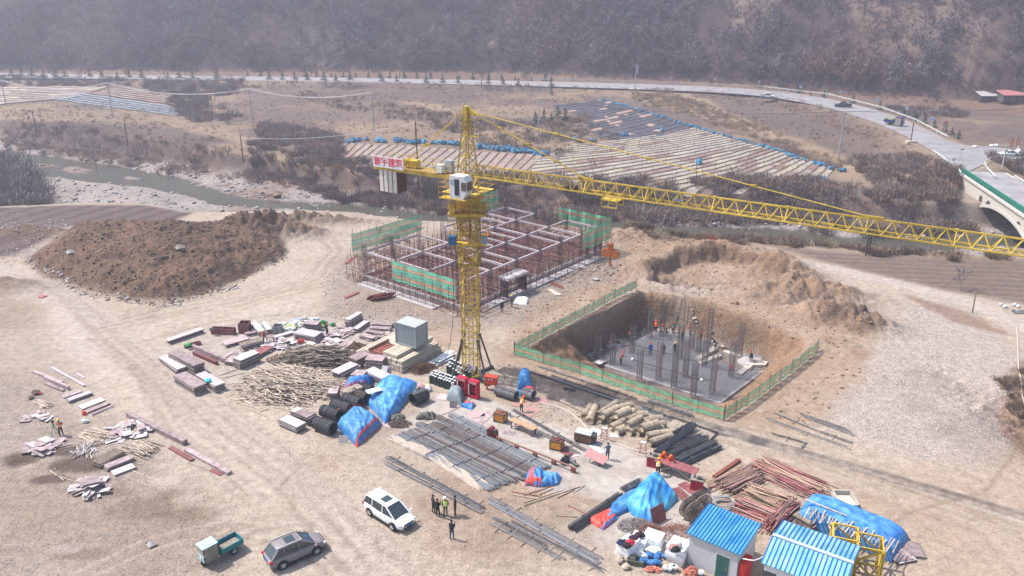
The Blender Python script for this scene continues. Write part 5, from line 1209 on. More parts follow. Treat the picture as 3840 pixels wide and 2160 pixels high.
def bagheap(c,n,r,cols,label,grp,nm='rubbish_bag',h=.5,cat='bag'):
    g=G(*c); 
    for k in range(n):
        a=rnd.uniform(0,6.3); q=r*math.sqrt(rnd.random()); m_=MB(); m_.ball((0,0,0),rnd.uniform(.22,.36),8,6,(1.1,.9,.7),.18)
        o=m_.build(nm,rnd.choice(cols),loc=(g[0]+q*math.cos(a)*1.6,g[1]+q*math.sin(a),.2+h*(1-q/r)*rnd.random())); tag(o,label,cat,grp)
wb_=mat('white_bag',(.62,.64,.62),.6,var=.1); yb_=mat('yellow_bag',(.50,.50,.22),.6); gb_=mat('green_yellow_bag',(.30,.50,.10),.6); bb_=mat('bluewhite_bag',(.42,.50,.58),.6)
bagheap((1075,1232),22,1.2,[wb_,yb_,wb_],'pale yellow and white rubbish bag in the left bag heap','left rubbish bag heap')
bagheap((1145,1212),22,1.3,[wb_,bb_,wb_],'white rubbish bag in the back bag heap','back rubbish bag heap')
bagheap((1214,1222),9,.7,[gb_,mat('dk_green_bag',(.03,.2,.06),.6)],'green and yellow bag behind the dark clothed worker','green bag heap')
for a,b_,lab in(((1118,1296),(1142,1292),'left one of two red plastic crates'),((1144,1276),(1168,1270),'right one of two red plastic crates')):
    obox(a,b_,.35,.6,lab,mat('red_crate',(.62,.08,.05),.5),'plastic_crate','crate')
sheets((1075,1292),40,1.2,'purple offcut strip on the heap left of the red crates',area=2.0,h=.5,grp='offcuts left of the red crates')
stack((1138,1300),(1190,1278),1.0,.2,'white boards just right of the red crates',None,[plyw,plyd],3,jit=.15)
stack((1225,1298),(1275,1276),1.1,.2,'white boards lying behind the weathered timber heap',None,[plyw,plyd],3,jit=.15)
stack((1302,1226),(1352,1196),.75,1.0,'tall grey board stack at the back of the yard',None,[plyw,plyd],9)
stack((1334,1246),(1378,1216),.8,.55,'lower grey board stack next to the tall one at the back',None,[plyw,plyd],5)
sheets((1288,1240),18,1.4,'purple sheet on the small heap in front of the tall grey stack',area=1.4,h=.45,grp='purple sheets before the tall grey stack')
stack((1282,1320),(1322,1284),.75,.35,'narrow purple board stack leaning behind the coupler heap',None,[ply,plyd],3)
for k,(a,b_,w_,lab) in enumerate((((1398,1222),(1476,1226),.9,'farthest of the plank stacks behind the concrete blocks'),((1388,1238),(1468,1242),.8,'second plank stack behind the concrete blocks'),((1378,1252),(1440,1262),.7,'third plank stack behind the concrete blocks'),((1354,1265),(1402,1276),.8,'nearest plank stack left of the concrete blocks'))): stack(a,b_,w_,.45,lab,'plank stacks behind the concrete blocks',[ply,plyd],4,jit=.18)
sheets((1430,1262),22,1.3,'loose plank beside the stacks behind the concrete blocks',area=2.0,h=.35,grp='loose planks behind the concrete blocks')
# coupler heap
def heapobj(c,rx,ry,h,label,mt,name,cat,n=220,s=.13,z=0.,kind='stuff',fn=None):
    g=G(*c,z); m_=MB()
    for k in range(n):
        a=rnd.uniform(0,6.3);q=math.sqrt(rnd.random()); x=q*math.cos(a)*rx;y=q*math.sin(a)*ry; zz=h*(1-q*q)*rnd.uniform(.6,1.)+.03
        if fn: fn(m_,x,y,zz)
        else: m_.box((x,y,zz),(s*rnd.uniform(.5,1.3),s*rnd.uniform(.4,1),s*rnd.uniform(.4,1)),M=Euler((rnd.uniform(0,3),rnd.uniform(0,3),rnd.uniform(0,3))).to_matrix())
    o=m_.build(name,mt,loc=(g[0],g[1],z)); tag(o,label,cat,kind=kind); return o
heapobj((1338,1320),1.7,1.5,1.1,'brown heap of scaffold couplers beside the concrete blocks',mat('coupler',(.16,.10,.07),.8,var=.35,scale=6),'coupler_heap','coupler heap',420,.17)
def twig(m_,x,y,z): 
    a=rnd.uniform(0,6.3);L_=rnd.uniform(.3,.9); m_.bar((x,y,z),(x+L_*math.cos(a),y+L_*math.sin(a),max(.03,z+rnd.uniform(-.3,.3))),.02)
heapobj((1578,1392),.9,.7,.8,'rusty tangle of tie wire in front of the concrete blocks',mat('rust_wire',(.16,.08,.05),.85,var=.3),'wire_tangle','wire tangle',380,fn=twig)
heapobj((1612,1376),.9,.6,.3,'lower rusty wire tangle right of the big one',mat('rust_wire',(.16,.08,.05),.85,var=.3),'wire_tangle','wire tangle',180,fn=twig)
# big timber heaps
A1_=wang((900,1380),(1250,1480)); 
pile((1078,1446),A1_+.1,820,3.0,4.6,4.6,1.5,'pale batten on the big loose timber heap','battens of the big loose timber heap',wood,(.09,.05),.42,sol=95,stufflabel='big loose heap of pale battens beside the blue tarps',mats2=[wood,wood,woodg])
pile((1190,1362),wang((1000,1340),(1300,1330)),560,3.2,3.6,2.6,2.1,'weathered batten on the grey brown timber heap','battens of the weathered timber heap',woodg,(.09,.06),.3,sol=60,stufflabel='weathered grey brown timber heap behind the pale one',mats2=[woodg,woodg,woodd])
heapobj((1070,1350),2.3,1.0,.8,'stacked brown batten ends at the left of the weathered heap',mat('batten_ends',(.27,.20,.15),.9,var=.4,scale=5),'batten_heap','batten heap',330,.2)
for i,(a,b_) in enumerate((((818,1410),(905,1380)),((832,1420),(930,1395)),((828,1468),(900,1490)),((850,1490),(940,1455)),((885,1515),(980,1475)),((905,1515),(990,1540)),((912,1525),(998,1562)),((975,1545),(1012,1532)),((950,1520),(1080,1512)),((1060,1530),(1200,1545)),((860,1440),(925,1455)),((812,1400),(850,1430)),((828,1358),(878,1410)))): stick(a,b_,'loose batten lying on the dirt around the big timber heap','loose battens around the big heap')
GX='board stacks below the big timber heap'
stack((1062,1588),(1132,1618),1.2,.75,'lower left board stack of the pair below the big timber heap',GX,[plyw,plyd],7)
stack((1128,1570),(1178,1590),1.2,.95,'taller untidy board stack of the pair below the big timber heap',GX,[ply,plyd],8,jit=.2)
stack((1100,1552),(1160,1568),1.0,.55,'reddish boards behind the pair below the big timber heap',GX,[plyw,plyd],5,jit=.2)
GY='board stacks between the timber heaps and the concrete blocks'
stack((1322,1378),(1378,1352),1.5,1.1,'purple topped board stack left of the concrete blocks',GY,[ply,plyd],9)
stack((1378,1378),(1444,1384),1.6,1.35,'tall board stack touching the corner of the concrete blocks',GY,[ply,plyd],10,jit=.1)
stack((1262,1430),(1335,1392),1.3,1.1,'board stack with a white sloping top behind the blue tarp',GY,[plyw,plyd],9,jit=.15)
stack((1330,1425),(1372,1432),1.4,1.0,'dark sided board stack behind the red tarp edge',GY,[ply,woodd],8,jit=.12)
stack((1385,1410),(1452,1440),1.4,.95,'pale board stack right behind the big blue tarp',GY,[plyw,plyd],8)
for k in range(5):
    g=G(1432+k*5,1425); m_=MB(); m_.box((0,0,.75),(.75,.03,1.6)); o=m_.build('leaning_board',[plyw,ply][k%2],loc=(g[0],g[1],0)); o.rotation_euler=(R(-28),0,R(-30+k*6)); tag(o,'board leaning on the pale stack behind the big blue tarp','board','leaning boards by the blue tarp')
stack((1250,1500),(1262,1455),1.,.8,'board stack half under the red and blue tarp',GY,[ply,plyd],7)
stack((1285,1478),(1352,1452),1.1,.25,'planks lying on the small blue tarp',GY,[woodg,plyd],3,z=.9)
pile((1235,1462),A1_+.5,260,2.8,2.2,2.2,1.0,'pale batten between the big heap and the blue tarps','battens beside the blue tarps',wood,(.09,.05),.5,sol=30,stufflabel='pale batten heap reaching the blue tarps',mats2=[wood,woodg])
for c,lab in(((1010,1300),'purple sheet between the leaning grey stack and the offcuts'),((1205,1292),'purple sheet behind the weathered timber heap'),((905,1335),'purple sheet left of the white topped stack'),((1250,1262),'purple sheet right of the broad board stack'),((1330,1345),'purple sheet below the coupler heap')): sheets(c,16,1.5,lab,area=1.8,h=.4,grp=lab.replace('sheet','sheets'))
# --- concrete blocks platform and container ---
p0_=G3(1509,1402);p1_=G3(1368,1325);p2_=G3(1660,1318)
ux=(p2_-p0_); uy=(p1_-p0_); rzp=math.atan2(ux.y,ux.x); Lx,Ly=ux.length,uy.length
u_=ux.normalized(); v_=Vector((-u_.y,u_.x,0))
bk=mat('precast_block',(.46,.40,.32),.9,var=.14,scale=2,bump=.2)
def block(x,y,z,L_,w_,h):
    c=p0_+u_*(x+L_/2)+v_*(y+w_/2); m_=MB(); m_.box((0,0,h/2),(L_,w_*.84,h*.9)); o=m_.build('concrete_block',bk,loc=(c.x,c.y,z)); o.rotation_euler=(0,0,rzp+rnd.uniform(-.01,.01)); tag(o,'pale precast concrete beam in the layered platform under the container','concrete beam','concrete beams of the platform'); return o
nb_=int(Ly/.42)
for l,(n_,x0,L_) in enumerate(((nb_,0,Lx*.98),(nb_,.1,Lx*.96),(nb_-3,.25,Lx*.9))):
    for k in range(n_): block(x0+rnd.uniform(-.06,.06),k*.42+(.1*l),l*.42,L_,.42,.42)
for k in range(5): block(.5,.9+k*.42+.3,1.26,Lx*.5,.42,.4)
for k in range(3): block(Lx*.55,1.2+k*.42,1.26,Lx*.42,.42,.4)
q=p0_+u_*1.2+v_*(4.2); rk_=thing('steel_form_panel','rusty ribbed steel form panels lying on the concrete beams','form panel',(q.x,q.y,1.3),rzp)
m_=MB(); m_.box((.4,0,.05),(2.8,1.6,.08)); m_.build('plate',rust,rk_)
for k in range(6): m_=MB(); m_.bar((-.9+k*.5,-.8,.14),(-.9+k*.5,.8,.14),.06,.1); m_.build('rib',rust,rk_)
m_=MB(); m_.bar((-1.0,.9,.2),(2.2,.9,.2),.25,.3); m_.build('edge_beam',mat('rust_channel',(.20,.11,.08),.8),rk_)
# container
cz=1.7; a=G3(1560,1307,cz);b1=G3(1495,1284,cz);b2=G3(1601,1284,cz)
dx_=(b2-a).normalized(); rzc=math.atan2(dx_.y,dx_.x); Wc,Lc=(b2-a).length,(b1-a).length
ct=thing('shipping_container','small pale grey corrugated container standing on the concrete beams','container',a,rzc); Hc=2.6
cm_=mat('container_grey',(.34,.37,.38),.5,var=.06)
Wc=2.1;Lc=2.9
m_=MB(); n_=14
for face in range(2):
    pts=[]
    for i in range(n_*2+1):
        t=i/(n_*2); d=.07 if (i//1)%2 else 0
        pts.append((t,d))
    # long walls (x=0 and x=Wc), corrugated
    for i in range(n_*2):
        (t0_,d0),(t1_,d1)=pts[i],pts[i+1]; x=-.0 if face==0 else Wc; s_=1 if face==0 else -1
        m_.add([(x+s_*d0,.1+t0_*(Lc-.2),.12),(x+s_*d1,.1+t1_*(Lc-.2),.12),(x+s_*d1,.1+t1_*(Lc-.2),Hc-.12),(x+s_*d0,.1+t0_*(Lc-.2),Hc-.12)],[[0,1,2,3] if face else [3,2,1,0]])
m_.build('side_wall',cm_,ct)
m_=MB()
for i in range(18):
    y0=.1+(Lc-.2)*i/18;y1=.1+(Lc-.2)*(i+1)/18; h0=.04*(i%2); m_.box((Wc/2,(y0+y1)/2,Hc-.06+h0),(Wc-.1,(y1-y0)*.98,.05))
m_.build('roof',mat('container_roof',(.46,.48,.48),.5),ct)
m_=MB(); m_.box((Wc/2,.03,Hc/2),(Wc-.1,.05,Hc-.1)); m_.build('front_wall',cm_,ct)
m_=MB(); m_.box((Wc/2,Lc-.03,Hc/2),(Wc-.1,.05,Hc-.1)); m_.build('back_wall',cm_,ct)
m_=MB()
for x in(0,Wc):
    for y in(0,Lc): m_.bar((x,y,0),(x,y,Hc),.12)
for z in(.06,Hc-.06):
    for x in(0,Wc): m_.bar((x,0,z),(x,Lc,z),.11)
    for y in(0,Lc): m_.bar((0,y,z),(Wc,y,z),.11)
m_.build('frame',mat('container_frame',(.28,.30,.31),.5),ct)
for k in range(6): m_=MB(); m_.bar((.2+k*(Wc-.4)/5,-.02,.15),(.2+k*(Wc-.4)/5,-.02,Hc-.15),.05,.03); m_.build('door_rib',cm_,ct)
m_=MB(); m_.ball((.25,-.05,.55),.13,10,7,(1,.3,1.9)); m_.build('door_plate',mat('plate_beige',(.5,.5,.42),.6),ct)
# insulating panels behind the container
for k in range(7):
    g=G(1648+k*3,1356-k*1.5); m_=MB(); m_.box((0,0,.02),(2.6,.8,.03)); o=m_.build('pale_sheet',mat('pale_panel',(.52,.57,.60),.5,var=.08),loc=(g[0]+rnd.uniform(-.4,.4),g[1]+rnd.uniform(-.4,.4),.05+k*.07)); o.rotation_euler=(0,0,rzp+rnd.uniform(-.25,.25)); tag(o,'pale bluish panel spread on the ground right of the concrete beams','panel','pale panels by the concrete beams')
# membrane rolls
rg_=mat('roll_dark_green',(.03,.06,.045),.6,var=.2); rw_=mat('roll_white',(.55,.57,.57),.5,var=.1)
def mroll(px,py,wh):
    g=G(px,py); o=thing('membrane_roll','white wrapped roll standing among the dark rolls' if wh else 'dark green roll with a white top standing by the red cabinets','roll',(g[0],g[1],0),rnd.uniform(0,3),'white wrapped rolls by the mast' if wh else 'dark green rolls by the mast')
    m_=MB(); m_.tube((0,0,0),(0,0,1.0),.16,10); m_.build('roll',rw_ if wh else rg_,o)
    m_=MB(); m_.tube((0,0,1.0),(0,0,1.012),.15,10); m_.build('top_disc',rw_,o)
for r_,(a,b_,n_) in enumerate((((1614,1436),(1700,1466),9),((1622,1428),(1706,1458),9),((1630,1420),(1714,1448),9),((1680,1398),(1742,1440),7),((1688,1388),(1760,1425),8),((1696,1378),(1770,1412),8),((1760,1395),(1800,1412),4))):
    for k in range(n_): f=k/max(1,n_-1); mroll(a[0]+(b_[0]-a[0])*f+rnd.uniform(-2,2),a[1]+(b_[1]-a[1])*f+rnd.uniform(-1,1),rnd.random()<.32)
# red fire cabinets
def cabinet(px,py,rz,label,w_=1.15,h=2.0,chars=True):
    g=G(px,py); o=thing('fire_cabinet',label,'fire cabinet',(g[0],g[1],0),rz,'red fire cabinets at the mast')
    cr=mat('cabinet_red',(.42,.015,.05),.45,var=.06)
    m_=MB(); t=.12; d_=.5
    m_.box((0,d_/2,h/2),(w_,.05,h)); m_.box((-w_/2,0,h/2),(.05,d_,h)); m_.box((w_/2,0,h/2),(.05,d_,h)); m_.box((0,0,h-.02),(w_+.04,d_+.02,.05)); m_.box((0,0,.03),(w_,d_,.06)); m_.build('case',cr,o)
    m_=MB(); f=-d_/2-.01
    m_.box((0,f,h-.2),(w_,.05,.4)); m_.box((0,f,.2),(w_,.05,.36)); m_.box((-w_/2+.1,f,h/2),(.2,.05,h-.78)); m_.box((w_/2-.1,f,h/2),(.2,.05,h-.78)); m_.build('front_frame',cr,o)
    m_=MB(); m_.box((0,0,.75),(w_-.1,d_-.1,.04)); m_.build('shelf',cr,o)
    m_=MB(); m_.box((0,d_/2-.05,h/2),(w_-.1,.02,h-.2)); m_.build('back_panel',mat('cab_dark',(.10,.015,.02),.6),o)
    for k in range(4): m_=MB(); m_.tube((-.3+k*.17,0,.78),(-.3+k*.17,0,1.25),.06,8); m_.build('extinguisher',redp,o)
    if chars:
        for k,ch in enumerate('消防器材'):
            m_=MB(); m_.box((-.36+k*.24,f-.03,h-.2),(.17,.01,.2)); m_.build('letter_plate',white,o)
            textmesh(ch,.15,o,redc,(-.36+k*.24,f-.037,h-.2),'character',(math.pi/2,0,0))
        for k in range(5): m_=MB(); m_.box((-w_/2+.1,f-.03,h-.55-k*.24),(.12,.01,.16)); m_.build('letter_plate',white,o)
    return o
cabinet(1736,1478,R(-33),'left one of the two dark red fire cabinets below the mast'); cabinet(1778,1491,R(-33),'right one of the two dark red fire cabinets below the mast')
g=G(1843,1462); eb=thing('electrical_box','orange red electrical box on legs right of the mast','electrical box',(g[0],g[1],0),R(-20)); ebm=mat('electric_red',(.62,.07,.035),.45)
m_=MB(); m_.box((0,0,1.15),(1.25,.5,.85)); m_.build('case',ebm,eb); m_=MB(); m_.box((0,-.02,1.62),(1.4,.7,.06)); m_.build('lid',ebm,eb)
for x in(-.5,.5): m_=MB(); m_.box((x,0,.37),(.08,.35,.74)); m_.build('leg',ebm,eb)
for x in(-.2,.12): m_=MB(); m_.box((x,-.27,1.35),(.17,.02,.2)); m_.build('letter_plate',white,eb)
# wire rod coils
def coil(a,b_,r,label,grp,mt=rebard,n=14,z=0.):
    p,q,d=dirG(a,b_,z); L_=d.length; o=thing('wire_coil',label,'wire coil',(p.x,p.y,z+r),math.atan2(d.y,d.x),grp)
    m_=MB(); nu=22
    for k in range(n):
        x0=L_*k/n; x1=L_*(k+1)/n; rr=r*rnd.uniform(.93,1.02); rr2=r*rnd.uniform(.93,1.02)
        vs=[];
        for (x,R_) in((x0,rr*.96),((x0+x1)/2,rr),(x1,rr2*.96)):
            vs+=[(x,R_*math.cos(2*math.pi*i/nu),R_*math.sin(2*math.pi*i/nu)) for i in range(nu)]
        m_.add(vs,[[j*nu+i,(j+1)*nu+i,(j+1)*nu+(i+1)%nu,j*nu+(i+1)%nu] for j in range(2) for i in range(nu)])
    m_.build('windings',mt,o)
    m_=MB(); vs=[]
    for x,R_ in((0,r*.96),(0,r*.8),(L_,r*.8),(L_,r*.96)): vs+=[(x,R_*math.cos(2*math.pi*i/nu),R_*math.sin(2*math.pi*i/nu)) for i in range(nu)]
    m_.add(vs,[[j*nu+i,(j+1)*nu+i,(j+1)*nu+(i+1)%nu,j*nu+(i+1)%nu] for j in range(3) for i in range(nu)]); m_.build('inner_windings',mt,o)
    for k in range(4):
        an=k*math.pi/2+.5; m_=MB(); m_.bar((0,math.cos(an)*r*1.01,math.sin(an)*r*1.01),(L_,math.cos(an)*r*1.01,math.sin(an)*r*1.01),.05,.04); m_.build('binding_strap',steel,o)
    return o
GC='wire rod coils among the blue tarps'
coil((1548,1520),(1598,1498),.68,'large black coil standing alone right of the big blue tarp',None)
coil((1212,1558),(1275,1580),.62,'leftmost black coil above the red tarp edge',GC)
coil((1250,1535),(1312,1556),.62,'second black coil from the left above the red tarp edge',GC)
coil((1292,1512),(1352,1534),.62,'third black coil from the left above the red tarp edge',GC)
coil((1328,1492),(1378,1514),.6,'brownish coil behind the other black coils',GC,mat('coil_brown',(.07,.055,.04),.6))
coil((1362,1470),(1395,1482),.55,'small dark coil at the back beside the white board',GC)
coil((1188,1606),(1252,1630),.66,'lowest black coil sticking out from under the lower tarp',GC)
coil((1862,1478),(1936,1502),.55,'grey wire coil lying left of the bending worker','grey coils by the bending worker',rebar)
coil((1962,1488),(2000,1500),.55,'short grey wire coil right of the bending worker','grey coils by the bending worker',rebar)
# ================= tarpaulins, bar bundles, machines, sheds =================
def tarp(cs,h,label,mt=tarpb,fold=.12,pw=(4,3),nu=44,edge=None,dome=None,name='tarpaulin',z=0.,seed=0,grp=None,tilt=0.):
    q=[G3(a,b_,z) for a,b_ in cs]; o0=(q[0]+q[2])/2; o=thing(name,label,'tarpaulin',(o0.x,o0.y,z),group=grp); sd=rnd.uniform(0,50)+seed
    NU=np.linspace(0,1,nu); U,V=np.meshgrid(NU,NU)
    f1=fbm(U*9+sd,V*3.5+sd,4,5)-.5; f2=fbm(U*3+sd,V*11+sd,3,6)-.5; f3=fbm(U*26+sd,V*26,3,7)-.5
    a=np.clip(1-np.abs(2*U-1)**pw[0],0,1)**.5; b_=np.clip(1-np.abs(2*V-1)**pw[1],0,1)**.5; H=h*a*b_
    if dome is not None: H=H*dome(U,V)
    edgek=1-a*b_
    g1=1-np.abs(vnoise(U*6+sd+V*3,V*1.3-U+sd,5)*2-1)*1.2; g2=1-np.abs(vnoise(U*1.4+sd,V*6+U*3+sd,6)*2-1)*1.2
    Z_=H+((g1-.5)*fold*.9+(g2-.5)*fold*.7+f1*fold*.5+f3*fold*.12)*(.35+.65*np.minimum(1,H/(h*.3+.01)))
    Z_=np.maximum(Z_,.02+.03*np.abs(f3)*2); rip=(fbm(U*14+sd,V*14,2,9)-.5)*.5*edgek*fold*2.2
    def P(u,v):
        i=min(nu-1,int(round(v*(nu-1))));j=min(nu-1,int(round(u*(nu-1))))
        p=(q[0]*(1-u)+q[1]*u)*(1-v)+(q[3]*(1-u)+q[2]*u)*v-o0; c=Vector((p.x,p.y,0)).normalized() if p.length>.01 else Vector((0,0,0))
        return (p.x+c.x*rip[i,j],p.y+c.y*rip[i,j],float(Z_[i,j]))
    m_=MB(); m_.grid(P,nu,nu); s_=m_.build('sheet',mt,o,smooth=True)
    if edge:
        for (side,mt2,wd) in edge:
            m_=MB()
            def E(u,v):
                k=v*wd
                uu,vv={'n':(u,k),'s':(u,1-k),'w':(k,u),'e':(1-k,u)}[side]; p=P(uu,vv); return (p[0],p[1],p[2]+.03+.03*math.sin(u*40))
            m_.grid(E,nu,4); m_.build('turned_edge',mt2,o,smooth=True)
    return o
two=mat('blue_tarp_b',(.015,.17,.56),.5,var=.3,scale=1.5,bump=.3,col2=(.12,.34,.60),spec=.3)
tarp([(1368,1508),(1462,1428),(1580,1452),(1446,1592)],1.65,'big bright blue tarpaulin draped over coils in the middle of the yard',two,.17,(7,5),edge=[('w',tarpb,.1)],dome=lambda U,V:.72+.28*np.cos((U-.65)*5)*np.cos((V-.3)*3))
tarp([(1262,1604),(1335,1540),(1432,1592),(1340,1680)],1.2,'lower blue tarpaulin with an orange edge in front of the coils',two,.16,(6,5),edge=[('s',tarpo,.1)])
tarp([(1205,1578),(1235,1572),(1362,1520),(1352,1545)],.75,'orange red tarp edge running over the coils',tarpo,.14,(6,2),nu=30)
tarp([(1276,1500),(1300,1440),(1405,1428),(1375,1462)],1.15,'small red and blue tarpaulin over boards behind the coils',tarpb,.18,(4,4),edge=[('w',tarpo,.22),('n',tarpo,.12)])
stack((1375,1472),(1428,1458),.9,.05,'white board lying on the blue tarps',None,[white,plyw],2,z=1.35)
m_=MB(); m_.box((0,0,.35),(.9,.03,.7)); o=m_.build('leaning_board',plyw,loc=G3(1288,1662)); o.rotation_euler=(R(-15),0,R(-10)); tag(o,'white board leaning at the corner of the lower blue tarp','board')
stick((1424,1588),(1412,1500),'long thin pole leaning against the big blue tarp',None,.06,.06,steel,'pole','pole',0.02,1.4)
tarp([(1672,1500),(1690,1470),(1742,1478),(1732,1525)],1.25,'dusty grey tarpaulin wrapped round a lying coil below the fire cabinets',mat('grey_tarp',(.22,.26,.28),.6,var=.2,bump=.3),.08,(3,3),nu=26)
m_=MB(); m_.box((0,0,.35),(.75,.03,.75)); o=m_.build('leaning_board',ply,loc=G3(1700,1530)); o.rotation_euler=(R(-15),0,R(-5)); tag(o,'reddish board leaning on the dusty grey tarpaulin','board')
tarp([(1725,1525),(1745,1508),(1785,1520),(1768,1538)],.35,'small crumpled blue and orange tarp near the grey wrapped coil',tarpb,.2,(3,3),nu=24,edge=[('e',tarpo,.4)])
tarp([(1938,1462),(1945,1415),(1990,1412),(1992,1460)],1.5,'light blue tarp over a bundle right of the electrical box',two,.12,(3,3),nu=26)
tarp([(1950,1485),(1975,1455),(2010,1468),(1995,1490)],.6,'crumpled dark red cloth below the light blue bundle',mat('dark_red_cloth',(.40,.06,.08),.8,bump=.3),.2,(3,3),nu=24)
tarp([(1935,1488),(1940,1470),(1962,1472),(1958,1490)],.4,'small crumpled blue cloth beside the wire coil',tarpb,.15,(3,3),nu=16)
tarp([(1968,1822),(1982,1768),(2040,1772),(2035,1828)],.75,'crumpled orange and blue tarp at the end of the bar bundles',tarpb,.3,(3,3),nu=30,edge=[('n',tarpo,.45),('w',tarpo,.2)])
tarp([(2025,1828),(2035,1772),(2108,1788),(2090,1820)],.55,'crumpled light blue tarp right of the orange one',two,.28,(3,3),nu=30)
cy_m=mat('cyan_blue_tarp',(.01,.17,.56),.45,var=.3,scale=.9,bump=.35,col2=(.10,.42,.60),spec=.35)
tarp([(2330,1905),(2455,1790),(2545,1872),(2440,1975)],1.75,'large turquoise blue tarpaulin spread over a stack near the workbench',cy_m,.2,(5,4),dome=lambda U,V:.6+.4*np.cos((U-.6)*3.4)*np.cos((V-.25)*3))
tarp([(2262,1965),(2300,1880),(2462,1795),(2370,1912)],.5,'narrow blue tarpaulin tail left of the large turquoise one',two,.16,(4,3),nu=36)
tarp([(2196,1952),(2312,1895),(2318,1945),(2262,1990)],.35,'orange red underside of the tarpaulin tail',tarpo,.14,(4,3),nu=30,edge=[('s',tarpb,.14)])
q=G(2475,1960); m_=MB(); m_.box((0,0,.7),(1.5,.04,1.4)); o=m_.build('leaning_board',plyr,loc=(q[0],q[1],0)); o.rotation_euler=(R(-20),0,R(38)); tag(o,'dark red board leaning at the turquoise tarpaulin','board')
stack((2555,1812),(2612,1852),.95,.06,'dark red panel lying flat below the workbench',None,[plyr,plyr],2,jit=.01); stack((2530,1832),(2582,1880),.95,.06,'reddish panel lying beside the large turquoise tarpaulin',None,[plyr,plyr],2,jit=.01)
T6=tarp([(2975,1955),(3035,1868),(3410,2020),(3345,2112)],1.35,'long blue tarpaulin over a timber stack at the lower right',two,.16,(8,4),nu=60,edge=[('s',tarpb,.12)])
stack((3340,2095),(3410,2080),1.6,.25,'reddish and grey boards sticking out at the end of the long blue tarpaulin',None,[ply,plyr],4,jit=.25); stack((3385,2060),(3455,2068),1.8,.2,'red edged panels at the lower right end of the long tarpaulin',None,[ply,plyd],3,jit=.25)
GQ='battens weighing down the long blue tarpaulin'
for k in range(26):
    t=.04+k*.036; a=G3(3028+(3395-3028)*t,1888+(2032-1888)*t,1.4); b_=G3(2992+(3350-2992)*t+rnd.uniform(-12,12),1945+(2100-1945)*t,1.25)
    m_=MB(); L_=(b_-a); s0=rnd.uniform(.0,.35); s1=rnd.uniform(.6,.95); m_.bar(L_*0,L_*(s1-s0),.09,.05); o=m_.build('timber_batten',[wood,woodg][k%2],loc=a+L_*s0+Vector((0,0,.08))); tag(o,'batten laid across the long blue tarpaulin','batten',GQ)
stick((3018,1872),(3175,1935),'long batten running along the top of the long blue tarpaulin',None,.1,.06,wood,z=1.5)
# canvas strip
tarp([(1448,1648),(1475,1630),(1640,1700),(1600,1722)],.28,'left piece of dusty beige canvas beside the bar bundles',mat('canvas',(.42,.35,.29),.9,var=.15,bump=.4),.2,(3,3),nu=34)
tarp([(1600,1722),(1640,1698),(1842,1820),(1800,1845)],.28,'right piece of dusty beige canvas beside the bar bundles',mat('canvas',(.42,.35,.29),.9,var=.15,bump=.4),.2,(3,3),nu=34)
for c,rx,ry,h,l_ in(((1600,1565),1.3,.6,.6,'crumpled olive net heap behind the grey bar bundles'),((1488,1570),1.0,.6,.4,'crumpled olive cloth right of the big blue tarp')): tarp([(c[0]-32*rx,c[1]+10),(c[0]-20*rx,c[1]-16*ry),(c[0]+34*rx,c[1]-14*ry),(c[0]+20*rx,c[1]+18*ry)],h,l_,mat('olive_net',(.16,.15,.12),.9,var=.3,bump=.4),.3,(2,2),nu=26,name='crumpled_net')
heapobj((1500,1592),1.2,.7,.35,'dark scrap heap below the big blue tarp',woodd,'scrap_heap','scrap heap',200,.14); stack((1437,1588),(1475,1600),.7,.05,'purple board on the ground below the big blue tarp',None,[ply,ply],2)
# ---- reinforcing bar bundles ----
bmx1=mat('bar_dark',(.06,.06,.065),.6,var=.3); bmx2=mat('bar_pale',(.20,.195,.20),.55,var=.2)
def bundle(a,b_,w_,h,label,grp=None,mt=rebar,n=None,z=.05,sleepers=0,name='rebar_bundle',cat='bar bundle',fan=0.,r=.035):
    p,q,d=dirG(a,b_,z); L_=d.length; o=thing(name,label,cat,(p.x,p.y,z),math.atan2(d.y,d.x),grp); ny_=max(2,int(w_/(r*2.1))); nz_=max(1,int(h/(r*2))); m_=MB()
    for i in range(ny_):
        for k in range(nz_):
            m_.cur=rnd.choice((0,0,1,2)); y=(i/(ny_-1)-.5)*w_; x0=rnd.uniform(-.25,.15);x1=L_+rnd.uniform(-.3,.3); yy=y*(1+fan)+rnd.uniform(-.04,.04); zc=.04+k*r*2+rnd.uniform(0,.02)+(-abs(y)/w_*h*.5 if nz_>1 else 0)
            zc=max(.03,zc); m_.tube((x0,y+rnd.uniform(-.03,.03),zc),((x0+x1)/2,(y+yy)/2+rnd.uniform(-.05,.05),zc),r,4,cap=False); m_.tube(((x0+x1)/2,(y+yy)/2,zc),(x1,yy,zc),r,4)
    m_.build('bars',[mt,bmx1,bmx2],o)
    for k in range(max(2,int(L_/3))):
        x=L_*(k+.5)/max(2,int(L_/3)); m_=MB(); m_.box((x,rnd.uniform(-.1,.1),h/2),(.03,w_*.9,h+.03)); m_.build('tie_wire',mt,o)
    for k in range(sleepers):
        t=(k+.5)/sleepers; c=p+d*t; m_=MB(); m_.box((0,0,.03),(.1,w_+rnd.uniform(.7,1.3),.08)); s_=m_.build('sleeper',woodg,loc=(c.x+rnd.uniform(-.1,.1),c.y,.0)); s_.rotation_euler=(0,0,math.atan2(d.y,d.x)+rnd.uniform(-.15,.15)); tag(s_,'short timber bearer under the bar bundles','bearer','timber bearers under the bars')
    return o
GR='large grey bar bundles on the concrete yard'
rb2=mat('rebar_rusty',(.15,.11,.10),.7,var=.3,scale=3); rb3=mat('rebar_bluegrey',(.17,.19,.22),.5,var=.2,scale=2)
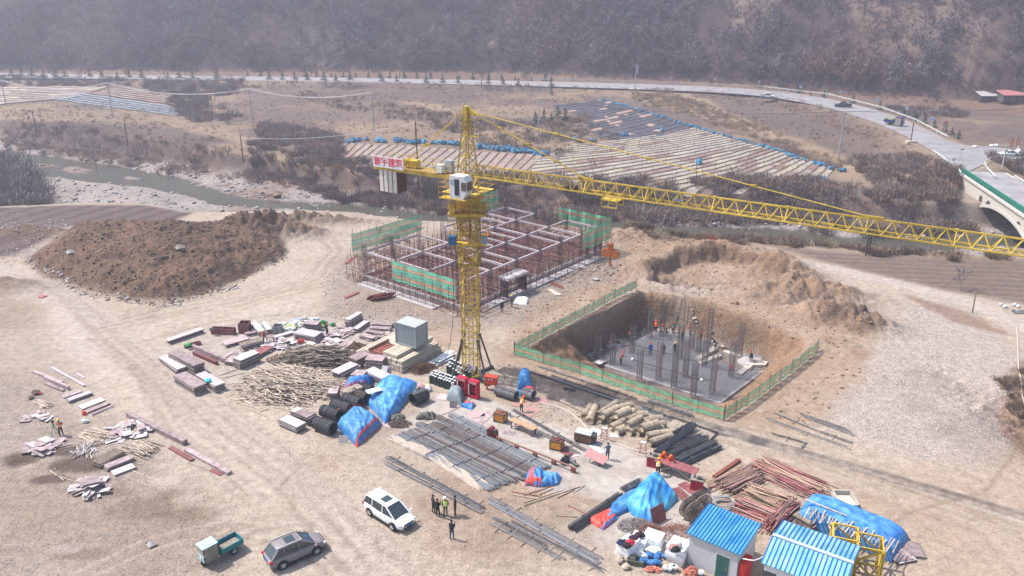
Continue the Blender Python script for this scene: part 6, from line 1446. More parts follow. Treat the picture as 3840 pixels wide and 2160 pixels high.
rows_=[((1478,1640),(1846,1832),rb3),((1500,1630),(1872,1822),rb3),((1528,1622),(1905,1810),rebar),((1558,1612),(1938,1800),rb2),((1590,1602),(1968,1792),rebar),((1622,1592),(1990,1776),rb2),((1660,1582),(2012,1762),rebar),((1700,1576),(2048,1756),rb3)]
for i,(a,b_,mm) in enumerate(rows_): bundle(a,b_,.98,.24,'one of the wide grey bar bundles beside the beige canvas' ,GR,mm)
for i,(a,b_) in enumerate((((1570,1592),(1680,1640)),((1640,1565),(1792,1640)),((1690,1556),(1850,1630)))): bundle(a,b_,.6,.3,'one of the shorter bar bundles behind the wide grey ones','short bar bundles behind the wide ones',[rebar,rb2,rb3][i])
GL2='long thin bar bundles on bearers beside the white people carrier'
bundle((1455,1714),(1812,1905),.35,.15,'upper of two long thin bundles between canvas and the standing men',GL2,rebar,sleepers=7); bundle((1446,1735),(1815,1925),.4,.12,'lower of two long thin bundles between canvas and the standing men',GL2,rebar,sleepers=0)
GL3='long bar bundles in front of the styrofoam stacks'
for i,(a,b_,l_) in enumerate((((1832,1862),(2248,2094),'first, longest of the bundles left of the styrofoam stacks'),((1838,1884),(2240,2110),'second of the bundles left of the styrofoam stacks'),((1920,1958),(2264,2142),'third of the bundles left of the styrofoam stacks'),((1850,1965),(2112,2098),'fourth, nearest of the bundles left of the styrofoam stacks'),((1850,1940),(2050,2045),'thin bundle between the third and nearest ones'))): bundle(a,b_,.34,.12,l_,GL3,[rebar,rb3,rebar,rebar,rebar][i],sleepers=[6,0,5,5,0][i])
dkm=mat('tube_dark',(.05,.045,.045),.6,var=.2)
bundle((2148,1985),(2328,1862),.7,.4,'dark bar stack left of the blue tarpaulin tail',None,dkm); bundle((2340,1838),(2400,1806),.6,.3,'small dark bar stack behind the blue tarpaulin tail',None,rebar)
GP='dark pipes and bars along the near pit fence'
for i,(a,b_,w_,l_) in enumerate((((1983,1393),(2300,1502),.3,'long black pipe bundle below the near pit fence'),((2068,1410),(2310,1496),.35,'black pipe bundle close behind the long one'),((2025,1375),(2240,1445),.28,'pipe bundle right against the pit fence, left part'),((2240,1445),(2382,1496),.25,'pipe bundle right against the pit fence, right part'),((2112,1456),(2155,1466),.4,'short black bar bundle lying below the long pipes'),((2430,1502),(2600,1560),.5,'dark bar bundle right of the brown rolls against the fence'),((2410,1530),(2515,1572),.7,'dark bar bundle just above the brown rolls'))): bundle(a,b_,w_,.12,l_,GP,rebard,sleepers=3,r=.045)
for a,b_ in(((2515,1562),(2694,1624)),((2694,1624),(2662,1652))): bundle(a,b_,.12,.1,'thin bent dark pipe pointing at the stirrup bundles','bent dark pipe',rebard,r=.05)
GD='dark stirrup bundles beside the orange workers'
for i,(a,b_) in enumerate((((2450,1672),(2596,1594)),((2462,1700),(2600,1600)),((2480,1692),(2628,1638)),((2500,1712),(2652,1642)),((2535,1730),(2680,1660)),((2560,1745),(2700,1678)))): bundle(a,b_,.5,.42,'dark bundle of bent bars stacked behind the orange workers',GD,mat('stirrup_dark',(.075,.08,.095),.5,var=.35,scale=2),sleepers=2,z=.05+(.25 if i in(1,3) else 0))
GRB='thin bars lying on the clay right of the pit'
for a,b_,l_ in(((2903,1547),(3070,1618),'upper long bar on the clay right of the pit'),((2880,1573),(3188,1682),'middle and longest bar on the clay right of the pit'),((2896,1627),(3020,1662),'lower short bar with a bent end right of the pit'),((3020,1662),(3008,1682),'bent end of the lower short bar'),((3070,1618),(3190,1660),'bar continuing toward the pale rock fill')): bundle(a,b_,.16,.08,l_,GRB,rebard,sleepers=1,r=.04)
for k in range(6): bundle((3006+k*3,1552+k*3),(3180+k*5,1610+k*5),.12,.03,'thin mesh bar of the loose grid beside the pale rock fill','loose bar grid right of the pit',steel,r=.015)
# rails across the concrete yard
for a,b_,l_ in(((1866,1532),(2165,1700),'left one of two long dark steel rails crossing the concrete yard'),((1925,1538),(2190,1688),'right one of two long dark steel rails crossing the concrete yard')): bundle(a,b_,.28,.16,l_,'long dark rails across the concrete yard',dkm,sleepers=4)
# loose sticks
for i,(a,b_) in enumerate((((1962,1858),(2048,1832)),((1985,1850),(2075,1822)),((1962,1885),(2110,1838)),((1965,1898),(2175,1825)),((2090,1868),(2155,1838)),((2150,1850),(2192,1820)),((2025,1855),(2075,1832)),((1920,1845),(2030,1862)),((1920,1855),(2020,1872)),((2085,1935),(2165,1940)),((2130,1895),(2200,1930)))): stick(a,b_,'thin loose pole on the dirt left of the blue tarpaulins','loose poles near the bar bundles',.06,.05,[woodg,rust,wood][i%3],'loose_pole','pole')
# ---- machines on the concrete yard ----
def machine(px,py,rz,label,w_=1.1,d_=.8,h=.75,col=(.62,.26,.03)):
    g=G(px,py); o=thing('bending_machine',label,'machine',(g[0],g[1],0),rz); pm_=mat('machine_orange',col,.5,var=.15)
    m_=MB(); m_.box((0,0,.12+h/2),(w_,d_,h)); m_.build('case',pm_,o)
    m_=MB(); 
    for x in(-1,1):
        for y in(-1,1): m_.bar((x*w_/2,y*d_/2,0),(x*w_/2,y*d_/2,h+.22),.08)
    for z in(.1,h+.16):
        for x in(-1,1): m_.bar((x*w_/2,-d_/2,z),(x*w_/2,d_/2,z),.08)
        for y in(-1,1): m_.bar((-w_/2,y*d_/2,z),(w_/2,y*d_/2,z),.08)
    m_.build('frame',steel,o)
    m_=MB(); m_.box((0,0,h+.18),(w_*.9,d_*.9,.06)); m_.tube((0,0,h+.2),(0,0,h+.3),.25,12)
    for k in range(4): m_.tube((-.3+k*.2,.15*(k%2),h+.2),(-.3+k*.2,.15*(k%2),h+.36),.05,8)
    m_.build('turntable',rust,o); return o
machine(1877,1578,R(-25),'orange bar bending machine near the wire coils'); machine(2088,1682,R(-22),'orange bar bending machine in the middle of the concrete yard')
g=G(2190,1655); o=thing('generator','brown metal generator box with a pale top on the concrete yard','generator',(g[0],g[1],0),R(-25))
m_=MB(); m_.box((0,0,.6),(1.7,.9,.8)); m_.build('case',mat('gen_brown',(.19,.10,.07),.6,var=.25),o); m_=MB(); m_.box((0,0,1.04),(1.6,1.0,.08)); m_.box((0,.1,1.1),(1.5,.6,.06)); m_.build('top_cover',galv,o)
for x in(-.7,.7): m_=MB(); m_.box((x,0,.1),(.1,.9,.2)); m_.build('skid',steel,o)
m_=MB(); m_.box((.98,.1,.6),(.25,.8,.7)); m_.build('radiator',steel,o)
def table(a,b_,w_,h,label,top,leg,name='workbench',tri=True,z=0.):
    p,q,d=dirG(a,b_,z); L_=d.length; o=thing(name,label,'workbench',(*((p+q)/2).xy,z),math.atan2(d.y,d.x))
    m_=MB(); m_.box((0,0,h),(L_,w_,.07)); m_.build('table_top',top,o)
    for x in(-L_*.42,L_*.42):
        for y in(-w_*.4,w_*.4): m_=MB(); m_.bar((x,y,0),(x,y,h-.04),.08); m_.build('leg',leg,o)
    if tri:
        m_=MB()
        for y in(-w_*.4,w_*.4): m_.bar((-L_*.42,y,.15),(0,y,h-.05),.06); m_.bar((L_*.42,y,.15),(0,y,h-.05),.06)
        m_.build('brace',leg,o)
    return o
table((1918,1598),(2008,1636),.75,.8,'long wooden bench with a red frame on the concrete yard',mat('bench_wood',(.40,.25,.16),.8),plyr)
wbn=table((2460,1752),(2612,1805),1.15,.95,'long red brown workbench of the orange workers',plyr,wood)
def redbox(px,py,label,w_=1.0,d_=.8,h=1.,rz=R(-22)):
    g=G(px,py); o=thing('tool_cabinet',label,'cabinet',(g[0],g[1],0),rz,'red machines at the workbench ends'); m_=MB(); m_.box((0,0,h/2),(w_,d_,h)); m_.build('case',mat('tool_red',(.38,.03,.05),.5,var=.1),o); m_=MB(); m_.box((0,0,h+.03),(w_+.1,d_+.1,.06)); m_.build('top_plate',plyd,o)
    for x in(-.25,.25):
        for z in(.35,.65): m_=MB(); m_.box((x,-d_/2-.01,z),(.35,.03,.22)); m_.build('drawer_front',mat('tool_red_d',(.28,.02,.04),.5),o)
    m_=MB(); m_.box((.2,-.1,h+.15),(.4,.3,.2)); m_.tube((-.25,0,h+.05),(-.25,0,h+.3),.08,8); m_.build('motor',steel,o)
redbox(2448,1745,'red machine cabinet at the left end of the workbench'); redbox(2612,1832,'red machine cabinet with white buttons at the right end of the workbench')
g=G(1848,1642); o=thing('bar_straightener','dark red bar cutting machine at the head of the long roller table','machine',(g[0],g[1],0),R(-28))
m_=MB(); m_.box((0,0,.45),(.9,.6,.5)); m_.tube((-.2,-.35,.8),(-.2,.35,.8),.3,12); m_.build('body',mat('straight_red',(.16,.025,.025),.6,var=.3),o); m_=MB(); m_.box((.25,0,.8),(.4,.4,.3)); m_.build('motor',steel,o)
for x in(-.35,.35): m_=MB(); m_.box((x,0,.1),(.1,.6,.2)); m_.build('foot',steel,o)
p,q,d=dirG((1862,1655),(2160,1775)); o=thing('roller_table','long narrow reddish roller table running across the concrete yard','roller table',p,math.atan2(d.y,d.x)); L_=d.length
m_=MB(); m_.box((L_/2,0,.5),(L_,.14,.1)); m_.build('rail',mat('rail_brown',(.26,.13,.10),.8),o)
for k in range(5): m_=MB(); x=.3+k*(L_-.6)/4; m_.box((x,0,.22),(.35,.3,.45)); m_.build('trestle',plyr,o)
def stand(px,py,label,h=1.3,w_=.45):
    g=G(px,py); o=thing('stepladder',label,'stepladder',(g[0],g[1],0),R(-20)); m_ =mat('pink_paint',(.50,.16,.17),.6)
    for x in(-1,1):
        for y in(-1,1): b__=MB(); b__.bar((x*w_*.7,y*w_*.7,0),(x*w_*.4,y*w_*.3,h),.045); b__.build('leg',m_,o)
    b__=MB(); b__.box((0,0,h),(w_,w_*.8,.06)); b__.build('top_plate',mat('pale_top',(.55,.5,.48),.7),o)
    for k in range(3): b__=MB(); b__.bar((-w_*.6+k*.04,-w_*.6,.3+k*.3),(w_*.6-k*.04,-w_*.6,.3+k*.3),.04); b__.build('rung',m_,o)
stand(2410,1705,'pink stepladder left of the workbench'); stand(2265,1650,'red stepladder behind the grey jacketed man')
g=G(2235,1738); o=thing('drawing_board','slanted reddish board on thin legs on the concrete yard','board',(g[0],g[1],0),R(-35)); m_=MB(); m_.box((0,0,0),(1.9,.9,.04)); t_=m_.build('board',mat('board_red',(.42,.18,.18),.7,var=.2),o,loc=(0,0,.75)); t_.rotation_euler=(R(25),R(8),0)
for x in(-.5,.5): m_=MB(); m_.bar((x,-.3,0),(x,0,.75),.04); m_.build('leg',steel,o)
bundle((2110,1740),(2128,1722),.45,.5,'black folded steel frames on the concrete yard, left part','black frames on the yard',rebard); bundle((2128,1722),(2160,1745),.3,.3,'black folded steel frames on the concrete yard, right part','black frames on the yard',rebard)
for a,b_,w_,l_,mm in(((2216,1668),(2262,1700),.6,'pale blue panel on the concrete right of the generator',mat('pale_panel',(.52,.57,.60),.5)),((2105,1690),(2148,1710),.7,'dark red board beside the middle bending machine',plyr),((2140,1712),(2170,1706),.4,'small pale board beside the middle bending machine',plyw),((2288,1632),(2322,1634),.7,'white panel lying behind the grey jacketed man',white),((2210,1612),(2255,1628),1.2,'white sheet lying under the hose',plyw),((1890,1618),(1930,1630),.7,'pinkish board on the concrete left of the wooden bench',ply),((1760,1560),(1812,1548),1.3,'faded pink board on the ground near the crumpled tarp',mat('pink_board',(.50,.33,.33),.8)),((1780,1598),(1842,1545),1.0,'second faded board behind the grey bar bundles',ply),((1650,1500),(1672,1480),1.2,'pink foam board right of the large black coil',mat('pink_foam',(.52,.36,.36),.8)),((1960,1560),(2015,1530),1.4,'reddish steel plate under the bending worker',mat('plate_red',(.34,.20,.18),.7)),((2000,1510),(2050,1500),1.2,'reddish steel plate right of the grey coils',mat('plate_red',(.34,.20,.18),.7)),((1920,1515),(1990,1520),.9,'reddish steel plate under the grey coils',mat('plate_red',(.34,.20,.18),.7))): stack(a,b_,w_,.05,l_,None,[mm,mm],1,jit=0)
def hose(pts,r,label,mt,name='hose',cat='hose',z=.05,n=60):
    l=smooth(resample(PG(pts,z),n),4); m_=MB(); o0=l[0]; m_.poly([Vector((p.x-o0.x,p.y-o0.y,0)) for p in l],r,6); o=m_.build(name,mt,loc=(o0.x,o0.y,z)); return tag(o,label,cat)
hoc=mat('hose_cream',(.55,.48,.42),.6)
hose([(2031,1510),(2080,1521),(2135,1543),(2180,1580),(2202,1610),(2228,1633),(2265,1655),(2322,1666),(2360,1681),(2398,1692),(2440,1700)],.06,'cream coloured hose winding past the brown rolls',hoc)
hose([(2050,1490),(2110,1510),(2172,1540),(2230,1570)],.03,'thin red cable lying right of the wire coils',rust)
hose([(3812,1225),(3815,1250),(3818,1310),(3818,1370),(3830,1430),(3832,1480),(3845,1520),(3850,1600)],.06,'white hose winding down the right edge',hoc)
hose([(1560,1592),(1700,1540),(1760,1500),(1800,1470)],.02,'thin rusty cable behind the bar bundles',rust)
# rolls
rollm=mat('straw_roll',(.30,.235,.17),.95,var=.3,scale=4,bump=.8,col2=(.42,.34,.25))
def sroll(a,b_,z=0.):
    z0=8/2576; A_=(1800+a[0]*.3727,1260+a[1]*.3727);B_=(1800+b_[0]*.3727,1260+b_[1]*.3727); p,q,d=dirG(A_,B_,z+.35); L_=max(1.3,d.length); d.normalize()
    o=thing('insulation_roll','rough brown straw like roll lying in the big heap between pit and yard','roll',(p.x,p.y,z+.36),math.atan2(d.y,d.x),'brown rolls heap'); m_=MB(); nu,nv=14,9; r=.36*rnd.uniform(.9,1.1)
    def P(u,v): 
        rr=r*(1+.12*(rnd.random()-.5)+.05*math.sin(v*20)); an=u*2*math.pi; return (v*L_,rr*math.cos(an)*1.05,rr*math.sin(an)*.95)
    ring=[[P(i/nu,j/(nv-1)) for i in range(nu)] for j in range(nv)]; vs=[p_ for r_ in ring for p_ in r_]; m_.add(vs,[[j*nu+i,(j+1)*nu+i,(j+1)*nu+(i+1)%nu,j*nu+(i+1)%nu] for j in range(nv-1) for i in range(nu)]+[list(range(nu))[::-1],list(range((nv-1)*nu,nv*nu))]); m_.build('roll',rollm,o,smooth=True)
    for k in(.2,.5,.8): m_=MB(); m_.tube((L_*k,0,0),(L_*k+.04,0,0),r*1.07,12); m_.build('string',mat('string',(.5,.45,.36),.8),o)
for i,(a,b_) in enumerate((((1050,815),(1130,690)),((1100,860),(1165,690)),((1190,800),(1380,670)),((1320,745),(1530,690)),((1290,850),(1460,740)),((1400,880),(1550,750)),((1470,850),(1640,780)),((1600,870),(1830,825)),((1580,970),(1850,880)),((1545,920),(1700,870)),((1370,960),(1530,900)),((1310,920),(1400,880)),((1670,1000),(1900,965)),((1700,1075),(1930,1000)),((1680,965),(1840,925)),((1490,970),(1570,910)),((1200,850),(1290,800)),((1560,800),(1690,790)))): sroll(a,b_,0)
for i,(a,b_) in enumerate((((1230,800),(1390,720)),((1360,800),(1500,740)),((1480,900),(1620,820)),((1620,930),(1790,880)))): sroll(a,b_,.5)
# scaffold tube piles at the lower right
pl1=mat('tube_pinkish',(.36,.22,.19),.7,var=.25); pl2=mat('tube_red',(.30,.10,.10),.7,var=.25); pl3=mat('tube_tan',(.42,.31,.21),.8,var=.25)
def tpile(a,b_,w_,n,L_,h,label,grp,mts,sol=25,spread=.06):
    c=((a[0]+b_[0])/2,(a[1]+b_[1])/2); pile(c,wang(a,b_),n,L_,.8,w_,h,label,grp,mts[0],(.07,.07),spread,'scaffold_tube','tube',sol,label.replace('tube','tubes, the rest of the heap:',1) if 0 else 'heap of tubes: '+label,mats2=mts,stuffname='tube_heap')
tpile((2845,1745),(3070,1850),2.0,110,6.0,.6,'long tube in the fanned heap at the far side of the tube store','tubes of the fanned heap',[pl1,pl2,pl3])
tpile((2690,1850),(2850,1770),1.5,80,4.2,.8,'tan tube in the heap behind the hose coil','tubes of the tan heap',[pl3,pl1])
tpile((2800,1850),(2960,1915),1.5,90,3.6,1.0,'pinkish tube in the middle heap of the tube store','tubes of the middle heap',[pl1,pl3])
tpile((2770,1905),(2910,1960),1.2,90,3.6,.9,'red tube in the neat heap behind the first shed','tubes of the neat red heap',[pl2,pl1],25,.03)
tpile((2868,2000),(2988,1888),.9,90,4.4,1.0,'red tube in the diagonal heap between the two sheds','tubes of the diagonal red heap',[pl2,pl1],25,.07)
heapobj((2955,1905),.8,.6,.9,'dark tube ends at the end of the middle heap',woodd,'tube_ends','tube heap',160,.14)
stack((2990,1950),(3060,1990),1.0,.7,'brown timber stack between the second shed and the long tarpaulin',None,[woodg,woodd],7,jit=.2)
stick((2678,1792),(2772,1728),'long rusty steel channel above the tube store',None,.35,.2,rust,'steel_channel','channel')
stick((2663,1752),(2695,1775),'short batten left of the rusty channel'); stick((2700,1742),(2745,1765),'pale batten beside the rusty channel'); stick((2620,1800),(2665,1856),'long curved lath at the right end of the workbench',None,.1,.05,woodg); stick((2660,1830),(2790,1790),'reddish lath above the tan tube heap',None,.2,.1,plyr)
obox((3150,1910),(3218,1912),2.0,.5,'shallow pale concrete trough on the dirt at the right',concl,'mixing_trough','trough',t=.12); stick((3120,1855),(3158,1905),'pale beam leaning beside the concrete trough',None,.3,.25,concl,'concrete_beam','beam')
m_=MB(); m_.ball((0,0,.15),.45,9,6,(1.2,.8,.5),.2); o=m_.build('straw_bag',mat('yellow_straw',(.55,.48,.22),.8),loc=G3(3160,1915)); tag(o,'small yellow bag beside the concrete trough','bag')
for c,l_ in(((3172,1996),'yellow lattice mast section standing behind the second shed'),((3264,2032),'yellow lattice mast section nearest the lower right corner')):
    g=G(*c,2.65); o=thing('spare_mast_section',l_,'mast section',(g[0],g[1],0),group='spare mast sections'); m_=MB(); lattice(m_,1.7,.02,2.65,1.3,.2,.1,R(-20)); m_.build('frame',yel,o)
    m_=MB(); P=lattice(MB(),1.7,.02,2.65,1.3,.2,.1,R(-20))
    for z in(.25,2.4):
        for k in range(4): m_=MB(); m_.box(P(k,z),(.28,.28,.3),R(-20)); m_.build('corner_joint',yel2,o)
# cable reels, hose coil
def reel(px,py,r,rz,label):
    g=G(px,py); o=thing('cable_reel',label,'cable reel',(g[0],g[1],r+.02),rz,'rusty cable reels'); mm=mat('reel_brown',(.20,.15,.12),.85,var=.3)
    for y in(-.35,.35):
        m_=MB(); 
        for k in range(28): a=2*math.pi*k/28; m_.bar((math.cos(a)*.3,y,math.sin(a)*.3),(math.cos(a)*r,y,math.sin(a)*r),.13,.02,up=(0,1,0))
        m_.build('flange',mat('reel_slats',(.30,.26,.22),.85,var=.3),o)
        m_=MB()
        for k in range(28): a=2*math.pi*k/28;b_=2*math.pi*(k+1)/28; m_.bar((math.cos(a)*r,y,math.sin(a)*r),(math.cos(b_)*r,y,math.sin(b_)*r),.07)
        for k in range(6): a=math.pi*k/3; m_.bar((0,y*1.1,0),(math.cos(a)*r,y*1.1,math.sin(a)*r),.06)
        m_.build('rim',mm,o)
    m_=MB(); m_.tube((0,-.35,0),(0,.35,0),.3,14); m_.build('drum',mm,o)
reel(2590,1945,.92,R(25),'rusty cable reel nearest the first shed'); reel(2622,1918,.88,R(25),'rusty cable reel just behind the nearest one')
m_=MB(); rr_=random.Random(3)
for k in range(9):
    r=rr_.uniform(.8,1.05); cx_,cy2=rr_.uniform(-.12,.12),rr_.uniform(-.12,.12); pts=[Vector((cx_+r*math.cos(a*.42),cy2+r*.85*math.sin(a*.42),.06+k*.06+.05*math.sin(a))) for a in range(16)]; m_.poly(pts,.035,5)
o=m_.build('hose_coil',mat('hose_grey',(.30,.31,.31),.6),loc=G3(2710,1900)); tag(o,'big coil of grey hoses behind the first shed','hose coil')
heapobj((2545,1995),1.3,.7,.5,'tangle of rusty bars left of the first shed',rust,'bar_tangle','bar tangle',120,fn=twig); heapobj((2440,2005),1.2,.9,.8,'tangle of thin rusty stirrups behind the styrofoam stacks',rust,'bar_tangle','bar tangle',160,fn=twig)
heapobj((2395,1975),1.7,1.1,.45,'grey gravel heap beside the turquoise tarpaulin',mat('gravel_grey',(.33,.30,.30),.95,var=.4,scale=9),'gravel_heap','gravel heap',900,.09)
# styrofoam, bags, buckets
foam=mat('styrofoam',(.80,.80,.80),.8,var=.03)
def foamst(a,b_,w_,h,n,label):
    p,q,d=dirG(a,b_); rz=math.atan2(d.y,d.x); nn=Vector((-d.y,d.x,0)).normalized(); c=(p+q)/2+nn*w_/2; o=thing('styrofoam_stack',label,'styrofoam stack',(c.x,c.y,0),rz); L_=d.length
    for k in range(n): m_=MB(); m_.box((0,0,0),(L_*rnd.uniform(.92,1),w_*rnd.uniform(.92,1),h/n*.93)); s_=m_.build('sheet',foam,o,loc=(rnd.uniform(-.08,.08),rnd.uniform(-.08,.08),h/n*(k+.5))); s_.rotation_euler=(0,0,rnd.uniform(-.08,.08))
foamst((2308,2080),(2358,2104),1.7,1.0,3,'white styrofoam stack with dark clothes on it'); foamst((2400,2050),(2470,2072),1.3,.9,3,'low white styrofoam sheets between the two stacks'); foamst((2490,2100),(2560,2128),1.6,1.35,5,'taller white styrofoam stack beside the first shed')
foamst((2360,2052),(2420,2068),1.3,.75,2,'white styrofoam slab behind the dark clothes')
for k,(px,py,z,c,l_) in enumerate(((2332,2040,1.05,(.02,.03,.08),'dark blue jacket on the left styrofoam stack'),(2350,2052,1.05,(.03,.02,.03),'black jacket in front on the left styrofoam stack'),(2362,2043,1.05,(.4,.03,.05),'red cloth among the jackets'),(2375,2025,.8,(.04,.02,.04),'dark purple jacket behind the other jackets'),(2400,2012,.8,(.03,.02,.02),'upright dark bundle behind the jackets'),(2537,2050,1.4,(.5,.5,.48),'pale cloth lump on the taller styrofoam stack'),(2534,2068,1.4,(.02,.02,.02),'black helmet shaped bag on the taller styrofoam stack'),(2526,2058,1.4,(.4,.2,.18),'pinkish cloth on the taller styrofoam stack'))):
    m_=MB(); m_.ball((0,0,.18),.33,9,7,(1.2,.9,.6),.22); o=m_.build('clothes',mat('clothes%d'%k,c,.9),loc=G3(px,py,z)); tag(o,l_,'clothes')
bagheap((2420,2075),14,.7,[white,wb_],'white plastic bag between the styrofoam stacks','white bags between the styrofoam',h=.5); bagheap((2455,2104),9,.6,[mat('bluebag',(.05,.17,.40),.4)],'crumpled blue plastic bag in front of the styrofoam','blue bags before the styrofoam',h=.3)
bagheap((2335,2112),4,.7,[mat('sandbag',(.46,.36,.29),.9)],'beige sandbag below the left styrofoam stack','beige sandbags',h=.1,nm='sandbag'); bagheap((1560,1462),20,1.,[wb_,yb_,mat('pinkbag',(.5,.3,.3),.6)],'small white bag right of the big blue tarp','white bags right of the big blue tarp',h=.25)
obox((2352,2118),(2410,2128),.6,.45,'olive green metal box in front of the white bags',mat('olive',(.12,.13,.08),.7),'metal_box'); 
for k,(px,py) in enumerate(((2494,2142),(2510,2145),(2520,2136),(2531,2141),(2628,2160))):
    g=G(px,py); o=thing('paint_bucket','white bucket right of the first shed door' if 0 else ('white bucket beside the brick heap' if k==4 else 'white bucket with a dark band in the row below the styrofoam'),'bucket',(g[0],g[1],0),0,'white buckets'); m_=MB(); m_.tube((0,0,0),(0,0,.4),.17,12,.2); m_.build('body',white,o); m_=MB(); m_.tube((0,0,.08),(0,0,.22),.195,12); m_.build('band',mat('bucket_band',(.03,.04,.08),.5),o); m_=MB(); m_.tube((0,0,.4),(0,0,.43),.21,12); m_.build('lid',white,o)
heapobj((2593,2150),.6,.4,.5,'heap of red bricks beside the first shed',mat('brick',(.42,.15,.11),.85,var=.2),'brick_heap','brick heap',90,.2); heapobj((2448,2140),.6,.3,.25,'small heap of red bricks below the blue bags',mat('brick',(.42,.15,.11),.85,var=.2),'brick_heap','brick heap',40,.2)
# sheds
rbl=mat('roof_blue',(.02,.25,.52),.5,var=.2,scale=1.6,col2=(.12,.40,.62),detail=8,vec=(1,.35,1)); rbl2=mat('roof_paleblue',(.12,.36,.52),.5,var=.2,scale=1.5,col2=(.28,.48,.60),detail=8,vec=(1,.35,1)); rdk=mat('roof_seam',(.01,.12,.36),.45)
wl_=mat('shed_wall',(.46,.47,.50),.7,var=.06)
def roofslab(parent,o0,u,v,nrib,mt,name='roof',t=.08):
    m_=MB(); nn=u.cross(v).normalized(); 
    if nn.z<0: nn=-nn
    c=[o0,o0+u,o0+u+v,o0+v]; vs=c+[p+nn*t for p in c]; m_.add(vs,[[3,2,1,0],[4,5,6,7],[0,1,5,4],[1,2,6,5],[2,3,7,6],[3,0,4,7]])
    m_.cur=1
    for k in range(nrib+1): a=o0+u*(k/nrib)+nn*(t+.02); m_.bar(a,a+v,.07,.05,up=nn)
    return m_.build(name,[mt,rdk],parent)
a=G3(2776,2085,2.75);b_=G3(2574,2000,2.75);c=G3(2888,1980,3.05)
u=b_-a; v=c-a; uh=Vector((u.x,u.y,0)).normalized(); vv=Vector((-uh.y,uh.x,0)); 
if vv.dot(v)<0: vv=-vv
Lv=Vector((v.x,v.y,0)).dot(vv); Lu=u.length
sh=thing('site_shed','grey walled shed with a bright blue sloping roof and a green door','shed',(a.x,a.y,0),math.atan2(-uh.y,-uh.x))
# local x points right along the front, origin at front right roof corner
m_=MB(); 
e=.18; x0,x1,y0,y1=-Lu+e,-e,e,Lv-e
m_.add([(x0,y0,0),(x1,y0,0),(x1,y1,0),(x0,y1,0),(x0,y0,2.72),(x1,y0,2.72),(x1,y1,3.0),(x0,y1,3.0)],[[0,1,5,4],[1,2,6,5],[2,3,7,6],[3,0,4,7]]); m_.build('wall',wl_,sh)
roofslab(sh,Vector((-Lu,0,2.74)),Vector((Lu,0,0)),Vector((0,Lv,.3)),16,rbl)
m_=MB(); dx=(2714-2574)/(2776-2574); xd=-Lu+Lu*dx; m_.box((xd,y0-.02,1.02),(.9,.05,2.04)); dr=m_.build('door',mat('door_green',(.02,.09,.085),.5),sh)
m_=MB(); m_.box((xd+.32,y0-.06,1.0),(.05,.05,.18)); m_.build('handle',yel2,dr)
m_=MB(); m_.box((xd,y0-.03,2.08),(1.0,.06,.08)); m_.box((xd-.49,y0-.03,1.02),(.07,.06,2.1)); m_.build('door_frame',galv,sh)
q=sh.matrix_basis if False else Matrix.Translation(sh.location)@Matrix.Rotation(sh.rotation_euler.z,4,'Z')
fc=thing('fire_box','bright red box fixed beside the corner of the first shed','fire box',q@Vector((x1+.3,y0+.9,0)),sh.rotation_euler.z); m_=MB(); m_.box((0,0,.95),(.45,1.3,1.7)); m_.build('case',mat('firebox_red',(.62,.04,.03),.45),fc); m_=MB(); m_.box((.24,0,1.),(.02,.95,1.3)); m_.build('door_panel',mat('firebox_red2',(.5,.03,.03),.45),fc)
R0=G3(2899,2009,3.3);R1=G3(3198,2115,3.3);B0=G3(2953,1959,2.8);E0=G3(2833,2105,2.6)
u=R1-R0; u.z=0; Lr=u.length; uh=u.normalized(); vv=Vector((-uh.y,uh.x,0)); db=(B0-R0).dot(vv); df=(R0-E0).dot(vv)
s2=thing('site_shed','white walled shed with a paler blue ridged roof at the bottom edge','shed',(R0.x,R0.y,0),math.atan2(uh.y,uh.x))
roofslab(s2,Vector((0,0,3.3)),Vector((Lr,0,0)),Vector((0,-df,-.7)),17,rbl2); roofslab(s2,Vector((0,0,3.3)),Vector((Lr,0,0)),Vector((0,db,-.5)),17,rbl2)
m_=MB(); m_.box((Lr/2,0,3.42),(Lr+.1,.3,.07)); m_.build('ridge_cap',mat('ridge_grey',(.35,.42,.48),.5,var=.2),s2)
m_=MB(); e=.2; hx=[(-df+e,2.6),(0,3.25),(db-e,2.8)]
for x in(e,Lr-e): vs=[(x,-df+e,0),(x,db-e,0),(x,db-e,2.78),(x,0,3.25),(x,-df+e,2.6)]; m_.add(vs,[[0,1,2,3,4]])
m_.add([(e,-df+e,0),(Lr-e,-df+e,0),(Lr-e,-df+e,2.6),(e,-df+e,2.6)],[[0,1,2,3]]); m_.add([(e,db-e,0),(Lr-e,db-e,0),(Lr-e,db-e,2.78),(e,db-e,2.78)],[[3,2,1,0]]); m_.build('wall',mat('white_wall',(.60,.62,.64),.6,var=.05),s2)
for k in range(5): m_=MB(); m_.box((.6+k*1.25,-df+e-.02,1.5),(.9,.03,1.0)); m_.build('window',glass,s2)
hose([(2785,2095),(2830,2104),(2868,2085)],.04,'white pipe between the two shed roofs',white,'drain_pipe','pipe',z=2.6,n=12)
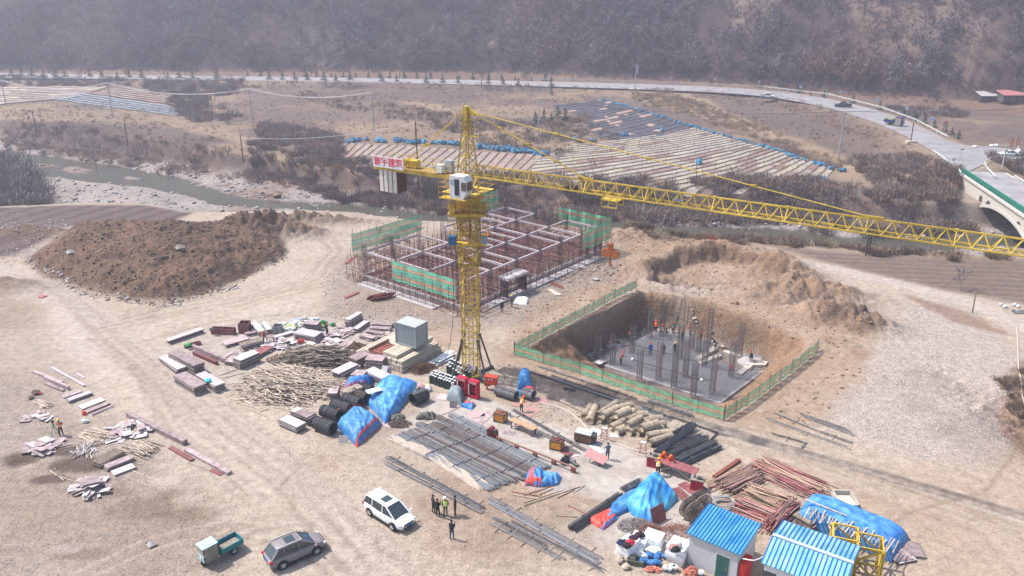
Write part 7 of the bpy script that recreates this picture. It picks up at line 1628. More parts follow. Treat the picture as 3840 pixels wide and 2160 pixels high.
# middle ground bits
for k in range(9): m_=MB(); m_.tube((0,0,0),(2.6,0,0),.14,8); g=G(1375+k*5,1132-abs(k-4)*2); o=m_.build('red_brown_roll',mat('fabric_red',(.16,.045,.04),.8,var=.3),loc=(g[0],g[1],.15+.22*(k%3))); o.rotation_euler=(0,rnd.uniform(-.08,.04),R(28+rnd.uniform(-8,8))); tag(o,'dark red brown roll in the heap left of the building frame','roll','red brown rolls left of the frame')
tarp([(1925,1140),(1940,1112),(1985,1125),(1975,1145)],.55,'white sack cloth lying behind the yellow helmeted man',foam,.12,(3,3),nu=20,name='white_sack')
GM='loose boards near the building frame'
for a,b_,l_,mm in(((1945,1082),(2000,1105),'purple board bundle right of the frame',ply),((2040,1050),(2115,1080),'rusty tube bundle right of the frame',rust),((2058,1085),(2095,1108),'pale batten bundle right of the frame',wood),((2150,1020),(2200,990),'thin pale battens lying near the frame corner',wood),((2228,972),(2262,968),'purple sheet lying off the frame corner',ply),((1650,1158),(1712,1188),'pale planks in front of the frame near the mast',wood),((1290,1120),(1345,1098),'thin rod lying left of the red brown rolls',rust),((1300,990),(1330,965),'short rod on the dirt beyond the rolls',rust)): stack(a,b_,.5,.12,l_,GM,[mm,mm],3,jit=.2)
p=G3(2666,928); o=thing('notice_board','small red notice board on a post beyond the clay banks','notice board',p); m_=MB(); m_.tube((0,0,0),(0,0,1.4),.04,6); m_.build('post',galv,o); m_=MB(); m_.box((0,-.05,1.5),(1.2,.04,.8)); m_.build('panel',mat('notice_red',(.5,.08,.05),.6),o)
o=bundle((3795,1170),(3860,1172),.5,.35,'thick grey concrete pipes at the right edge beside the track',None,mat('pipe_grey',(.34,.35,.36),.8),r=.22); bagheap((3790,1150),5,.8,[wb_],'white sack by the grey pipes at the right edge','white sacks at the right edge',h=.3)
for px,py in((2840,1072),(2868,1060)): g=G(px,py); m_=MB(); m_.tube((0,0,-1.4),(.1,0,.5),.35,9,.28); o=m_.build('tree_stump',woodg,loc=(g[0],g[1],0)); tag(o,'left one of two grey stumps behind the pit' if px<2850 else 'right one of two grey stumps behind the pit','stump')
g=G(2764,1142); m_=MB(); m_.tube((0,0,-.5),(0,0,.5),.7,7,.05); o=m_.build('tree_root',mat('root_brown',(.14,.09,.06),.9),loc=(g[0],g[1],0)); tag(o,'pointed brown root stock behind the pit','root')
sheets((2300,1305),14,1.6,'loose board among the rubble at the left end of the pit',area=2.2,h=.5,z=PZ,grp='boards in the pit'); sheets((2345,1300),14,1.8,'pale batten among the rubble at the left end of the pit',mts=[wood,woodg],area=2.0,h=.5,z=PZ,grp='battens in the pit'); stack((2235,1350),(2262,1360),1.6,.05,'big grey sheet at the left end of the pit',None,[plyw,plyw],1,z=PZ+.5)
# ================= people =================
skin=mat('skin',(.42,.24,.17),.6,var=.05)
PC={}
def person(feet,label,top=(.03,.03,.035),legs=(.02,.02,.025),hat=None,face=0.,pose='stand',vest=None,z=0.,hair=True,hold=None,h=1.72,grp=None):
    g=G(*feet,z); o=thing('person',label,'person',(g[0],g[1],z),R(face),grp)
    s=h/1.72
    bend={'stand':0,'bend':.9,'crouch':.5,'lean':.5}[pose] if pose in('stand','bend','crouch','lean') else 0
    if pose=='crouch': hip=Vector((0,-.05,.42)); kn=.30; 
    else: hip=Vector((0,-.12*bend,.92)); kn=0
    sp=Vector((0,math.sin(bend),math.cos(bend))); fwd=Vector((0,math.cos(bend),-math.sin(bend)))
    V=[];E_=[];Rd=[];Mt=[]
    def nd(p,r,par=None):
        V.append(Vector(p)*s);Rd.append(r*s)
        if par is not None: E_.append((par,len(V)-1))
        return len(V)-1
    pv=nd(hip,(.15)); ab=nd(hip+sp*.22,.145,pv); ch=nd(hip+sp*.42,.165,ab); nk=nd(hip+sp*.56,.065,ch); hd=nd(hip+sp*.63+fwd*.02,.085,nk); hd2=nd(hip+sp*.74+fwd*.03,.10,hd); nd(hip+sp*.80+fwd*.01,.07,hd2)
    hands=[]
    ph=rnd.uniform(-.06,.06)
    for sx in(-1,1):
        st=rnd.uniform(.0,.1)*sx if pose=='stand' else .0
        if pose=='crouch': hp=nd(hip+Vector((sx*.10,.02,-.02)),.10,pv); k=nd((sx*.17,.33,.45),.07,hp); a=nd((sx*.15,.08,.10),.045,k); nd((sx*.16,.24,.04),.04,a)
        else: hp=nd(hip+Vector((sx*.09,0,-.06)),.10,pv); k=nd((sx*.11,hip.y*.5+.03+st*.5,.49),.07,hp); a=nd((sx*.12,st-.02,.09),.045,k); nd((sx*.13,st+.13,.04),.042,a)
        shd=nd(hip+sp*.46+Vector((sx*.19,0,0)),.07,ch)
        if pose=='stand' and hold is None:
            el=nd(hip+sp*.2+Vector((sx*.25,-.03,0)),.05,shd); wr=nd(hip+Vector((sx*.24,.08,-.02)),.034,el); hn=nd(hip+Vector((sx*.235,.11,-.10)),.038,wr); dn=Vector((0,.2,-1))
        elif pose in('bend','crouch','lean') or hold=='front':
            el=nd(hip+sp*.25+fwd*.05+Vector((sx*.25,.1,-.05)),.05,shd); wr=nd(hip+sp*.22+Vector((sx*.16,.34,-.12)),.034,el); hn=nd(hip+sp*.22+Vector((sx*.13,.42,-.15)),.038,wr); dn=Vector((0,1,-.4))
        else:
            q=(sx>0); el=nd(hip+sp*.25+Vector((sx*.24,.05,0)),.05,shd); wr=nd(hip+sp*.5+Vector((sx*.16,.22,0)) if q else hip+Vector((sx*.24,.08,-.02)),.034,el); hn=nd(hip+sp*.58+Vector((sx*.12,.2,0)) if q else hip+Vector((sx*.235,.11,-.1)),.038,wr); dn=Vector((0,.2,1)) if q else Vector((0,.2,-1))
        hands.append((V[hn],dn.normalized(),sx))
    me=bpy.data.meshes.new('body'); me.from_pydata(V,E_,[]); t=bpy.data.objects.new('t',me); COL.objects.link(t)
    md=t.modifiers.new('s','SKIN'); t.modifiers.new('u','SUBSURF').levels=1
    for i,sv in enumerate(me.skin_vertices[0].data): sv.radius=(Rd[i],Rd[i]*(.8 if i in(1,2,0) else 1)); sv.use_root=(i==0)
    bpy.context.view_layer.update(); dg=bpy.context.evaluated_depsgraph_get(); bm_=bpy.data.meshes.new_from_object(t.evaluated_get(dg)); bpy.data.objects.remove(t)
    vs=[v.co.copy() for v in bm_.vertices]; fs=[list(p.vertices) for p in bm_.polygons]
    m_=MB(); tm=mat('cloth_%.2f_%.2f_%.2f'%top,top,.9,var=.1); lm=mat('cloth_%.2f_%.2f_%.2f'%legs,legs,.9,var=.1)
    m_.add(vs,fs); hc=V[5]; hh=[x[0] for x in hands]; ls=[]
    for f in fs:
        c=sum((vs[i] for i in f),Vector())/len(f)
        if (c-hc).length<.17*s or min((c-q).length for q in hh)<.07*s: k=0
        elif c.z<.09*s: k=3
        elif (c.z<V[0].z-.02*s and (pose!='crouch' or c.z<.5)) and min((c-q).length for q in hh)>.28*s: k=2
        else: k=1
        ls.append(k)
    m_.m=ls
    for q,dn,sx in hands:      # four fingers and a thumb
        sd=Vector((0,1,0)) if abs(dn.z)>.7 else Vector((sx,0,0)); m_.cur=0
        for i in range(4): b0=q+sd*(.022*(i-1.5))*s; L_=(.075,.085,.08,.06)[i]*s; md_=b0+dn*L_*.6; m_.tube(b0,md_,.010*s,5,.009*s); m_.tube(md_,md_+(dn*.6+Vector((-sx*.5,0,0))).normalized()*L_*.5,.009*s,5,.007*s)
        m_.tube(q+sd*.03*s-dn*.02*s,q+sd*.065*s+dn*.035*s,.011*s,5,.008*s)
    # nose, eyes, mouth, ears
    f_=Vector((0,math.cos(bend*.8),-math.sin(bend*.8))); m_.tube(hc+f_*.09*s,hc+f_*.125*s,.014*s,5,.008*s)
    for sx in(-1,1): m_.ball(hc+Vector((sx*.10*s,0,0)),.022*s,6,4,(.5,1,1.3))
    m_.cur=3
    for sx in(-1,1): m_.ball(hc+f_*.092*s+Vector((sx*.035*s,0,.015*s)),.011*s,5,4)
    m_.bar(hc+f_*.097*s+Vector((-.022*s,0,-.045*s)),hc+f_*.097*s+Vector((.022*s,0,-.045*s)),.008*s)
    m_.build('body',[skin,tm,lm,black],o,smooth=True)
    tp_=V[5]
    if hair: m_=MB(); m_.ball(tp_+Vector((0,-.015,.03))*s-f_*.02*s,.108*s,10,6,(.92,.98,.9)); m_.build('hair',mat('hair_black',(.012,.01,.01),.8),o,smooth=True)
    if hat:
        m_=MB(); c=tp_+Vector((0,0,.05))*s
        vs=[];n1,n2=12,5
        for j in range(n2+1):
            th=j/n2*math.pi/2
            for i in range(n1): a=2*math.pi*i/n1; vs.append(c+Vector((math.sin(th)*.135*math.cos(a),math.sin(th)*.15*math.sin(a),math.cos(th)*.13))*s)
        m_.add(vs,[[j*n1+i,(j+1)*n1+i,(j+1)*n1+(i+1)%n1,j*n1+(i+1)%n1] for j in range(n2) for i in range(n1)]); m_.tube(c-Vector((0,0,.012))*s,c+Vector((0,0,.005))*s,.165*s,14); m_.build('helmet',mat('hat_%.2f_%.2f_%.2f'%hat,hat,.4,var=.03),o,smooth=True)
    if vest:
        m_=MB(); n1=12; vs=[]
        ring=[(.05,.185,.155),(.2,.175,.15),(.36,.20,.165),(.47,.20,.14),(.52,.11,.09)]
        for (t_,rx,ry) in ring:
            c=(hip+sp*t_)*s
            for i in range(n1): a=2*math.pi*i/n1; vs.append(c+Vector((rx*math.cos(a)*s,0,0))+fwd*(ry*math.sin(a)*s))
        m_.add(vs,[[j*n1+i,j*n1+(i+1)%n1,(j+1)*n1+(i+1)%n1,(j+1)*n1+i] for j in range(len(ring)-1) for i in range(n1)]); vo=m_.build('safety_vest',mat('vest_%.2f_%.2f_%.2f'%vest,vest,.6,var=.04),o,smooth=True)
        m_=MB()
        for t_ in(.16,.30):
            c=(hip+sp*t_)*s
            for i in range(n1):
                a=2*math.pi*i/n1;b_=2*math.pi*(i+1)/n1; m_.bar(c+Vector((.2*math.cos(a)*s,0,0))+fwd*.172*s*math.sin(a),c+Vector((.2*math.cos(b_)*s,0,0))+fwd*.172*s*math.sin(b_),.012,.05,up=sp)
        m_.build('reflective_band',mat('reflective',(.75,.75,.70),.4),vo)
    return o
OR=(.80,.11,.02);YE=(.70,.50,.03);RD=(.55,.03,.03);WH_=(.8,.8,.8);HV=(.55,.75,.05)
person((1626,1924),'man in dark jacket at the far left of the four beside the bars',(.035,.035,.04),(.02,.022,.03),face=-60,h=1.72)
person((1642,1938),'person in black with shoulder strap, second from left of the four beside the bars',(.012,.012,.014),(.012,.012,.014),face=-30,h=1.68,hold='up')
person((1671,1934),'man in white helmet and yellow green vest seen from behind beside the bars',(.05,.05,.055),(.02,.02,.025),WH_,face=15,vest=HV,hair=False)
person((1708,1932),'man in black jacket, rightmost of the group of four by the bars',(.015,.015,.02),(.012,.012,.014),face=95,h=1.8)
person((1695,2022),'man in dark jacket and blue jeans standing alone on the dirt road',(.02,.022,.03),(.04,.09,.18),face=-30,hold='up',h=1.74)
person((231,1634),'surveyor in orange vest and yellow helmet at the lower left heap',(.05,.05,.06),(.02,.02,.03),YE,face=20,vest=OR,hair=False,hold='front')
g=G(208,1630); o=thing('survey_tripod','grey measuring instrument on a green tripod beside the surveyor','tripod',(g[0],g[1],0))
for k in range(3): a=k*2.1; m_=MB(); m_.bar((math.cos(a)*.4,math.sin(a)*.4,0),(0,0,1.3),.05); m_.build('leg',mat('tripod_green',(.05,.25,.15),.6),o)
m_=MB(); m_.box((0,0,1.42),(.2,.18,.26)); m_.tube((0,-.15,1.45),(0,.15,1.45),.05,8); m_.build('instrument',steel,o)
person((990,1293),'worker in orange vest and orange helmet standing at the sheet table',(.04,.04,.05),(.02,.02,.03),(.75,.2,.03),face=-80,vest=OR,hair=False,hold='front')
table((1000,1288),(1030,1285),.8,.85,'small table with a pink sheet before the orange vest worker',ply,woodg,tri=False)
person((1228,1262),'worker in dark green clothes bent beside the broad board stack',(.03,.04,.035),(.025,.03,.03),face=60,pose='lean')
person((1882,1174),'man in dark blue clothes and white helmet right of the mast',(.02,.022,.05),(.015,.018,.03),WH_,face=-20,hair=False)
person((1919,1153),'man in dark green clothes and yellow helmet beside the white sack cloth',(.04,.06,.04),(.03,.04,.03),YE,face=-90,hair=False)
person((1956,1545),'worker in orange bending over the grey wire coil',OR,(.03,.03,.035),(.75,.12,.03),face=-35,pose='lean',hair=False,vest=(.85,.35,.03))
person((2278,1724),'man in a grey jacket standing on the concrete yard seen from behind',(.12,.14,.18),(.012,.012,.015),face=10,hold='front',h=1.75)
person((2466,1785),'worker in orange and yellow vest leaning over the near side of the workbench',(.06,.05,.05),(.015,.015,.02),(.8,.3,.03),face=-20,pose='lean',vest=(.85,.35,.05),hair=False)
person((2482,1748),'left worker in orange behind the workbench',OR,(.05,.04,.04),(.8,.14,.03),face=190,pose='lean',hair=False)
person((2512,1760),'right worker in orange crouching behind the workbench',OR,(.05,.04,.04),(.8,.14,.03),face=170,pose='lean',hair=False,z=0)
PW=[((2459,1247),'worker in bright orange at the back left of the slab',OR,(.03,.02,.02),OR,'lean',0),((2496,1256),'worker in grey with red helmet bending at the back of the slab',(.12,.11,.11),(.05,.05,.06),RD,'bend',90),((2523,1254),'worker in a green vest with red helmet at the back of the slab',(.04,.04,.05),(.03,.02,.03),RD,'stand',0),((2557,1280),'worker in dark clothes with red helmet among the middle columns',(.03,.03,.04),(.03,.03,.04),RD,'stand',60),((2587,1268),'worker in pale clothes with red helmet among the middle columns',(.35,.34,.35),(.1,.1,.12),RD,'lean',90),((2626,1288),'worker in dark red clothes with red helmet right of the tall column',(.28,.03,.03),(.05,.02,.02),RD,'stand',0),((2681,1308),'worker in dark clothes bending at the right end of the slab',(.03,.03,.035),(.03,.03,.035),None,'bend',80),((2438,1332),'worker in a blue jacket and red helmet on the slab',(.02,.10,.42),(.03,.06,.16),RD,'stand',180),((2486,1334),'worker in brown clothes and tan helmet on the slab',(.10,.075,.06),(.04,.035,.03),(.5,.35,.15),'stand',180),((2529,1330),'worker in dark clothes and yellow helmet on the slab',(.05,.045,.05),(.03,.03,.03),YE,'stand',180),((2364,1280),'worker with red helmet partly behind a column at the far left of the slab',(.06,.05,.05),(.04,.04,.04),RD,'crouch',30),((2328,1367),'worker in dark red clothes at the left end of the slab',(.22,.05,.05),(.04,.03,.03),RD,'lean',-60),((2745,1396),'worker in an orange vest crouching at the right end of the slab',OR,(.05,.04,.04),OR,'crouch',60),((2819,1352),'worker in dark clothes crouching on the concrete cap in the pit',(.05,.04,.04),(.04,.03,.03),(.35,.06,.04),'crouch',30)]
for f,l_,t_,lg,ht,ps,fc_ in PW: person(f,l_,t_,lg,ht,face=fc_,pose=ps,hair=ht is None,z=PZ+(.66 if f[0]<2700 else .05) if f[0]!=2819 else PZ+.7,vest=(.03,.30,.12) if 'green vest' in l_ else None)
for f,l_,zz in(((1833,905),'worker in orange standing high in the scaffolding left',2.6),((1892,922),'worker in orange climbing in the middle of the scaffolding',2.4),((1876,1022),'worker in orange inside the scaffolding behind the mast',1.6),((1895,1035),'worker in dark red inside the scaffolding near the stair form',1.4)): person(f,l_,OR if 'orange' in l_ else (.3,.03,.03),(.08,.08,.1),(.75,.12,.03),face=rnd.uniform(0,360),pose='stand',hair=False,z=zz,hold='front')
person((3813,580),'traffic policeman in black with a yellow green vest beside the white saloon',(.015,.015,.02),(.012,.012,.015),WH_,face=80,vest=HV,z=RZ,h=1.8,hair=False)
# ================= plants, stones, fields =================
nr=np.random.RandomState(11)
def tubeN(p,q,r0,r1,n=3):
    p=np.array(p);q=np.array(q);d=q-p;L_=np.linalg.norm(d)+1e-9;t=d/L_;u=np.array([0,0,1.]) if abs(t[2])<.9 else np.array([1.,0,0]);a=np.cross(t,u);a/=np.linalg.norm(a)+1e-9;b_=np.cross(a,t)
    an=np.arange(n)*2*math.pi/n; c=np.cos(an)[:,None]*a+np.sin(an)[:,None]*b_
    return np.vstack([p+c*r0,q+c*r1]),[[i,(i+1)%n,(i+1)%n+n,i+n] for i in range(n)]
class NBld:
    def __init__(s): s.v=[];s.f=[];s.n=0
    def add(s,v,f): s.v.append(v); s.f+= [[i+s.n for i in q] for q in f]; s.n+=len(v)
    def arr(s): return np.vstack(s.v),s.f
def blade(nb,p,q,w_):
    p=np.array(p);q=np.array(q);d=q-p;a=np.cross(d,nr.normal(size=3));a=a/(np.linalg.norm(a)+1e-9)*w_/2; nb.add(np.array([p-a,p+a,q+a*.5,q-a*.5]),[[0,1,2,3]])
def gentree(h,limbs=9,tw=6,rad=.32,r0=.16,wt=.07,upr=.6,parts=False):
    tr=NBld();cr=NBld(); lean=nr.normal(size=2)*.03*h; top=np.array([lean[0],lean[1],h*.75]); mid=top*.5+np.array([nr.normal()*.02*h,nr.normal()*.02*h,0])
    tr.add(*tubeN((0,0,-.3),mid,r0,r0*.65,5)); tr.add(*tubeN(mid,top,r0*.65,r0*.25,5))
    for k in range(limbs):
        t=.28+.72*(k+.5)/limbs; b0=(mid*(t*2) if t<.5 else mid+(top-mid)*(t*2-1)); a=nr.uniform(0,6.28); L_=h*rad*(1.15-.6*abs(t-.5))*nr.uniform(.7,1.2)
        e=b0+np.array([math.cos(a)*L_,math.sin(a)*L_,L_*upr*nr.uniform(.6,1.4)]); tr.add(*tubeN(b0,e,r0*.28,r0*.1,3))
        for j in range(tw):
            s_=nr.uniform(.25,1.); c=b0+(e-b0)*s_; dv=nr.normal(size=3)*.55+(e-b0)/L_*.6+np.array([0,0,.55]); l2=h*.15*nr.uniform(.6,1.3); e2=c+dv/np.linalg.norm(dv)*l2; blade(cr,c,e2,wt)
            for m in range(2): c2=c+(e2-c)*nr.uniform(.3,.9); dv=nr.normal(size=3)*.6+np.array([0,0,.4]); blade(cr,c2,c2+dv/np.linalg.norm(dv)*l2*.6,wt*.7)
    if parts: return tr,cr
    a,fa=tr.arr();b_,fb=cr.arr(); return np.vstack([a,b_]),fa+[[i+len(a) for i in q] for q in fb]
def genbush(h,n,w_=.05,spread=.7):
    nb=NBld()
    for k in range(n):
        a=nr.uniform(0,6.28);r=nr.uniform(0,.35)*h; p=np.array([math.cos(a)*r,math.sin(a)*r,-.1]); q=p+np.array([math.cos(a)*h*spread*nr.uniform(.1,.9),math.sin(a)*h*spread*nr.uniform(.1,.9),h*nr.uniform(.5,1.)]); m=(p+q)/2+nr.normal(size=3)*.08*h
        blade(nb,p,m,w_*1.2); blade(nb,m,q,w_)
        for j in range(2): c=m+(q-m)*nr.uniform(0,.8); dv=nr.normal(size=3)*.5+np.array([0,0,.6]); blade(nb,c,c+dv*h*.22,w_*.7)
    return nb.arr()
def genrock():
    v=np.array([[1,0,0],[-1,0,0],[0,1,0],[0,-1,0],[0,0,1],[0,0,-1],[.7,.7,.4],[-.7,.6,.3],[.6,-.7,.3],[-.6,-.6,.45]],float)*np.array([1,1,.65]); v*=nr.uniform(.75,1.2,(10,1))
    f=[[4,6,2,7],[4,7,1,9],[4,9,3,8],[4,8,0,6],[0,2,6],[2,1,7],[1,3,9],[3,0,8],[5,2,0],[5,1,2],[5,3,1],[5,0,3]]
    return v,f
def scatter(name,protos,pts,scl,mats_,label=None,cat=None,zsc=None,kind='stuff',mi=None,tilt=0.):
    """one object made of many merged copies"""
    V=[];F3=[];F4=[];M3=[];M4=[];n=0
    for i,(x,y,z) in enumerate(pts):
        v,f=protos[i%len(protos)]; a=nr.uniform(0,6.28); c,s_=math.cos(a),math.sin(a); k=scl[i]; w_=v*k
        w_=np.stack([w_[:,0]*c-w_[:,1]*s_,w_[:,0]*s_+w_[:,1]*c,w_[:,2]*(zsc[i] if zsc is not None else 1)],1)+np.array([x,y,z]); V.append(w_); m=nr.randint(len(mats_)) if mi is None else mi[i]
        for q in f:
            if len(q)==4: F4.append([j+n for j in q]);M4.append(m)
            else: F3.append([j+n for j in q]);M3.append(m)
        n+=len(v)
    V=np.vstack(V).astype(np.float32); me=bpy.data.meshes.new(name); me.vertices.add(len(V)); me.vertices.foreach_set('co',V.ravel())
    lv=np.array([j for q in F4 for j in q]+[j for q in F3 for j in q],np.int32); me.loops.add(len(lv)); me.loops.foreach_set('vertex_index',lv)
    st=np.concatenate([np.arange(len(F4))*4,len(F4)*4+np.arange(len(F3))*3]).astype(np.int32); tt=np.concatenate([np.full(len(F4),4),np.full(len(F3),3)]).astype(np.int32)
    me.polygons.add(len(st)); me.polygons.foreach_set('loop_start',st)
    try: me.polygons.foreach_set('loop_total',tt)
    except Exception: pass
    me.polygons.foreach_set('material_index',np.array(M4+M3,np.int32))
    for m in mats_: me.materials.append(m)
    me.update(calc_edges=True); o=bpy.data.objects.new(name,me); COL.objects.link(o); 
    if label: tag(o,label,cat)
    if kind: tag(o,kind=kind)
    return o
def inpoly(pts,z,n,jit=0):
    P=PG(pts,z); xs_=[p[0] for p in P];ys__=[p[1] for p in P]; out=[]
    while len(out)<n:
        x=nr.uniform(min(xs_),max(xs_),n*3);y=nr.uniform(min(ys__),max(ys__),n*3); k=sdf(P,x,y)+(fbm(x*.3,y*.3,3,77)-.5)*jit<0; out+=list(zip(x[k],y[k]))
        if not k.any(): break
    out=np.array(out[:n]); return out
def ground_pts(xy): z=height(xy[:,0],xy[:,1]); return np.column_stack([xy,z])
tw1=mat('twig_grey',(.165,.14,.14),.9,var=.2,scale=.1); tw2=mat('twig_brown',(.13,.09,.075),.9,var=.2,scale=.1); tw3=mat('twig_pale',(.34,.30,.28),.9,var=.15,scale=.1); tw4=mat('twig_purple',(.12,.10,.105),.9,var=.2,scale=.1); tw5=mat('twig_red',(.17,.105,.075),.9,var=.2,scale=.1)
drg=mat('dry_grass',(.40,.31,.22),.9,var=.25,scale=.2); drg2=mat('dry_grass_red',(.28,.19,.14),.9,var=.25,scale=.2)
# woodland on the hill
TP=[gentree(1.,9,6,rad=.30,r0=.020,wt=.034) for _ in range(10)]
pts=[];sc_l=[];zs=[]; mi=[]
N_=6400; k_=0
while len(pts)<N_ and k_<60:
    k_+=1; y_=nr.uniform(200,520,3000); x_=nr.uniform(-1,1,3000)*.72*y_; u=y_-cy(HB,x_); zz=height(x_,y_); dn=fbm(x_*.05,y_*.05,3,201)
    okk=(u>1)&(zz<62)&(y_*0+nr.rand(3000)<np.clip((dn-.3)*3.2,.12,1)); rkk=np.exp(-(((x_-150)/20.)**2+((u-26)/20.)**2)); okk&=(nr.rand(3000)>rkk*.8)
    for i in np.where(okk)[0]: pts.append((x_[i],y_[i],zz[i])); q=fbm(np.array([x_[i]*.04]),np.array([y_[i]*.04]),3,222)[0]; sc_l.append(nr.uniform(3.5,10)*(.6+.8*dn[i])); mi.append(int(np.clip((q-.35)*9+nr.uniform(-1,1),0,3)))
pts=pts[:N_]; scatter('woodland',TP,pts,sc_l,[tw4,tw1,tw2,tw5],'dense bare grey purple woodland covering the hillside','woodland',mi=mi)
BP=[genbush(1.,16,.035) for _ in range(8)]
pts=[];sc_l=[]
while len(pts)<5200:
    y_=nr.uniform(200,500,4000); x_=nr.uniform(-1,1,4000)*.72*y_; u=y_-cy(HB,x_); zz=height(x_,y_); okk=(u>-3)&(zz<55)
    for i in np.where(okk)[0]: pts.append((x_[i],y_[i],zz[i])); sc_l.append(nr.uniform(1.2,3.2))
pts=pts[:5200]; scatter('undergrowth',BP,pts,sc_l,[tw4,tw2,tw1,tw5],'low bare undergrowth between the trees of the hillside','undergrowth')
# scrub on banks and waste ground: (polygon, z, count, size range, materials)
tw4=mat('scrub_brown',(.19,.155,.14),.9,var=.2,scale=.1); tw1=mat('scrub_grey',(.22,.19,.175),.9,var=.2,scale=.1)
GP_=[genbush(1.,24,.05,.8) for _ in range(8)]
SCR=[([(0,480),(300,505),(640,560),(960,600),(960,650),(640,615),(300,560),(0,525)],-1,520,(.6,1.8),[drg2,tw2,drg]),
([(940,560),(1200,600),(1420,640),(1600,680),(1780,700),(1780,780),(1560,755),(1400,735),(1150,680),(960,640)],-1,1100,(.8,2.2),[tw4,drg2,tw2]),
([(1750,690),(2040,700),(2280,705),(2700,708),(3050,712),(3300,760),(3420,800),(3400,845),(2900,815),(2500,790),(2100,795),(1780,780)],-1,2300,(1.,2.6),[tw4,tw2,tw1,drg2]),
([(640,380),(760,400),(900,440),(860,470),(700,450),(640,420)],1,200,(1.,2.8),[tw4,tw1,drg2]),
([(980,470),(1120,480),(1270,520),(1290,570),(1150,580),(1010,530)],1,520,(1.,2.6),[tw4,tw1,drg2]),
([(1560,420),(1720,440),(1900,470),(2200,450),(2330,520),(2150,560),(2120,600),(1980,580),(1800,540),(1640,500)],1,700,(.7,1.8),[drg2,tw2,drg,tw1]),
([(3200,590),(3400,600),(3560,690),(3500,750),(3280,700)],1,300,(.8,2.0),[tw1,drg2,tw2,tw4]),
([(3440,700),(3560,730),(3660,840),(3560,860),(3380,830),(3330,770)],-2,420,(.8,2.2),[tw4,tw2,drg2]),
([(-60,590),(60,610),(110,700),(130,772),(-60,775)],-1,420,(3.,6.),[tw4,tw1]),
([(80,730),(150,740),(160,775),(80,775)],-.5,70,(1.5,3.),[tw4,tw1]),
([(540,312),(900,312),(900,345),(760,375),(560,345)],2,420,(1.,2.6),[tw4,tw1,tw2]),
([(0,300),(540,305),(540,325),(0,320)],2,260,(1.,2.2),[tw4,tw1]),
([(900,318),(2300,334),(2300,346),(900,330)],2,420,(.5,1.2),[drg,drg2]),
([(2330,345),(2500,352),(2700,425),(2960,520),(3180,610),(3150,640),(2900,545),(2640,455),(2430,395)],1.5,900,(.5,1.4),[drg,drg,drg2]),
([(2560,345),(3000,385),(3300,500),(3420,560),(3390,580),(3200,500),(2900,400),(2560,360)],2,380,(.4,1.0),[drg,drg2]),
([(2380,868),(2700,884),(3000,898),(3300,935),(3840,962),(3840,985),(3300,955),(2900,925),(2500,902),(2330,880)],-.2,620,(.5,1.5),[drg,drg2,tw2]),
([(3770,1400),(3900,1380),(3900,1640),(3800,1660),(3740,1560)],-.5,260,(.25,.7),[drg,drg2,tw2]),
([(1280,232),(1900,236),(1900,262),(1280,262)],4,420,(.8,1.6),[tw2,tw5,tw4]),
([(3340,385),(3620,400),(3620,425),(3400,420)],3.5,170,(1.,2.),[tw4,tw2]),
([(2560,285),(3200,335),(3600,375),(3600,385),(3200,350),(2560,300)],4,420,(.6,1.4),[tw2,drg2,tw5]),
([(3640,590),(3840,600),(3900,700),(3800,668),(3700,625)],2,160,(.8,1.8),[tw2,tw4]),
([(0,395),(400,430),(900,500),(1200,600),(900,590),(500,520),(0,470)],1,420,(.3,.9),[drg,drg2,tw2]),
([(1150,355),(1500,400),(1700,450),(1560,470),(1300,420),(1100,380)],1,300,(.5,1.3),[drg,drg2,tw2]),
([(1350,930),(1480,860),(1560,850),(1480,960),(1380,1060),(1300,1060)],0,120,(.3,.8),[tw2,drg2])]
SCR+=[([(0,330),(900,350),(1900,345),(2500,350),(3100,420),(3450,590),(3200,600),(2600,400),(2000,520),(1300,560),(900,480),(0,440)],1.5,2600,(.25,.7),[drg,drg2,tw2])]
for i,(pg,z,n,sz,mm) in enumerate(SCR):
    xy=inpoly(pg,z,int(n*1.6),9); kf=fbm(xy[:,0]*.16,xy[:,1]*.16,3,301+i); xy=xy[nr.rand(len(xy))<np.clip((kf-.36)*6,.05,1)] if len(xy) else xy; p3=ground_pts(xy); rl=ldist(LANDROAD,p3[:,0],p3[:,1]); p3=p3[(rl>6.5)&(p3[:,2]>-4.05)]
    if len(p3): scatter('scrub',GP_,p3,nr.uniform(sz[0],sz[1],len(p3)),mm,'patch of dry leafless scrub','scrub')['group']='dry scrub patches'
# single bushes and trees that stand out
def tree(base,top,label,mm,z=4.,limbs=13,tw=9,name='bare_tree',grp=None,rad=.28,wt=.10,r0=None,cat='tree',upr=.6):
    x,y=G(*base,z); zg=float(height(np.array([x]),np.array([y]))[0]); d=ray(*top); t=y/d[1]; h=max(2.5,CH+d[2]*t-zg); tr,cr=gentree(h,limbs,tw,rad,r0 or max(.08,h*.016),wt,upr,parts=True)
    o=thing(name,label,cat,(x,y,zg),group=grp)
    for nb,nm in((tr,'trunk'),(cr,'crown')):
        v,f=nb.arr(); m_=MB(); m_.v=[tuple(q) for q in v]; m_.f=f; m_.m=[0]*len(f); m_.build(nm,mm,o)
RTR=[((199,302),(192,238)),((307,303),(308,218)),((388,300),(378,208)),((472,281),(462,164)),((618,298),(598,179)),((693,278),(690,213)),((807,303),(800,198)),((1061,280),(1061,213)),((1168,293),(1168,218)),((1497,295),(1493,164)),((1804,328),(1814,198)),((1981,330),(1978,233)),((2148,308),(2147,213)),((2249,293),(2252,230)),((2276,263),(2280,164)),((2527,263),(2522,174)),((3137+270,343),(3415,248)),((3377,323),(3385,233)),((3435,343),(3450,262)),((2720,296),(2722,230))]
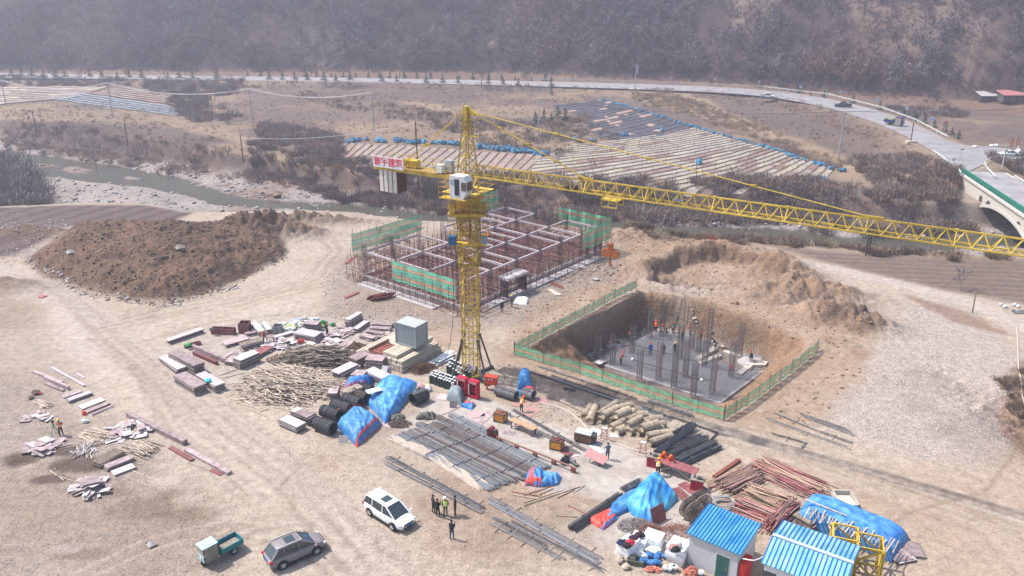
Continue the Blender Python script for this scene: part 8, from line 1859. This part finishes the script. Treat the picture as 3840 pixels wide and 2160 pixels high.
pos=['far left, first','far left, second','far left, third','left, behind the road, broad','left, leaning one','left, small one before the hill','left, forked one beside the road','left of the crane sign, first','left of the crane sign, second','straight dark one above the crane sign','right of the crane peak, tall one on the verge','right of the crane peak, forked one','above the bend start, slender','above the bend start, twin','tall one at the hill foot in the middle','broad one at the hill foot right of middle','dark trunked one at the hill foot on the right','left neighbour of the dark trunked one','right neighbour of the dark trunked one','slim one below the rock face']
for (b_,t),l_ in zip(RTR,pos): tree(b_,t,'bare dark roadside tree: '+l_,tw4 if 'dark' in l_ else tw2,z=2.8 if b_[1]>290 else 4)
for b_,t,l_ in(((748,235),(742,95),'pale whitish bare tree on the left hillside'),((1024,215),(1035,160),'rounded pale bush tree at the left hill foot'),((2372,268),(2372,92),'tall pale slender tree right of middle on the hillside'),((2900,308),(2903,200),'pale thin tree directly below the rock face'),((3650,318),(3665,225),'pale branching tree on the hillside at the right'),((1205,130),(1215,75),'pale rounded tree high on the left hillside')): 
    tree(b_,t,l_,tw3,z=5 if b_[1]>200 else 22,limbs=16,tw=12,wt=.13)
for b_,t,l_ in(((277,523),(270,465),'leafless shrub tree on the left river bank'),((350,565),(348,520),'round grey shrub at the left river edge'),((1000,512),(985,455),'thin shrub at the edge of the dense thicket'),((3602,1115-35),(3600,1010),'bare little tree below the jib at the right'),((2480,895),(2475,830),'thin grey shrub on the near bank behind the clay'),((2405,875),(2402,820),'pale thin shrub right of the hook block'),((2750,690),(2760,620),'bare tree at the lower edge of the striped field'),((2820,700),(2830,640),'second bare tree at the lower edge of the striped field'),((2220,660),(2215,600),'slender bare tree between the two striped fields'),((1880,552),(1878,500),'small bare tree above the brown field'),((2830,490),(2840,450),'leafless shrub above the dry grass bank'),((3500,850),(3495,780),'bare tree at the foot of the bridge slope'),((1690,510),(1688,455),'thin shrub left of the crane peak')): tree(b_,t,l_,tw1,z=.3,limbs=11,tw=8,name='shrub',cat='shrub',rad=.4,wt=.07,upr=1.0)
con=mat('conifer_green',(.045,.075,.045),.9,var=.2)
def genconifer():
    nb=NBld(); nb.add(*tubeN((0,0,0),(0,0,1.),.03,.01,4))
    for k in range(70):
        t=nr.uniform(.12,.98); a=nr.uniform(0,6.28); r=(1-t)*.36+.04; p=np.array([0,0,t]); q=p+np.array([math.cos(a)*r,math.sin(a)*r,-.05+nr.uniform(-.05,.08)]); blade(nb,p,q,.06)
    return nb.arr()
cv,cf=genconifer(); m_=MB(); m_.v=[tuple(q) for q in cv]; m_.f=cf; m_.m=[0]*len(cf); c0=m_.build('conifer_sapling',con); cme=c0.data; bpy.data.objects.remove(c0)
SAP=[(x*.4969,y*.4969) for x,y in((90,582),(168,585),(247,588),(334,590),(420,585),(494,590),(680,590),(770,592),(888,598),(975,595),(1075,598),(1270,598),(1355,600),(1457,603),(1640,596),(1870,572),(1970,575),(2035,612),(2135,612),(2225,614),(2322,614),(2445,618),(2535,620),(2305,582),(2390,582),(2500,585))]+[(1280+x*.4969,y*.4969) for x,y in((15,588),(68,616),(110,588),(205,590),(290,592),(308,628),(366,592),(418,628),(476,592),(571,598),(641,636),(675,602),(765,636),(877,638),(893,602),(992,606),(1113,645),(1113,610),(1210,612),(1221,648),(1311,612),(1334,656),(1432,614),(1583,662),(1583,695),(1539,606))]+[(2560+x*.4969,y*.4969) for x,y in((965,716),(1068,728),(1287,770),(1487,815),(1670,875),(1757,900),(1824,930),(1898,955),(1975,1000),(2030,1015),(2075,1060),(870,694),(735,674))]+[(2008,448),(2040,436),(2068,444),(2092,432),(2120,440)]
for i,(px,py) in enumerate(SAP):
    x,y=G(px,py,3.); o=bpy.data.objects.new('conifer_sapling',cme); COL.objects.link(o); z=zat(x,y); s_=nr.uniform(3.,4.4) if px<3000 else nr.uniform(2.4,3.4); o.location=(x,y,z); o.scale=(s_*1.2,s_*1.2,s_); o.rotation_euler=(0,0,nr.uniform(0,6)); 
    q='near the old terraces above the dark field' if py>430 and px<2200 else ('along the outer side of the bend' if px>2700 else 'along the straight road'); tag(o,'small dark green conifer sapling '+q,'conifer','conifer saplings '+q)
# trellis posts
tp_me=None
for i in range(95):
    if i<60: px=1290+i*11+nr.uniform(-4,4);py=258+nr.uniform(-12,6)+i*.03
    else: px=2620+(i-60)*28+nr.uniform(-8,8);py=322+(px-2620)*.082+nr.uniform(-10,12)
    x,y=G(px,py,4); 
    if tp_me is None: m_=MB(); m_.tube((0,0,-.2),(0,0,2.2),.07,5); q=m_.build('trellis_post',pgrey); tp_me=q.data; bpy.data.objects.remove(q)
    o=bpy.data.objects.new('trellis_post',tp_me); COL.objects.link(o); o.location=(x,y,zat(x,y)); tag(o,'thin pale trellis post behind the road '+('in the middle' if i<60 else 'at the right'),'post','trellis posts behind the road '+('in the middle' if i<60 else 'at the right'))
# ---- stones ----
RK=[genrock() for _ in range(8)]
rk1=mat('stone_grey',(.34,.32,.31),.9,var=.3,scale=.8); rk2=mat('stone_tan',(.38,.31,.25),.9,var=.3,scale=.8); rk3=mat('stone_pale',(.46,.42,.39),.9,var=.2,scale=.8); cl1=mat('clod_brown',(.15,.105,.08),.95,var=.3,scale=.8); cl2=mat('clod_orange',(.24,.165,.115),.95,var=.3,scale=.8)
def stones(name,pg,z,n,sz,mm,label,jit=3,sink=.3):
    xy=inpoly(pg,z,n,jit); p3=ground_pts(xy); s_=sz[0]*(sz[1]/sz[0])**(nr.rand(len(p3))**2); p3[:,2]+=s_*(.35-sink); scatter(name,RK,p3,s_,mm,label,'stones')
xs_r=nr.uniform(-150,115,5200); ys_r=cy(NBT,xs_r)+4+nr.rand(5200)*(cy(FBB,xs_r)-cy(NBT,xs_r)-4); p3=ground_pts(np.column_stack([xs_r,ys_r])); s_=.13*(5**(nr.rand(len(p3))**2.4)); p3[:,2]+=s_*.1
scatter('river_stones',RK,p3,s_,[rk1,rk3,rk2,rk1],'grey and pale stones strewn over the river bed','stones')
stones('rubble',[(-100,1380),(250,1440),(500,1600),(900,1950),(900,2200),(-300,2200),(-100,1700)],0,2600,(.02,.10),[rk2,rk3,rk3],'stones strewn over the lower left ground')
stones('rubble',[(3110,1590),(3200,1440),(3260,1330),(3400,1150),(3840,1320),(3840,1640),(3640,1760),(3300,1700)],0,3200,(.03,.13),[rk3,rk3,rk1],'pale rock fill stones at the right')
stones('rubble',[(2050,1080),(2360,860),(2800,900),(3250,1180),(3240,1420),(3060,1580),(2850,1600),(3060,1300),(2450,1080),(1960,1290),(1900,1200)],0,3000,(.04,.22),[cl2,rk2,cl1,cl2],'clods and stones on the clay around the pit')
stones('rubble',[(1230,1190),(1210,1050),(1330,930),(1420,1000),(1260,1110),(1740,1220),(1730,1260)],0,1100,(.04,.2),[rk2,rk1,rk3],'rubble around the left of the building frame')
stones('rubble',[(1760,1190),(2230,960),(2330,1000),(2200,1100),(1900,1230)],0,900,(.04,.17),[rk2,rk1],'rubble beside the right of the building frame')
stones('rubble',[(1680,1380),(1900,1350),(2050,1420),(2500,1600),(2440,1700),(2100,1580),(1800,1450)],0,700,(.03,.16),[rk2,rk1],'small stones between the mast and the rolls')
stones('rubble',PITB and [(2168,1352),(2300,1285),(2425,1228),(2600,1240),(2860,1360),(2880,1372),(2860,1400),(2690,1290),(2440,1250),(2230,1362)],PZ,700,(.06,.35),[rk3,rk1,cl2],'rubble on the floor along the pit walls',.5)
stones('clods',[(100,985),(330,1085),(620,1128),(900,1040),(1080,945),(980,868),(330,862)],1,4200,(.06,.26),[cl1,cl1,cl2,cl1],'clods and stones on the big dirt mound',1)
stones('clods',[(60,960),(300,1110),(620,1160),(900,1080),(880,1060),(600,1140),(330,1090)],0,500,(.06,.35),[cl1,rk2,rk1],'stones rolled to the foot of the dirt mound',1)
stones('rubble',[(-40,800),(400,840),(300,870),(150,930),(40,1000),(-40,980)],0,600,(.05,.3),[rk3,rk1,rk2],'stones on the pale spoil at the left edge')
stones('rubble',[(600,1260),(1200,1200),(1700,1500),(2600,1900),(2300,2200),(1400,2100),(900,1700)],0,1400,(.02,.06),[rk2,rk3,rk1],'small pebbles on the yard')
for i,(px,py,s_,l_) in enumerate(((275,1008,.7,'upright grey boulder on the left slope of the dirt mound'),(685,1010,.8,'upright pale boulder on the right slope of the dirt mound'),(1035,735,1.5,'large dark boulder at the water edge'),(1000,760,.7,'grey boulder near the large dark one'),(2085,1,0,''),(2185,1010,.5,'pale boulder on the rubble above the fence'),(2235,1043,.5,'pale round boulder behind the upper fence'),(135,1478,.5,'dark boulder above the small batten bundle'),(115,1495,.35,'smaller grey boulder beside the dark one'),(570,2047,.35,'pale single stone left of the teal tricycle'))):
    if not l_: continue
    x,y=G(px,py,0 if py>780 else -3.6); v,f=RK[i%8]; m_=MB(); m_.v=[tuple(q*s_*(1,1,1.3)[0]) for q in v]; m_.f=f; m_.m=[0]*len(f); o=m_.build('boulder',[rk1,rk2,rk3][i%3] if 'dark' not in l_ else cl1,loc=(x,y,zat(x,y)+s_*.4)); tag(o,l_,'boulder')
# ---- fields with plastic mulch ----
def beds(name,S_,E_,n,wd,mts,z=1.,lift=.14,nseg=22,bulge=0.):
    s_=resample(PG(S_,z),n*2+1);e_=resample(PG(E_,z),n*2+1); V=[];F=[];M=[]
    for i in range(n):
        for (a,b_) in ((i*2,i*2+wd*2),):
            def at_(l,k): k0=int(k); f=k-k0; return l[k0].lerp(l[min(len(l)-1,k0+1)],f)
            base=len(V)
            for j in range(nseg+1):
                t=j/nseg; bu=bulge*math.sin(t*math.pi*1.0)
                for kk in(a,b_):
                    p=at_(s_,kk).lerp(at_(e_,kk),t); d=(at_(e_,kk)-at_(s_,kk)); nn=Vector((-d.y,d.x)).normalized(); p=p+nn*bu; V.append([p.x,p.y])
            for j in range(nseg): F.append([base+j*2,base+j*2+1,base+j*2+3,base+j*2+2]); M.append(min(len(mts)-1,int(rnd.random()*len(mts)*.999)) if rnd.random()<.35 or not M else M[-1])
    V=np.array(V); Z_=height(V[:,0],V[:,1])+lift; me=bpy.data.meshes.new(name); me.from_pydata([(a,b_,c) for (a,b_),c in zip(V,Z_)],[],F)
    for m in mts: me.materials.append(m)
    me.polygons.foreach_set('material_index',M); o=bpy.data.objects.new(name,me); COL.objects.link(o); sm=o.modifiers.new('s','SOLIDIFY'); sm.thickness=.13; sm.offset=-1; tag(o,kind='structure'); return s_,e_
ml1=mat('mulch_pale',(.33,.28,.245),.8,var=.2,scale=.25,col2=(.42,.37,.31)); ml2=mat('mulch_yellow',(.36,.31,.24),.8,var=.2,scale=.25); ml3=mat('mulch_soil',(.25,.17,.145),.9,var=.25,scale=.3); mlb=mat('mulch_dark',(.055,.055,.07),.6,var=.3,scale=.25); mbr=mat('mulch_brown',(.26,.205,.175),.85,var=.15,scale=.3)
E1=[(2601,489),(2760,530),(2916,570),(3030,600),(3137,628)]; S1_=[(2150,545),(2014,598),(1990,640),(2120,672),(2350,690),(2600,702),(2850,705),(2990,700)]
s1,e1_=beds('crop_field',S1_,E1,27,.66,[ml1,ml1,ml2,ml3],bulge=-2.)
s2_,e2_2=beds('crop_field',[(2070,408),(2195,455),(2215,500),(2251,525),(2420,530)],[(2251,384),(2370,420),(2480,452),(2560,474),(2600,486)],17,.78,[mlb,mlb,mlb,mlb,mlb,ml3],bulge=-1.)
beds('crop_field',[(1230,590),(1400,640),(1620,660),(1850,655),(1975,640)],[(1285,535),(1480,545),(1700,560),(1900,575),(2045,586)],24,.72,[mbr,mbr,mbr,ml3])
beds('crop_field',[(-60,395),(-60,330)],[(260,372),(420,333)],9,.7,[mbr,ml2,mbr],lift=.2); beds('crop_field',[(170,372),(290,352)],[(670,438),(650,402)],5,.6,[mat('mulch_blue',(.22,.24,.28),.6,var=.2,scale=.3)],lift=.2); beds('crop_field',[(330,356),(440,340)],[(655,398),(640,362)],5,.6,[ml3,mbr],lift=.2)
# hoops of the tunnels far left
m_=MB()
for k in range(150):
    px=rnd.uniform(200,655); py=375+(px-200)*.125+rnd.uniform(-14,14); x,y=G(px,py,1.); z=zat(x,y)
    pts_=[Vector((x+.9*math.cos(a*math.pi/6),y,z+.9*math.sin(a*math.pi/6))) for a in range(7)]; m_.poly(pts_,.05,4)
o=m_.build('tunnel_hoops',mat('hoop_pale',(.36,.34,.32),.7)); tag(o,'pale hoops over the mulched rows far left','tunnel hoops',kind='stuff')
# stakes
m_=MB(); m_.tube((0,0,0),(0,0,1.05),.045,4); q=m_.build('stake',mat('stake_brown',(.16,.115,.09),.9)); stm=q.data; bpy.data.objects.remove(q); rest=[]
SK=[]
for i in range(27):
    for j in range(1,12):
        k=i*2+1.55; k0=int(k); a=s1[k0].lerp(s1[k0+1],k-k0) if k0+1<len(s1) else s1[k0]; b_=e1_[k0].lerp(e1_[k0+1],k-k0) if k0+1<len(e1_) else e1_[k0]; t=(j+rnd.uniform(-.1,.1))/12; p=a.lerp(b_,t); d=b_-a; nn=Vector((-d.y,d.x)).normalized(); p=p+nn*(-2.*math.sin(t*math.pi)); SK.append((p.x,p.y))
SK=sorted(SK,key=lambda p:p[1])
zz=height(np.array([p[0] for p in SK]),np.array([p[1] for p in SK]))
for i,(p,z) in enumerate(zip(SK,zz)):
    if i<297:
        o=bpy.data.objects.new('field_stake',stm); COL.objects.link(o); o.location=(p[0],p[1],z); o.rotation_euler=(rnd.uniform(-.1,.1),rnd.uniform(-.1,.1),0); tag(o,'thin wooden stake in a furrow of the striped field','stake','stakes of the striped field')
# bundles of blue sheeting along the field edges
lump=[]
for k in range(4):
    m_=MB(); 
    for j in range(5): m_.ball((rnd.uniform(-.6,.6),rnd.uniform(-.3,.3),.25+rnd.uniform(0,.25)),rnd.uniform(.3,.5),7,5,(1.3,.8,.9),.35)
    q=m_.build('sheeting_bundle',mat('sheet_blue',(.02,.15,.30),.6,var=.3,scale=3,col2=(.10,.30,.46))); lump.append(q.data); bpy.data.objects.remove(q)
def lumps(line,n,where,s_=1.,z=1.):
    l=resample(PG(line,z),n) if n>1 and len(line)>1 else [Vector(G(*line[0],z))]*n
    for i,p in enumerate(l):
        x,y=p.x+rnd.uniform(-.4,.4),p.y+rnd.uniform(-.4,.4); o=bpy.data.objects.new('sheeting_bundle',lump[rnd.randrange(4)]); COL.objects.link(o); o.location=(x,y,zat(x,y)); k=s_*rnd.uniform(.8,1.25); o.scale=(k,k,k*.9); o.rotation_euler=(0,0,rnd.uniform(0,6)); tag(o,'crumpled blue plastic sheeting '+where,'sheeting','blue sheeting '+where)
lumps([(2251,384),(2370,418),(2600,486),(2760,528),(2916,568)],70,'in the unbroken line along the upper edge of the striped fields',.7)
lumps([(2935,575),(2960,585),(2985,592),(3010,602)],5,'in the gappy part of the line at the upper edge',.9); lumps([(3055,612),(3085,622)],4,'close to the right end of the upper edge'); lumps([(3115,633)],1,'last but one at the right end of the upper edge'); lumps([(3150,642)],1,'at the very right end of the upper edge'); lumps([(3085,668)],2,'lying alone below the right end of the field',1.1)
lumps([(1300,532),(1370,528)],5,'farthest left on the upper edge of the brown field',1.3); lumps([(1410,533),(1445,535)],3,'second cluster from the left above the brown field',1.3); lumps([(1480,532),(1560,540)],5,'just above the crane sign board',1.3); lumps([(1600,540),(1720,548)],7,'between the sign board and the crane peak',1.4); lumps([(1788,552),(1930,572)],9,'right of the crane mast head',1.4); lumps([(1955,573),(2045,583)],5,'at the right end of the brown field',1.5)
for (px,py),l_ in zip(((2160,530),(2220,533),(2350,515),(2485,500),(2622,610),(2768,688),(2545,704),(2475,703)),('below the tube shaped dark field, first','below the dark field, second','on the border between dark and striped field','on the border near its right end','in the middle of the striped field beside the post','at the lower right edge of the striped field','at the lower edge of the striped field, right one','at the lower edge of the striped field, left one')): lumps([(px,py)],1,l_,1.3)
# ================= air =================
hz=bpy.data.materials.new('haze'); hz.use_nodes=True; n=hz.node_tree; n.nodes.remove(n.nodes['Principled BSDF']); pv=n.nodes.new('ShaderNodeVolumePrincipled')
pv.inputs['Color'].default_value=(.82,.84,1.,1); pv.inputs['Density'].default_value=.0007; pv.inputs['Anisotropy'].default_value=.25
n.links.new(pv.outputs[0],n.nodes['Material Output'].inputs['Volume'])
m_=MB(); m_.box((0,440,(125-12)/2.),(1150,940,137)); o=m_.build('haze',hz); tag(o,kind='stuff')
